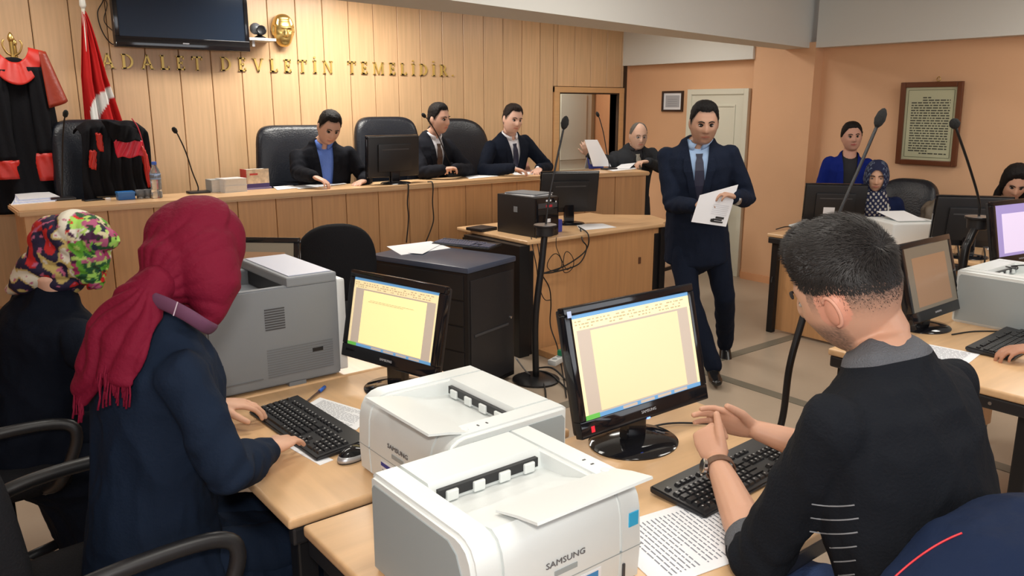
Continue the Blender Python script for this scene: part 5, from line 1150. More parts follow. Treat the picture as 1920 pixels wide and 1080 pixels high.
    if scarf != 'maroon':
        for s in (-1, 1):
            bm = bmesh.new(); c0_ = H @ tx(s*0.0305, 0.0715, 0.0045)
            ELL(bm, c0_, (0.0130, 0.0110, 0.0048 if not eyedown else 0.0028), 16, 10)
            for f in bm.faces: f.material_index = 0
            n0 = len(bm.faces); ELL(bm, c0_ @ tx(0, 0.0068, 0), (0.0058, 0.0048, 0.0046 if not eyedown else 0.0027), 12, 8); bm.faces.ensure_lookup_table()
            for f in bm.faces[n0:]: f.material_index = 1
            keep2(obj('eye', bm, [EW, EI], smooth=True), root)
            bc = tuple(v*1.0 for v in haircol) if hair != 'bald' else (0.10, 0.08, 0.06)
            bm = bmesh.new(); pts = [H @ Vector((s*xx, yy, zz)) for xx, yy, zz in ((0.013, 0.092, 0.0235), (0.028, 0.0905, 0.029), (0.046, 0.0800, 0.024))]
            LOFT(bm, spline(pts, 3), [(0.0035, 0.0028)]*3+[(0.0036, 0.003)]*3+[(0.0022, 0.002)], n=8, cap=1)
            keep2(obj('eyebrow', bm, mat('brow_%d' % int(bc[0]*1000), bc, 0.9), smooth=True), root)
    # hair
    if hair and not scarf:
        def hl(th):
            d = abs((math.degrees(th)+180) % 360-180)
            if hair == 'bald': base = [(0, 0.125), (45, 0.118), (62, 0.055), (80, 0.010), (100, 0.0), (125, -0.03), (180, -0.055)]
            elif hair == 'woman': base = [(0, 0.075), (35, 0.068), (58, 0.035), (75, 0.012), (95, -0.025), (130, -0.06), (180, -0.075)]
            elif hair == 'long': base = [(0, 0.078), (30, 0.066), (50, 0.03), (62, -0.05), (80, -0.11), (180, -0.12)]
            else: base = [(0, 0.074), (22, 0.073), (38, 0.078), (50, 0.060), (60, 0.034), (72, 0.018), (80, -0.012), (88, 0.010), (108, -0.012), (135, -0.045), (180, -0.058)]
            for (a0_, v0), (a1_, v1) in zip(base, base[1:]):
                if a0_ <= d <= a1_: return v0+(v1-v0)*(d-a0_)/(a1_-a0_)
            return base[-1][1]
        tmax = {'short': 0.014, 'bald': 0.006, 'woman': 0.013, 'long': 0.022, 'young': 0.020}[hair]
        def hoff(th, ph):
            q = headpt(th, ph, 0, False); m_ = q.z-hl(th)+0.004*noise.noise(Vector((q.x*110, q.y*110, q.z*60))); t = sstep(-0.006, 0.030, m_)
            up = (0.28+0.72*sstep(0.025, 0.095, q.z)) if hair == 'short' else 0.55+0.45*sstep(0.0, 0.09, q.z)
            w_ = 0.0025*noise.noise(Vector((q.x*60, q.y*30, q.z*60)))+0.002*noise.noise(Vector((q.x*140, q.y*50, q.z*140)))
            return -0.005+t*(0.005+tmax*up+w_)
        bm = bmesh.new(); HEADGRID(bm, H, hoff, face=False, nu=90, nv=64)
        if hair == 'woman': ELL(bm, H @ tx(0, -0.105, 0.01), (0.045, 0.035, 0.045))
        if hair == 'long':
            for s in (-1, 1): LOFT(bm, [H @ Vector((s*0.060, -0.01, 0.0)), H @ Vector((s*0.082, 0.005, -0.08)), H @ Vector((s*0.085, 0.02, -0.17)), H @ Vector((s*0.07, 0.03, -0.24))], [(0.03, 0.02), (0.032, 0.022), (0.028, 0.02), (0.012, 0.01)], n=14)
            LOFT(bm, [H @ Vector((0, -0.07, 0.0)), H @ Vector((0, -0.085, -0.10)), H @ Vector((0, -0.085, -0.22))], [(0.07, 0.03), (0.075, 0.03), (0.05, 0.02)], side=x, n=18)
        HM = mat('hair_%d' % int(haircol[0]*1000), haircol, 0.6, spec=0.15, bump=0.6, bscale=160, stretch=(1, 1, 0.35))
        keep2(obj('hair', bm, HM, smooth=True), root)
    if glasses:
        bm = bmesh.new()
        for s in (-1, 1): TUBE(bm, [H @ Vector((s*0.031+0.021*math.cos(i*PI/8), 0.094, 0.001+0.015*math.sin(i*PI/8))) for i in range(17)], 0.0011, 6)
        TUBE(bm, [H @ Vector((-0.010, 0.095, 0.004)), H @ Vector((0.010, 0.095, 0.004))], 0.0011, 6)
        for s in (-1, 1): TUBE(bm, [H @ Vector((s*0.052, 0.093, 0.005)), H @ Vector((s*0.078, 0.0, 0.006))], 0.0011, 6)
        keep2(obj('spectacles', bm, STEEL), root)
    # shirt
    if shirt:
        bm = bmesh.new(); LOFT(bm, [T @ Vector((0, p[3], p[0])) for p in PROF[:-1]], [(p[1]*W*0.955, p[2]*0.985*Dp) for p in PROF[:-1]], side=x, n=24)
        keep2(fuse('shirt', bm, 0.012, shirt, None, smooth=2), root)
        if collar:
            bm = bmesh.new(); n = 20; ne = H @ Vector((0, -0.026, -0.09)); ax = (ne-N).normalized(); cbase = N+z*0.002
            rows_ = []
            for hh_, rr2 in ((0.0, 0.070), (0.018, 0.066), (0.040, 0.061), (0.034, 0.070), (0.006, 0.079)):
                ring_ = []
                for i in range(n+1):
                    aa = math.radians(18)+(2*PI-math.radians(36))*i/n; fr_ = max(0, math.cos(aa))
                    ring_.append(bm.verts.new(cbase+x*math.sin(aa)*rr2+y*(math.cos(aa)*rr2+0.004)+ax*(hh_-0.030*fr_)-z*(0.012*fr_ if rr2 > 0.075 else 0)))
                rows_.append(ring_)
            for a_, b_ in zip(rows_, rows_[1:]):
                for i in range(n): bm.faces.new((a_[i], a_[i+1], b_[i+1], b_[i]))
            oc = keep2(obj('collar', bm, shirt, smooth=True), root); sm = oc.modifiers.new('t', 'SOLIDIFY'); sm.thickness = 0.003
    def fronty(zz): p = profat(zz); return p[3]+p[2]*Dp*0.985
    if tie:
        bm = bmesh.new(); zs = [0.462-0.02*i for i in range(19)]; prev = None
        for i, zz in enumerate(zs):
            w_ = 0.021 if i == 0 else 0.016 if i == 1 else 0.020+0.0015*i; yy = fronty(zz)+0.010+(0.006 if i == 0 else 0)
            row_ = [bm.verts.new(T @ Vector((sx*w_, yy+(0.003 if sx == 0 else 0), zz))) for sx in (-1, 0, 1)]
            if prev: 
                for j in range(2): bm.faces.new((prev[j], prev[j+1], row_[j+1], row_[j]))
            prev = row_
        ot = keep2(obj('tie', bm, tie), root); sm = ot.modifiers.new('t', 'SOLIDIFY'); sm.thickness = 0.006; sm.offset = 0
    # garment
    bm = bmesh.new(); gk = 1.07 if garment in ('jacket', 'coat') else 1.03
    pr = PROF[:-1] if garment != 'jacket' else PROF[:-1]
    LOFT(bm, [T @ Vector((0, p[3], p[0]-(0.05 if i == 0 else 0))) for i, p in enumerate(pr)], [(p[1]*W*gk+0.003, p[2]*gk*Dp+0.004) for p in pr], side=x, n=28)
    if garment in ('jacket', 'coat') and legs == 'stand':
        LOFT(bm, [T @ Vector((0, 0, 0.08)), T @ Vector((0, 0.002, -0.05)), T @ Vector((0, 0.004, -0.16))], [(0.170*W, 0.125*Dp), (0.180*W, 0.132*Dp), (0.188*W, 0.138*Dp)], cap=1, side=x, n=28)
    if skirt: LOFT(bm, [T @ Vector((0, 0, 0.10)), T @ Vector((0, 0.05, -0.05)), pel+y*0.20-Vector((0, 0, 0.12)), pel+y*0.30-Vector((0, 0, 0.42))], [(0.17*W, 0.13), (0.21*W, 0.17), (0.22*W, 0.20), (0.24*W, 0.20)], side=x, n=26)
    for s in (1, -1):
        sh, el, wr, A = arms[s]; se = A.get('se', sleeve_end); we = el.lerp(wr, se)
        g_ = 1.0 if garment != 'jacket' else 1.06
        mid = el.lerp(wr, min(se, 0.4)*0.8)
        LOFT(bm, [sh-(el-sh)*0.05, sh.lerp(el, 0.28), sh.lerp(el, 0.62), el, mid, we], [0.058*g_, 0.058*g_, 0.055*g_, 0.053*g_*arm_r, 0.050*g_*arm_r, (0.042 if se > 0.8 else 0.050*arm_r)*g_], n=18)
    ff = fold(famp, 9.0, taz*0.1)
    def gpost(co, n_):
        v = ff(co, n_)
        for s in (1, -1):   # rings of folds gathered round each elbow
            sh, el, wr, A = arms[s]; dd = (co-el).length
            if dd < 0.13:
                ax_ = ((wr-el).normalized()-(sh-el).normalized()); t = (co-el).dot((wr-sh).normalized()); v += famp*0.8*math.sin(t*110+2.5*noise.noise(co*9))*(1-dd/0.13)
        return v
    def vcut(me):
        if not (garment == 'jacket' and shirt): return
        b2 = bmesh.new(); b2.from_mesh(me); sl = 0.062/(0.50-vneck)
        def inside(f, pad=0.0):
            q = Ti @ f.calc_center_median(); return q.y > 0.01 and q.z > vneck-0.03-pad and abs(q.x) < (q.z-vneck)*sl+pad and q.y < 0.19 and q.z < 0.56
        for s in (1, -1):
            nl = Vector((1, 0, -sl*s)).normalized(); p0 = T @ Vector((0, 0, vneck)); nw = (T.to_3x3().inverted().transposed() @ nl).normalized()
            geo = [f for f in b2.faces if inside(f, 0.03)]
            geo = geo+list({e for f in geo for e in f.edges})+list({v for f in geo for v in f.verts})
            bmesh.ops.bisect_plane(b2, geom=geo, plane_co=p0, plane_no=nw, dist=1e-6)
        bmesh.ops.delete(b2, geom=[f for f in b2.faces if inside(f)], context='FACES'); b2.to_mesh(me); b2.free()
    gm = gmat or mat('cloth_%s' % '_'.join(str(int(v*1000)) for v in gcol), tuple(v*0.75 for v in gcol), 0.85, bump=0.25, bscale=180, spec=0.12)
    gname = {'jacket': 'jacket', 'coat': 'coat', 'sweater': 'sweater', 'dress': 'dress', 'blouse': 'blouse'}[garment]
    B_.garment = fuse(gname, bm, gvox, gm, root, smooth=4, post=gpost, cut=vcut)
    if garment == 'jacket' and shirt:
        sl = 0.062/(0.50-vneck)
        for s in (1, -1):
            bm = bmesh.new(); prev = None
            for i in range(13):
                zz = 0.485-(0.485-vneck)*i/12; p = profat(zz); xi = max(0.002, (zz-vneck)*sl); wl = 0.040*min(1, (zz-vneck)*9+0.25)*(1.25 if 3 <= i <= 4 else 1)*(0.7 if i < 2 else 1)
                row_ = []
                for q in (0, 0.5, 1):
                    xx = xi+wl*q; rx, ry = p[1]*W*gk+0.003, p[2]*gk*Dp+0.004; yy = p[3]+ry*math.sqrt(max(0.05, 1-(xx/rx)**2))+0.007
                    row_.append(bm.verts.new(T @ Vector((s*xx, yy, zz))))
                if prev:
                    for j in range(2): bm.faces.new((prev[j], prev[j+1], row_[j+1], row_[j]))
                prev = row_
            ol = keep2(obj('lapel', bm, gm), root); sm = ol.modifiers.new('t', 'SOLIDIFY'); sm.thickness = 0.005; sm.offset = 0
    if cuffs:
        for s in (1, -1):
            sh, el, wr, A = arms[s]; bm = bmesh.new(); d_ = (wr-el).normalized()
            LOFT(bm, [wr-d_*0.05, wr+d_*0.008], [0.034, 0.034], n=16, cap=1); keep2(obj('cuff', bm, cuffs, smooth=True), root)
    # legs
    tm = trousers or gm; bm = bmesh.new()
    if legs == 'sit':
        hz = pel.z; fy = Vector((y.x, y.y, 0)).normalized(); fx = Vector((fy.y, -fy.x, 0))
        for s in (1, -1):
            hip = pel+fx*s*0.09+Vector((0, 0, 0.0)); kn = hip+fy*0.40+fx*s*0.03-Vector((0, 0, 0.0)); kn.z = max(floor+0.44, hz-0.06); an = Vector((kn.x, kn.y, floor+0.10))-fy*0.03
            LOFT(bm, [hip, hip.lerp(kn, 0.5), kn, kn.lerp(an, 0.4), an], [(0.088, 0.082), 0.078, 0.062, 0.060, 0.046], n=16)
            if shoes: SHOE(root, an, fy, floor)
    elif legs == 'stand':
        for s, (hip, kn, an, toe) in zip((1, -1), standlegs):
            hip, kn, an = Vector(hip), Vector(kn), Vector(an)
            LOFT(bm, [hip, hip.lerp(kn, 0.5), kn, kn.lerp(an, 0.35), an], [(0.095, 0.098), 0.083, 0.066, 0.064, 0.054], n=18)
            SHOE(root, an, Vector(toe).normalized(), an.z-0.09)
        LOFT(bm, [pel+Vector((0, 0, 0.05)), pel-Vector((0, 0, 0.08))], [(0.145, 0.10), (0.14, 0.10)], side=x, n=20)
    keep2(fuse('trousers', bm, 0.011, tm, None, smooth=3, post=fold(0.006, 8, 3.3)), root)
    return B_
SHOEM = mat('black_shoe_leather', (0.010, 0.010, 0.011), 0.22)
def SHOE(root, an, fwd, floor):
    bm = bmesh.new(); fwd = Vector(fwd).normalized(); a = Vector(an); sd = fwd.cross(Vector((0, 0, 1))) if abs(fwd.z) < 0.9 else Vector((1, 0, 0)); upv = sd.cross(fwd)
    b = a-upv*0.045
    LOFT(bm, [b-fwd*0.055, b-fwd*0.01, b+fwd*0.06, b+fwd*0.13, b+fwd*0.18], [(0.034, 0.040), (0.036, 0.044), (0.042, 0.034), (0.044, 0.026), (0.032, 0.020)], side=sd, n=18)
    LOFT(bm, [a+upv*0.03, a-upv*0.04], [0.044, 0.042], n=14)
    keep2(fuse('shoe', bm, 0.008, SHOEM, None, smooth=2), root)

# gilded face relief on the planked wall
gm_ = empty('face_relief', (2.72, YW, 2.30), 0, 'gilded metal face relief on the planked wall right of the camera shelf', 'sculpture')
Mg = headM((2.722, YW-0.055, 2.295), -98, 4, 0, 1.02) @ Matrix.Diagonal((1, 0.85, 1, 1))
bm = bmesh.new(); HEADGRID(bm, Mg)
for s in (-1, 1): ELL(bm, Mg @ tx(s*0.079, -0.006, -0.004), (0.009, 0.017, 0.028))
LOFT(bm, spline([Mg @ Vector((-0.05, 0.088, 0.030)), Mg @ Vector((-0.03, 0.099, 0.033)), Mg @ Vector((0, 0.097, 0.026)), Mg @ Vector((0.03, 0.099, 0.033)), Mg @ Vector((0.05, 0.088, 0.030))], 4), [0.0055]*17, n=8)
def gq(th, ph):
    q = headpt(th, ph, 0, False); d = abs((math.degrees(th)+180) % 360-180)
    return -0.004+0.016*sstep(0, 0.02, q.z-(0.078 if d < 45 else 0.03 if d < 75 else -0.02))
HEADGRID(bm, Mg, gq, face=False)
def backcut(me):
    b2 = bmesh.new(); b2.from_mesh(me); bmesh.ops.bisect_plane(b2, geom=b2.faces[:]+b2.edges[:]+b2.verts[:], plane_co=(0, YW-0.001, 0), plane_no=(0, 1, 0), clear_outer=True); b2.to_mesh(me); b2.free()
keep2(fuse('gilt_face', bm, 0.0035, GOLD, None, smooth=1, cut=backcut), gm_)
# ================================================================ PEOPLE
Z3 = Vector((0, 0, 1))
NAVY = (0.010, 0.014, 0.028); DARK = (0.010, 0.011, 0.015)
SH_BLUE = mat('blue_shirt', (0.10, 0.20, 0.62), 0.7, bump=0.3, bscale=60); SH_WHITE = mat('white_shirt', (0.72, 0.73, 0.78), 0.7); SH_LBLUE = mat('light_blue_shirt', (0.33, 0.48, 0.72), 0.7)
TIE_B = mat('brown_tie', (0.07, 0.035, 0.022), 0.6, var=0.5, vscale=120); TIE_N = mat('navy_tie', (0.014, 0.016, 0.040), 0.5)
def desk_arm(el, wr, f, curl=(0.35, 0.55, 0.4), **k): return dict(el=el, wr=wr, f=f, b=(0, 0, 1), curl=curl, **k)
zh = ZB+0.035
# judge in blue shirt
h = P(617, 240, y=5.62)
person('man in open black jacket and blue shirt, head bowed, writing at the bench', (h, -98, 26, -8), (2.65, 5.71, 1.430), (2.70, 5.84, 0.84), -104,
       R_arm=desk_arm(P(560, 325, y=5.66), P(588, 331, y=5.42)+Z3*0.0, (0.6, -0.7, -0.35), s=0.95), L_arm=desk_arm((2.95, 5.62, ZB+0.03), (2.86, 5.47, ZB+0.03), (-0.6, -0.3, -0.1)),
       gcol=(0.008, 0.009, 0.014), shirt=SH_BLUE, hair='short', hs=1.02, floor=PLZ, vneck=0.02, eyedown=True, W=1.10, skin=(0.56, 0.33, 0.24))
# judge with brown tie, hands clasped
h = P(823, 223, y=5.66)
hw = P(845, 318, y=5.42)
person('man in dark suit and brown tie with clasped hands on the bench', (h, -72, 6, 4), (3.66, 5.76, 1.465), (3.62, 5.88, 0.86), -82,
       R_arm=desk_arm((3.46, 5.60, ZB+0.05), hw+Vector((-0.055, 0.03, 0.0)), (0.9, -0.2, 0.15), curl=(0.5, 0.9, 0.5), s=0.95), L_arm=desk_arm((3.93, 5.62, ZB+0.05), hw+Vector((0.075, 0.05, 0.0)), (-0.9, -0.35, 0.15), curl=(0.5, 0.9, 0.5), s=0.95),
       gcol=(0.012, 0.013, 0.019), shirt=SH_WHITE, tie=TIE_B, hair='short', hs=1.0, floor=PLZ, vneck=0.14, W=1.06, stub=0.08, cuffs=SH_WHITE, skin=(0.58, 0.34, 0.25))
# judge in white shirt, navy tie
h = P(961, 224, y=5.62)
person('man in dark suit, white shirt and navy tie leaning over the bench end', (h, -98, 10, -5), (4.43, 5.71, 1.455), (4.50, 5.90, 0.86), -92,
       R_arm=desk_arm(P(905, 320, y=5.62), P(962, 318, y=5.36)+Z3*0.01, (0.75, -0.5, -0.2), s=0.95), L_arm=desk_arm((4.78, 5.58, ZB+0.03), P(1010, 316, y=5.45), (-0.5, -0.5, -0.1), s=0.95),
       gcol=(0.008, 0.012, 0.024), shirt=SH_WHITE, tie=TIE_N, hair='short', haircol=(0.018, 0.012, 0.011), hs=1.03, floor=PLZ, vneck=0.12, cuffs=SH_WHITE, W=1.10, skin=(0.62, 0.38, 0.29))
# older man standing at the end of the bench
h = P(1197, 256, y=5.42)
person('older balding man in grey suit standing at the bench end with papers', (h, -118, 8, 0), (5.80, 5.49, 1.315), (5.88, 5.60, 0.80), -112,
       R_arm=dict(el=(5.60, 5.56, 1.17), wr=P(1103, 291, y=5.62), f=(-0.35, 0.0, 0.6), b=(-0.6, -0.6, 0), curl=(0.3, 0.5, 0.4), s=0.9), L_arm=desk_arm((6.0, 5.33, 1.12), P(1214, 303, y=5.22), (-0.95, 0.1, 0.0), curl=(0.6, 0.8, 0.5)),
       gcol=(0.035, 0.038, 0.044), shirt=mat('black_knit', (0.02, 0.02, 0.024), 0.8), hair='bald', haircol=(0.12, 0.11, 0.10), hs=1.04, W=1.12, legs='stand', vneck=0.16, glasses=True, skin=(0.56, 0.36, 0.27), collar=True, tie=mat('pale_pattern_tie', (0.35, 0.33, 0.28), 0.6, var=0.5, vscale=90),
       standlegs=[((5.80, 5.60, 0.80), (5.75, 5.56, 0.45), (5.74, 5.60, 0.09), (-0.3, -1, 0)), ((5.98, 5.56, 0.80), (5.99, 5.50, 0.45), (6.0, 5.56, 0.09), (-0.1, -1, 0))])
sheet([P(1096, 262, y=5.55), P(1120, 262, y=5.55), P(1146, 312, y=5.50), P(1112, 312, y=5.50)], 'large white sheet held upright behind the desk calendar')
# walking man
h = P(1320, 232, y=3.10)
aw = 3.12
dW = Vector((-0.80, -0.60, 0)).normalized(); sW = Vector((dW.y, -dW.x, 0))
hx, hy = 3.88, 3.16
def W_(r, f, z): return Vector((hx, hy, z))+sW*r*-1*-1+dW*f
ft1, ft2 = P(1340, 705, z=0.0), P(1362, 672, z=0.0)
wm = person('dark-haired man in navy suit walking with a white document in both hands', (h, -132, 10, 0), (3.89, 3.16, 1.488), (3.99, 3.22, 0.93), -136,
       R_arm=dict(el=P(1262, 385, y=3.22), wr=P(1300, 385, y=3.02), f=(0.55, -0.75, 0.28), b=(0.1, -0.3, 0.9), curl=(0.35, 0.6, 0.5), th=-1), L_arm=dict(el=P(1402, 375, y=2.98), wr=P(1376, 368, y=2.88), f=(-0.85, 0.1, 0.22), b=(0.3, -0.3, 0.9), curl=(0.4, 0.7, 0.5)),
       gcol=(0.011, 0.017, 0.036), shirt=SH_LBLUE, tie=TIE_N, hair='short', haircol=(0.007, 0.006, 0.006), hs=1.02, legs='stand', vneck=0.16, stub=0.10, W=1.08, cuffs=SH_LBLUE, skin=(0.44, 0.25, 0.17), vox=0.005, gvox=0.008,
       standlegs=[((3.93, 3.29, 0.90), (3.93, 3.20, 0.50), P(1338, 688, z=0.09), (-0.7, -0.7, 0)), ((4.10, 3.17, 0.90), (4.18, 3.12, 0.50), P(1360, 645, y=3.30), (-0.45, -0.45, -0.55))])
paper = sheet([P(1312, 366, y=2.93), P(1384, 346, y=2.86), P(1361, 425, y=2.88), P(1296, 416, y=2.95)], 'white document with small dark photo held by the walking man', name='document')
pc0, pcx, pcy = P(1296, 416, y=2.95), (P(1361, 425, y=2.88)-P(1296, 416, y=2.95)), (P(1312, 366, y=2.93)-P(1296, 416, y=2.95))
bm = bmesh.new(); nn = pcx.cross(pcy).normalized(); nn = nn if nn.dot(CAM-pc0) > 0 else -nn
def pp_(u, v): return pc0+pcx*u+pcy*v+nn*0.003
for (u0, u1, v0, v1, mi) in ((0.52, 0.86, 0.10, 0.16, 0), (0.55, 0.82, 0.18, 0.24, 0), (0.62, 0.86, 0.25, 0.33, 0), (0.50, 0.60, 0.12, 0.22, 0))+tuple((0.45, 0.9, 0.40+0.07*k, 0.415+0.07*k, 1) for k in range(6)):
    f = bm.faces.new([bm.verts.new(pp_(u, v)) for u, v in ((u0, v0), (u1, v0), (u1, v1), (u0, v1))]); f.material_index = mi
q = obj('printed_marks', bm, [mat('photo_black', (0.02, 0.02, 0.02), 0.6), mat('pale_print', (0.55, 0.56, 0.6), 0.7)], paper); q['kind'] = 'stuff'
wt = P(1380, 372, y=2.86); tag(obj('wrist_watch', moved(lathe([(0.030, 0), (0.032, 0.002), (0.032, 0.018), (0.030, 0.020)], 20), tx(*P(1379, 375, y=2.87)) @ Matrix.Rotation(PI/2, 4, 'Y')), STEEL, smooth=True), 'steel watch on the walking man\'s left wrist', 'watch')
# woman in royal blue standing at the back
h = P(1597, 257, y=3.55)
person('woman with tied-back dark hair in royal blue jacket standing by the wall', (h, -138, 0, 4), (h.x+0.02, h.y+0.02, h.z-0.150), (h.x+0.04, h.y+0.06, h.z-0.66), -140,
       gcol=(0.008, 0.022, 0.22), shirt=mat('black_top', (0.012, 0.012, 0.016), 0.8), garment='jacket', vneck=-0.10, hair='woman', haircol=(0.014, 0.010, 0.009), hs=0.96, legs='stand', W=0.82, skin=(0.55, 0.30, 0.22), lipcol=(0.42, 0.10, 0.09), collar=False,
       standlegs=[((h.x+0.10, h.y+0.0, h.z-0.68), (h.x+0.10, h.y, 0.42), (h.x+0.1, h.y, 0.09), (-0.7, -0.7, 0)), ((h.x-0.03, h.y+0.12, h.z-0.68), (h.x-0.03, h.y+0.12, 0.42), (h.x-0.03, h.y+0.12, 0.09), (-0.7, -0.7, 0))], trousers=mat('black_trousers', (0.012, 0.012, 0.014), 0.8))
# headscarf builder for the far woman and the two near ones
def scarf_shell(bm, H, off=0.014, nk=None, drape=(0.075, 0.105)):
    HEADGRID(bm, H, lambda th, ph: off, face=False, nu=40, nv=30)
    if nk is not None: LOFT(bm, [H @ Vector((0, -0.01, -0.05)), H @ Vector((0, -0.008, -0.11)), nk, nk-Z3*0.06], [0.066, drape[0], drape[1], drape[1]*1.25], n=22)
def face_cut(H, rx=0.056, rz_=0.088, cz=-0.012):
    Hi = H.inverted()
    def f(me):
        b2 = bmesh.new(); b2.from_mesh(me)
        kill = [fc for fc in b2.faces if (lambda q: q.y > 0.02 and (q.x/rx)**2+((q.z-cz)/rz_)**2 < 1)(Hi @ fc.calc_center_median())]
        bmesh.ops.delete(b2, geom=kill, context='FACES'); b2.to_mesh(me); b2.free()
    return f
h = P(1643, 332, y=3.08)
sw = person('woman in navy patterned headscarf seated behind the pale far printer', (h, -150, 8, 0), (h.x+0.02, h.y+0.02, h.z-0.145), (h.x+0.13, h.y+0.05, 0.58), -150, gcol=(0.010, 0.018, 0.065), garment='blouse', hair=None, scarf='yes', hs=0.96, W=0.90, skin=(0.58, 0.33, 0.22), lipcol=(0.45, 0.16, 0.12))
def navyscarf(co):
    q = sw.Hi @ co; u = math.atan2(q.x, q.y); v = q.z
    z_ = (v*38+abs(((u*5) % 2)-1)*1.2) % 1.6
    if q.z < -0.10: return (0.42, 0.40, 0.36) if (math.sin(q.x*170)*math.sin(q.z*150) > 0.35 and q.y > 0) else (0.012, 0.016, 0.05)
    return (0.16, 0.20, 0.27) if (z_ < 0.3 and q.x < 0.1 and abs(u) > 0.5) else (0.014, 0.018, 0.050)
bm = bmesh.new(); scarf_shell(bm, sw.H, 0.014, nk=h+Vector((0, 0, -0.18)))
keep2(fuse('headscarf', bm, 0.005, CLOTHCOL, None, smooth=3, post=fold(0.004, 16, 2), col=navyscarf, cut=face_cut(sw.H, 0.052, 0.084, -0.010)), sw.root)
fb = sw.T
ribb = lambda s: [fb @ Vector((s*0.075, 0.05, 0.50)), fb @ Vector((s*0.10, 0.115, 0.44)), fb @ Vector((s*0.085, 0.145, 0.36)), fb @ Vector((s*0.04, 0.150, 0.30))]
for s in (1, -1):
    keep2(obj('pale_trim', tube(spline(ribb(s), 5), 0.009, 8), mat('cream_trim', (0.50, 0.50, 0.46), 0.7), smooth=True), sw.root)
# dark-haired woman, right edge, looking down
h = P(1903, 343, y=2.28)
person('dark-haired woman in speckled grey top bowed at the right edge', (h, -150, 28, -6), (h.x+0.06, h.y+0.04, h.z-0.15), (h.x+0.20, h.y+0.08, 0.58), -150, gmat=mat('speckled_grey_knit', (0.16, 0.16, 0.17), 0.85, var=0.8, vscale=90), garment='sweater', hair='long', haircol=(0.010, 0.008, 0.008), hs=1.0, W=0.92, skin=(0.52, 0.29, 0.20), eyedown=True)
office_chair((h.x+0.18, h.y+0.08, 0), math.radians(-90), 'black office chair mostly hidden behind the dark-haired woman', None, back_h=0.40, back_w=0.44, back_z=0.36)
# operator outside the frame at the right whose hand rests on the keyboard
person('person cut off by the right edge, one hand on the keyboard', ((3.86, 0.72, 1.32), 96, 20, 0), (3.86, 0.66, 1.16), (3.84, 0.46, 0.56), 94,
       L_arm=dict(el=(3.86, 0.86, 0.87), wr=P(1948, 652, z=ZD+0.06), f=(-0.62, 0.62, -0.10), b=(0, 0, 1), curl=(0.35, 0.5, 0.45)), R_arm=dict(el=(4.12, 0.82, 0.84), wr=(3.95, 1.02, ZD+0.06), f=(-0.2, 1, -0.1), b=(0, 0, 1)),
       gcol=(0.02, 0.02, 0.025), garment='sweater', hair='short', sleeve_end=0.6, skin=(0.44, 0.22, 0.14))
office_chair((3.84, 0.42, 0), math.radians(180), 'black office chair of the operator beyond the right edge', None, back_h=0.5, back_w=0.46, back_z=0.40)

# ---------------------------------------------------------------- young man in the foreground
YH = P(1588, 545, d=1.52); YN = Vector((1.43, 0.705, 1.235))
ym = person('young man with short dark hair in black sweater, hands clasped over the keyboard', (YH, 92, 21, -19), YN, (1.42, 0.52, 0.68), 88,
       L_arm=dict(el=P(1425, 1052, z=0.825), wr=P(1345, 868, z=0.865), f=(0.25, 0.55, 0.55), b=(-0.75, -0.25, 0.45), curl=(1.15, 1.0, 0.4), se=0.12, s=0.98, tcurl=0.15, tdir=(0.15, 0.35, 0.9), th=1),
       R_arm=dict(el=(1.80, 0.86, 0.84), wr=P(1418, 806, z=0.900), f=P(1290, 768, z=0.935)-P(1418, 806, z=0.900), b=(0.45, 0.75, 0.35), curl=(0.15, 0.35, 0.25), se=0.30, s=0.98, tcurl=0.3, th=-1),
       gcol=(0.011, 0.013, 0.018), garment='sweater', hair=None, haircol=(0.014, 0.012, 0.012), hs=1.03, skin=(0.56, 0.31, 0.21), vox=0.0035, gvox=0.007, famp=0.008, arm_r=1.12, stub=0.0, trousers=mat('blue_jeans', (0.02, 0.045, 0.13), 0.85, bump=0.3, bscale=150), W=1.13, Dp=1.1)
Hy, Hyi = ym.H, ym.Hi
def yline(d): 
    for (a0, v0), (a1, v1) in zip([(0, 0.070), (35, 0.066), (52, 0.050), (66, 0.042), (80, 0.036), (100, 0.032), (125, 0.018), (150, 0.004), (180, -0.002)], [(35, 0.066), (52, 0.050), (66, 0.042), (80, 0.036), (100, 0.032), (125, 0.018), (150, 0.004), (180, -0.002), (181, -0.002)]):
        if a0 <= d <= a1: return v0+(v1-v0)*(d-a0)/(a1-a0)
    return 0
# skin colouring: clipped sides, stubble, flushed ear
def ycol(co):
    q = Hyi @ co; c = Vector((0.56, 0.31, 0.21))
    if q.length < 0.17:
        d = math.degrees(abs(math.atan2(q.x, q.y)))
        line = 0.055 if d < 50 else 0.02 if d < 75 else -0.015 if d < 95 else -0.02-(d-95)*0.0007
        line = yline(min(180, d))-0.022; f = sstep(line-0.040, line+0.022, q.z)*(1 if d > 60 or q.z > 0.07 else 0.0)
        if abs(q.x) > 0.074 and abs(q.y+0.006) < 0.03 and abs(q.z+0.004) < 0.036: f = 0; c = Vector((0.62, 0.29, 0.20))
        st_ = 0.0
        if q.y > -0.012 and q.z < -0.02 and q.z > -0.14: st_ = 0.95*sstep(0.0, 0.03, q.y+0.02)*sstep(-0.015, -0.05, q.z)
        nz_ = 0.75+0.5*noise.noise(q*420)
        c = c.lerp(Vector((0.05, 0.042, 0.040)), min(1, f*0.85*nz_)); c = c.lerp(Vector((0.10, 0.065, 0.05)), min(1, st_*nz_))
        if q.y > 0.05 and abs(q.x) < 0.024 and abs(q.z+0.060) < 0.007: c = Vector((0.45, 0.17, 0.14))
    return c
a_ = ym.body.data.color_attributes['col']; buf = []
for v in ym.body.data.vertices: c = ycol(v.co); buf += [c[0], c[1], c[2], 1]
a_.data.foreach_set('color', buf)
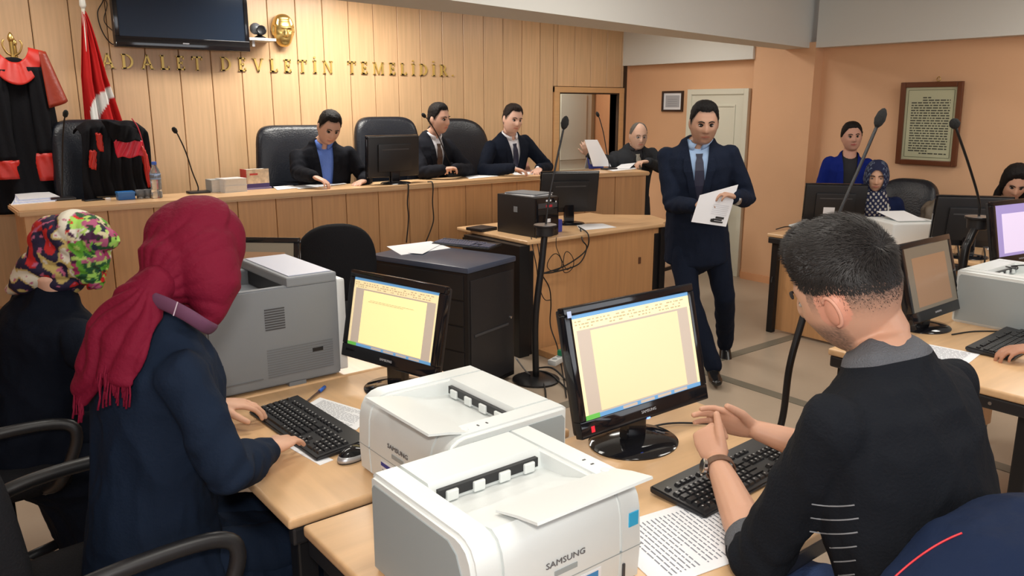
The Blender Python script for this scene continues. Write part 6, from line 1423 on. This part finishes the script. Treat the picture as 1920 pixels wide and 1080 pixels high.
# ear relief
for s in (-1, 1):
    bm = bmesh.new(); Me_ = Hy @ tx(s*0.084, -0.006, -0.004) @ Matrix.Rotation(s*0.30, 4, 'Z')
    pts = [Me_ @ Vector((0, 0.016*math.cos(a)-0.001, 0.029*math.sin(a)+0.002)) for a in [math.radians(v) for v in range(30, 300, 18)]]
    TUBE(bm, pts, [0.0018]+[0.0034]*(len(pts)-2)+[0.002], 8); keep2(obj('ear_rim', bm, mat('ear_skin', (0.62, 0.31, 0.22), 0.5), smooth=True), ym.root)
# hair: cap plus thousands of short tufts
def yoff(th, ph):
    q = headpt(th, ph, 0, False); d = abs((math.degrees(th)+180) % 360-180); m_ = q.z-yline(d); t = sstep(-0.012, 0.065, m_)
    return -0.004+t*(0.004+0.020*(0.4+0.6*sstep(0.02, 0.10, q.z))+0.003*noise.noise(q*55))
HAIRY = mat('young_hair', (0.012, 0.010, 0.010), 0.6, spec=0.2, bump=0.7, bscale=220, stretch=(1, 1, 0.3))
bm = bmesh.new(); HEADGRID(bm, Hy, yoff, face=False, nu=90, nv=64)
hairo = keep2(obj('hair', bm, HAIRY, smooth=True), ym.root)
bm = bmesh.new(); rr = random.Random(11); cnt = 0
R3 = Hy.to_3x3()
while cnt < 15000:
    th, ph = rr.uniform(0, 2*PI), math.asin(rr.uniform(-0.55, 1)); d = abs((math.degrees(th)+180) % 360-180); q0 = headpt(th, ph, 0, False); m_ = q0.z-yline(d)
    side_zone = -0.045 < m_ < 0.0 and d > 75 and rr.random() < (1+m_/0.045)**2*0.8
    if m_ < 0 and not side_zone: continue
    cnt += 1; base_ = headpt(th, ph, max(-0.001, yoff(th, ph)-0.003), False)
    n_ = Vector((q0.x/0.075**2, q0.y/0.095**2, q0.z/0.12**2)).normalized()
    bl_ = sstep(0.015, 0.105, q0.z); flow = Vector((0.25*math.sin(q0.y*40), 0.95, 0.15))*bl_+Vector((0, -0.30, -0.9))*(1-bl_)
    flow = (flow-n_*flow.dot(n_)).normalized(); sw_ = n_.cross(flow); L = (0.008+0.016*sstep(0, 0.07, m_)) if m_ > 0 else 0.0035
    dr_ = (flow*(0.8 if m_ > 0.02 else 0.9)+n_*rr.uniform(0.15, 0.55)+sw_*rr.uniform(-0.45, 0.45)).normalized()
    if d < 55 and q0.z > 0.05: dr_ = (Vector((0.15, 0.9, 0.25))+n_*0.4+sw_*rr.uniform(-0.3, 0.3)).normalized(); L *= 1.3
    w_ = 0.0007 if m_ > 0 else 0.0004; a1 = base_-sw_*w_; a2 = base_+sw_*w_; mid = base_+dr_*L*0.6+n_*0.001; tip = mid+(dr_*0.8-n_*0.35).normalized()*L*0.5
    vs = [bm.verts.new(Hy @ p) for p in (a1, a2, mid+sw_*w_*0.8, mid-sw_*w_*0.8, tip)]
    bm.faces.new((vs[0], vs[1], vs[2], vs[3])); bm.faces.new((vs[3], vs[2], vs[4]))
tf = keep2(obj('hair_tufts', bm, mat('young_hair_strands', (0.018, 0.015, 0.014), 0.5, spec=0.3)), ym.root); tf['kind'] = 'stuff'
# grey collar band, grey cuff, pinstripes on the side, brown watch strap
bm = bmesh.new(); GREYRIB = mat('grey_rib_knit', (0.10, 0.105, 0.12), 0.9, bump=0.6, bscale=300)
nb = YN+Vector((0, -0.012, 0)); axn = ((Hy @ Vector((0, -0.026, -0.09)))-YN).normalized()
gme = ym.garment.data; gme.materials.append(GREYRIB)
b2 = bmesh.new(); b2.from_mesh(gme); gg = [f for f in b2.faces if abs((ym.Ti @ f.calc_center_median()).z-0.503) < 0.02]
bmesh.ops.bisect_plane(b2, geom=gg+list({e for f in gg for e in f.edges})+list({v for f in gg for v in f.verts}), plane_co=ym.T @ Vector((0, 0, 0.503)), plane_no=ym.T.to_3x3() @ Vector((0, 0, 1)), dist=1e-6); b2.to_mesh(gme); b2.free()
for pl in gme.polygons:
    q_ = ym.Ti @ pl.center
    if q_.z > 0.503 and math.hypot(q_.x, q_.y) < 0.13: pl.material_index = 1
rows_ = []
for hh_, rr2 in ((0.030, 0.050), (0.034, 0.055), (0.040, 0.055), (0.042, 0.050)):
    rows_.append([bm.verts.new(nb+Vector((math.cos(2*PI*i/36)*rr2, math.sin(2*PI*i/36)*rr2*0.92, 0))+axn*hh_-Vector((0, 0, 0.03*max(0, math.sin(2*PI*i/36))))) for i in range(36)])
for a, b in zip(rows_, rows_[1:]):
    for i in range(36): bm.faces.new((a[i], a[(i+1) % 36], b[(i+1) % 36], b[i]))
oc = keep2(obj('grey_collar', bm, GREYRIB, smooth=True), ym.root); sm = oc.modifiers.new('t', 'SOLIDIFY'); sm.thickness = 0.006
el = P(1425, 1052, z=0.825); wr = P(1345, 868, z=0.865); shl = ym.T @ Vector((-0.172*1.08, -0.006, 0.425))
bm = bmesh.new(); d1_ = (wr-el).normalized()
LOFT(bm, [el.lerp(wr, 0.06), el.lerp(wr, 0.20)], [0.0575, 0.053], n=24, cap=1)
keep2(obj('grey_cuff', bm, GREYRIB, smooth=True), ym.root)
from mathutils.bvhtree import BVHTree
def bvh(o): return BVHTree.FromPolygons([v.co for v in o.data.vertices], [list(p.vertices) for p in o.data.polygons])
def cast(b, px, py, off=0.001):
    r = (P(px, py, d=1.0)-CAM).normalized(); l, n_, i_, d_ = b.ray_cast(CAM, r)
    return None if l is None else l-r*off
gb = bvh(ym.garment); bm = bmesh.new()
for k in range(6):
    y0_ = 948+k*26; pts = [cast(gb, xx, y0_+(xx-1520)*0.03-(xx-1560)**2*0.002) for xx in range(1522-k*2, 1612, 10)]
    pts = [p for p in pts if p is not None]
    runs = [[]]
    for p in pts:
        if runs[-1] and (p-runs[-1][-1]).length > 0.03: runs.append([])
        runs[-1].append(p)
    for rn in runs:
        if len(rn) > 2: TUBE(bm, rn, 0.0013, 6)
pin = keep2(obj('side_stripes', bm, mat('pale_stripe', (0.25, 0.26, 0.28), 0.8)), ym.root)
wtc = el.lerp(wr, 0.93); Mw = frame(wtc, (wr-el).cross(Z3), (wr-el).cross((wr-el).cross(Z3)))
wt = empty('wrist_watch', wtc, 0, 'steel watch with brown leather strap on the young man\'s left wrist', 'watch')
bm = bmesh.new(); n = 28; ri, ro = 0.0335, 0.0365; hw_ = 0.010; rows_ = []
dd_ = d1_; uu = dd_.cross(Z3).normalized(); vv = uu.cross(dd_)
for (o_, r_) in ((-hw_, ri), (-hw_, ro), (hw_, ro), (hw_, ri)): rows_.append([bm.verts.new(wtc+dd_*o_+uu*math.cos(2*PI*i/n)*r_+vv*math.sin(2*PI*i/n)*r_*0.90) for i in range(n)])
for a, b in zip(rows_, rows_[1:]+rows_[:1]):
    for i in range(n): bm.faces.new((a[i], a[(i+1) % n], b[(i+1) % n], b[i]))
bmesh.ops.recalc_face_normals(bm, faces=bm.faces[:]); keep2(obj('strap', bm, mat('brown_strap', (0.12, 0.06, 0.035), 0.55), smooth=False), wt)
outw = (-RT*0.75+(-FW)*0.35); outw = (outw-dd_*outw.dot(dd_)).normalized(); Fw_ = frame(wtc+outw*0.035, dd_, outw.cross(dd_))
cw = keep2(obj('watch_case', lathe([(0.016, -0.003), (0.019, 0), (0.019, 0.007), (0.016, 0.009)], 28, Fw_), CHROME, autos=40), wt)
keep2(obj('watch_dial', lathe([(0.015, 0.0085), (0.015, 0.0098)], 24, Fw_), mat('dark_dial', (0.02, 0.02, 0.025), 0.2)), wt)
keep2(obj('crown', lathe([(0.003, 0), (0.003, 0.005)], 8, Fw_ @ tx(0, 0.019, 0.004) @ Matrix.Rotation(-PI/2, 4, 'X')), CHROME), wt)

# chair behind the young man with a navy jacket hung over it
jc = office_chair((1.52, 0.36, 0), math.radians(176), 'black office chair of the young man, under the navy jacket', None, back_h=0.50, back_w=0.48, back_z=0.38, seat_z=0.56, arms=False)
bm = bmesh.new(); c_ = P(1850, 1085, d=1.15)
LOFT(bm, [P(1730, 1240, d=1.17), P(1775, 1145, d=1.17), P(1855, 1062, d=1.19), P(1950, 1010, d=1.23), P(2070, 1000, d=1.29), P(2130, 1080, d=1.35)], [(0.05, 0.12), (0.045, 0.11), (0.05, 0.11), (0.05, 0.11), (0.05, 0.11), (0.05, 0.1)], side=Z3, n=22)
LOFT(bm, [P(1830, 1220, d=1.18), P(1930, 1180, d=1.22), P(2040, 1160, d=1.3)], [(0.15, 0.05), (0.16, 0.06), (0.15, 0.05)], side=Z3, n=22)
jk = empty('navy_jacket', P(1850, 1085, d=1.2), 0, 'navy jacket with red piping hung on the young man\'s chair', 'jacket')
jkb = keep2(fuse('jacket_body', bm, 0.008, mat('navy_sport_cloth', (0.006, 0.014, 0.042), 0.75, spec=0.15, bump=0.2, bscale=60), None, smooth=6, post=fold(0.006, 8, 1)), jk)
jb_ = bvh(jkb)
def onjk(px, py): return cast(jb_, px, py)
keep2(obj('red_piping', tube(spline([p for p in [onjk(1650+t*14, 1110-t*15+t*t*0.45) for t in range(0, 12)] if p is not None], 4), 0.0017, 8), mat('red_piping', (0.6, 0.02, 0.03), 0.5), smooth=True), jk)

# ---------------------------------------------------------------- woman in maroon headscarf
MH = P(368, 480, d=1.92); MN = Vector((0.465, 1.95, 1.215))
mw = person('woman in maroon headscarf and navy dress typing at the keyboard', (MH, 8, 32, 6), MN, (0.40, 1.98, 0.60), 5,
       R_arm=dict(el=P(425, 885, z=0.90), wr=P(505, 843, z=0.845), f=(0.70, 0.62, -0.10), b=(0.05, 0, 1), curl=(0.22, 0.30, 0.25), se=0.86, s=1.0, th=-1),
       L_arm=dict(el=(0.47, 2.27, 0.90), wr=(0.68, 2.29, 0.845), f=(0.92, -0.25, -0.12), b=(0, 0, 1), curl=(0.30, 0.45, 0.35), se=0.86, s=0.95, th=1),
       gmat=mat('navy_dress_cloth', (0.008, 0.015, 0.032), 0.85, spec=0.12, bump=0.15, bscale=120), garment='dress', hair=None, scarf='maroon', hs=1.0, skin=(0.62, 0.36, 0.25), vox=0.0035, gvox=0.007, famp=0.009, W=1.0, skirt=True, arm_r=1.1, Dp=1.12)
MAR = mat('maroon_scarf_cloth', (0.150, 0.005, 0.022), 0.75, spec=0.15, bump=0.25, bscale=90)
bm = bmesh.new(); Hm = mw.H
HEADGRID(bm, Hm, lambda th, ph: 0.016+0.010*(math.cos(th) < 0), face=False, nu=40, nv=30)
ELL(bm, tx(*P(346, 448, d=1.90)) @ Matrix.Rotation(0.3, 4, 'Y'), (0.090, 0.088, 0.090))     # gathered hair volume at the back
LOFT(bm, [P(372, 470, d=1.88), P(400, 545, d=1.86), P(392, 592, d=1.85)], [0.090, 0.064, 0.032], n=22)
LOFT(bm, [P(325, 490, d=1.86), P(305, 540, d=1.84), P(262, 560, d=1.82)], [0.080, 0.062, 0.050], n=22)
def ridge(freq, amp, ctr, ax):
    def f(co, n_):
        v = (co-ctr); a = math.atan2(v.dot(UP), v.dot(RT)); return amp*math.sin(a*freq+2*noise.noise(co*7))*sstep(0.02, 0.10, v.length)
    return f
gath = P(262, 555, d=1.80)
def mpost(co, n_):
    v = co-gath; a = math.atan2(v.dot(UP), v.dot(RT)); r = v.length
    return 0.0020*(abs(math.sin(a*14+3.5*noise.noise(co*9)))*2-1)*sstep(0.03, 0.10, r)*(1-0.6*sstep(0.12, 0.26, r))+0.003*noise.noise(co*14)
def mfacecut(me):
    b2 = bmesh.new(); b2.from_mesh(me); Hi_ = Hm.inverted()
    kill = [f for f in b2.faces if (lambda q: q.y > 0.03 and (q.x/0.05)**2+((q.z+0.012)/0.080)**2 < 1)(Hi_ @ f.calc_center_median())]
    bmesh.ops.delete(b2, geom=kill, context='FACES'); b2.to_mesh(me); b2.free()
keep2(fuse('headscarf', bm, 0.0045, MAR, None, smooth=5, post=mpost, cut=mfacecut), mw.root)
# tail of the scarf: two hanging ends with fringe
bm = bmesh.new()
LOFT(bm, [P(300, 530, d=1.80), P(250, 570, d=1.77), P(200, 635, d=1.75), P(165, 700, d=1.76), P(148, 748, d=1.78)], [(0.04, 0.05), (0.055, 0.03), (0.065, 0.022), (0.045, 0.016), (0.022, 0.012)], side=RT, n=22)
LOFT(bm, [P(290, 545, d=1.79), P(255, 600, d=1.75), P(232, 660, d=1.73), P(216, 712, d=1.73)], [(0.035, 0.035), (0.05, 0.022), (0.052, 0.016), (0.045, 0.012)], side=RT, n=22)
def tpost(co, n_):
    v = co-P(300, 520, d=1.79); a = math.atan2(v.dot(UP), v.dot(RT)); return 0.0042*(abs(math.sin(a*10+4.0*noise.noise(co*9)))*2-1)*sstep(0.03, 0.10, v.length)
tl_ = keep2(fuse('scarf_tail', bm, 0.0045, MAR, None, smooth=4, post=tpost), mw.root)
bm = bmesh.new(); rr = random.Random(4)
for k in range(46):
    if k < 34: x0 = rr.uniform(184, 248); y0 = 676+rr.uniform(0, 25); L = rr.uniform(45, 70); d0 = 1.725
    else: x0 = rr.uniform(138, 160); y0 = 725+rr.uniform(0, 15); L = rr.uniform(35, 60); d0 = 1.77
    pts = [P(x0+rr.uniform(-2, 2)-4*t, y0+L*t, d=d0+0.004*math.sin(k)) for t in (0, 0.33, 0.66, 1)]
    TUBE(bm, pts, [0.0026, 0.0022, 0.0020, 0.0026], 6)
fr_ = keep2(obj('fringe', bm, MAR, smooth=True), tl_) if False else keep2(obj('fringe', bm, MAR, smooth=True), mw.root); fr_['kind'] = 'stuff'
# plum collar with stitched seam
bm = bmesh.new(); cpts = [P(285, 560, d=1.76), P(315, 572, d=1.745), P(350, 590, d=1.74), P(382, 610, d=1.76), P(398, 618, d=1.80)]
LOFT(bm, spline(cpts, 4), [(0.016, 0.007)]*17, side=UP, n=12, cap=1)
keep2(obj('plum_collar', bm, mat('plum_cloth', (0.10, 0.03, 0.07), 0.8), smooth=True), mw.root)
keep2(obj('collar_seam', tube([P(333, 566, d=1.715), P(325, 592, d=1.715)], 0.0014, 6), mat('pale_thread', (0.45, 0.35, 0.42), 0.8)), mw.root)
office_chair((0.30, 1.98, 0), math.radians(90+4), 'black office chair under the woman in the maroon headscarf', 'office chairs of the typing women', back_h=0.52, back_w=0.46, back_z=0.36, seat_z=0.535, seat_y=0.0, m=FABB)

# ---------------------------------------------------------------- woman in floral headscarf
FH = P(128, 478, d=2.75); fz = FH.z
fw = person('woman in floral headscarf and black coat at the far left desk', (FH, 20, 35, 0), (FH.x-0.05, FH.y+0.0, FH.z-0.145), (FH.x-0.20, FH.y+0.04, 0.58), 15,
       gmat=mat('black_navy_coat', (0.004, 0.006, 0.012), 0.85, spec=0.1, bump=0.15, bscale=120), garment='coat', hair=None, scarf='floral', hs=1.02, skin=(0.6, 0.35, 0.25), W=1.08, famp=0.009, skirt=True, Dp=1.15, R_arm=dict(el=(FH.x-0.02, FH.y-0.27, 0.88), wr=(FH.x+0.22, FH.y-0.16, 0.84), f=(1, 0.2, -0.1), b=(0, 0, 1)), L_arm=dict(el=(FH.x-0.0, FH.y+0.27, 0.88), wr=(FH.x+0.22, FH.y+0.16, 0.84), f=(1, -0.2, -0.1), b=(0, 0, 1)))
PALF = [(0.50, 0.015, 0.02), (0.05, 0.012, 0.04), (0.10, 0.30, 0.03), (0.30, 0.55, 0.10), (0.55, 0.48, 0.30), (0.60, 0.55, 0.48), (0.35, 0.08, 0.16), (0.015, 0.015, 0.04), (0.30, 0.03, 0.10), (0.02, 0.08, 0.03)]
def floral(co):
    q = co*1.0; c = noise.cell_vector(q*26+Vector((noise.noise(q*30), noise.noise(q*30+Vector((5, 0, 0))), 0))*0.9)
    base = PALF[int(abs(c.x*997)) % len(PALF)]; w_ = noise.noise(q*55)
    v = co-P(135, 470, d=2.6)
    if v.dot(RT) < -0.03:   # long pale and dark swathes on the left side
        s_ = noise.noise(Vector((v.dot(RT)*16+v.dot(UP)*7, v.dot(UP)*4, 3)))*1.6+0.5*noise.noise(q*22); base = (0.60, 0.56, 0.46) if s_ > 0.12 else (0.45, 0.34, 0.12) if s_ > 0.0 else (0.02, 0.015, 0.04) if s_ > -0.35 else (0.42, 0.02, 0.02)
        if w_ > 0.38: base = (0.40, 0.10, 0.18)
    elif w_ > 0.30: base = (0.35, 0.50, 0.12)
    elif w_ < -0.42: base = (0.02, 0.03, 0.015)
    return base
bm = bmesh.new(); d_ = 2.74
HEADGRID(bm, fw.H, lambda th, ph: 0.018, face=False, nu=40, nv=30)
LOFT(bm, [P(110, 450, d=d_), P(150, 445, d=d_-0.02), P(190, 448, d=d_-0.02), P(222, 452, d=d_)], [(0.085, 0.11), (0.095, 0.11), (0.065, 0.08), (0.012, 0.02)], side=UP, n=22)
LOFT(bm, [P(140, 460, d=d_), P(165, 500, d=d_-0.02), P(178, 530, d=d_)], [0.105, 0.075, 0.03], n=22)
LOFT(bm, [P(120, 465, d=d_-0.02), P(80, 500, d=d_-0.03), P(45, 528, d=d_-0.02), P(25, 540, d=d_)], [(0.085, 0.10), (0.07, 0.08), (0.045, 0.06), (0.02, 0.03)], side=UP, n=22)
def fpost(co, n_):
    v = co-P(165, 520, d=2.6); a = math.atan2(v.dot(UP), v.dot(RT)); return 0.0045*(abs(math.sin(a*10+1.5*noise.noise(co*8)))*2-1)*sstep(0.05, 0.15, v.length)
Hf = fw.H
keep2(fuse('headscarf', bm, 0.0055, CLOTHCOL, None, smooth=4, post=fpost, col=floral), fw.root)
office_chair((FH.x-0.28, FH.y+0.05, 0), math.radians(90), 'black office chair under the woman in the floral headscarf', 'office chairs of the typing women', back_h=0.50, back_w=0.46, back_z=0.36, seat_z=0.48, m=FABB)
# judge's red-trimmed piece at the left edge: tan folders on a shelf
tag(obj('tan_folder', box(-0.02, 0.02, -0.15, 0.15, 0, 0.30, bev=0.004, M=tx(0.02, 3.1, 0.74) @ rz(0.5)), mat('tan_card', (0.45, 0.24, 0.10), 0.7)), 'tan folder at the left edge behind the woman in floral scarf', 'folder')
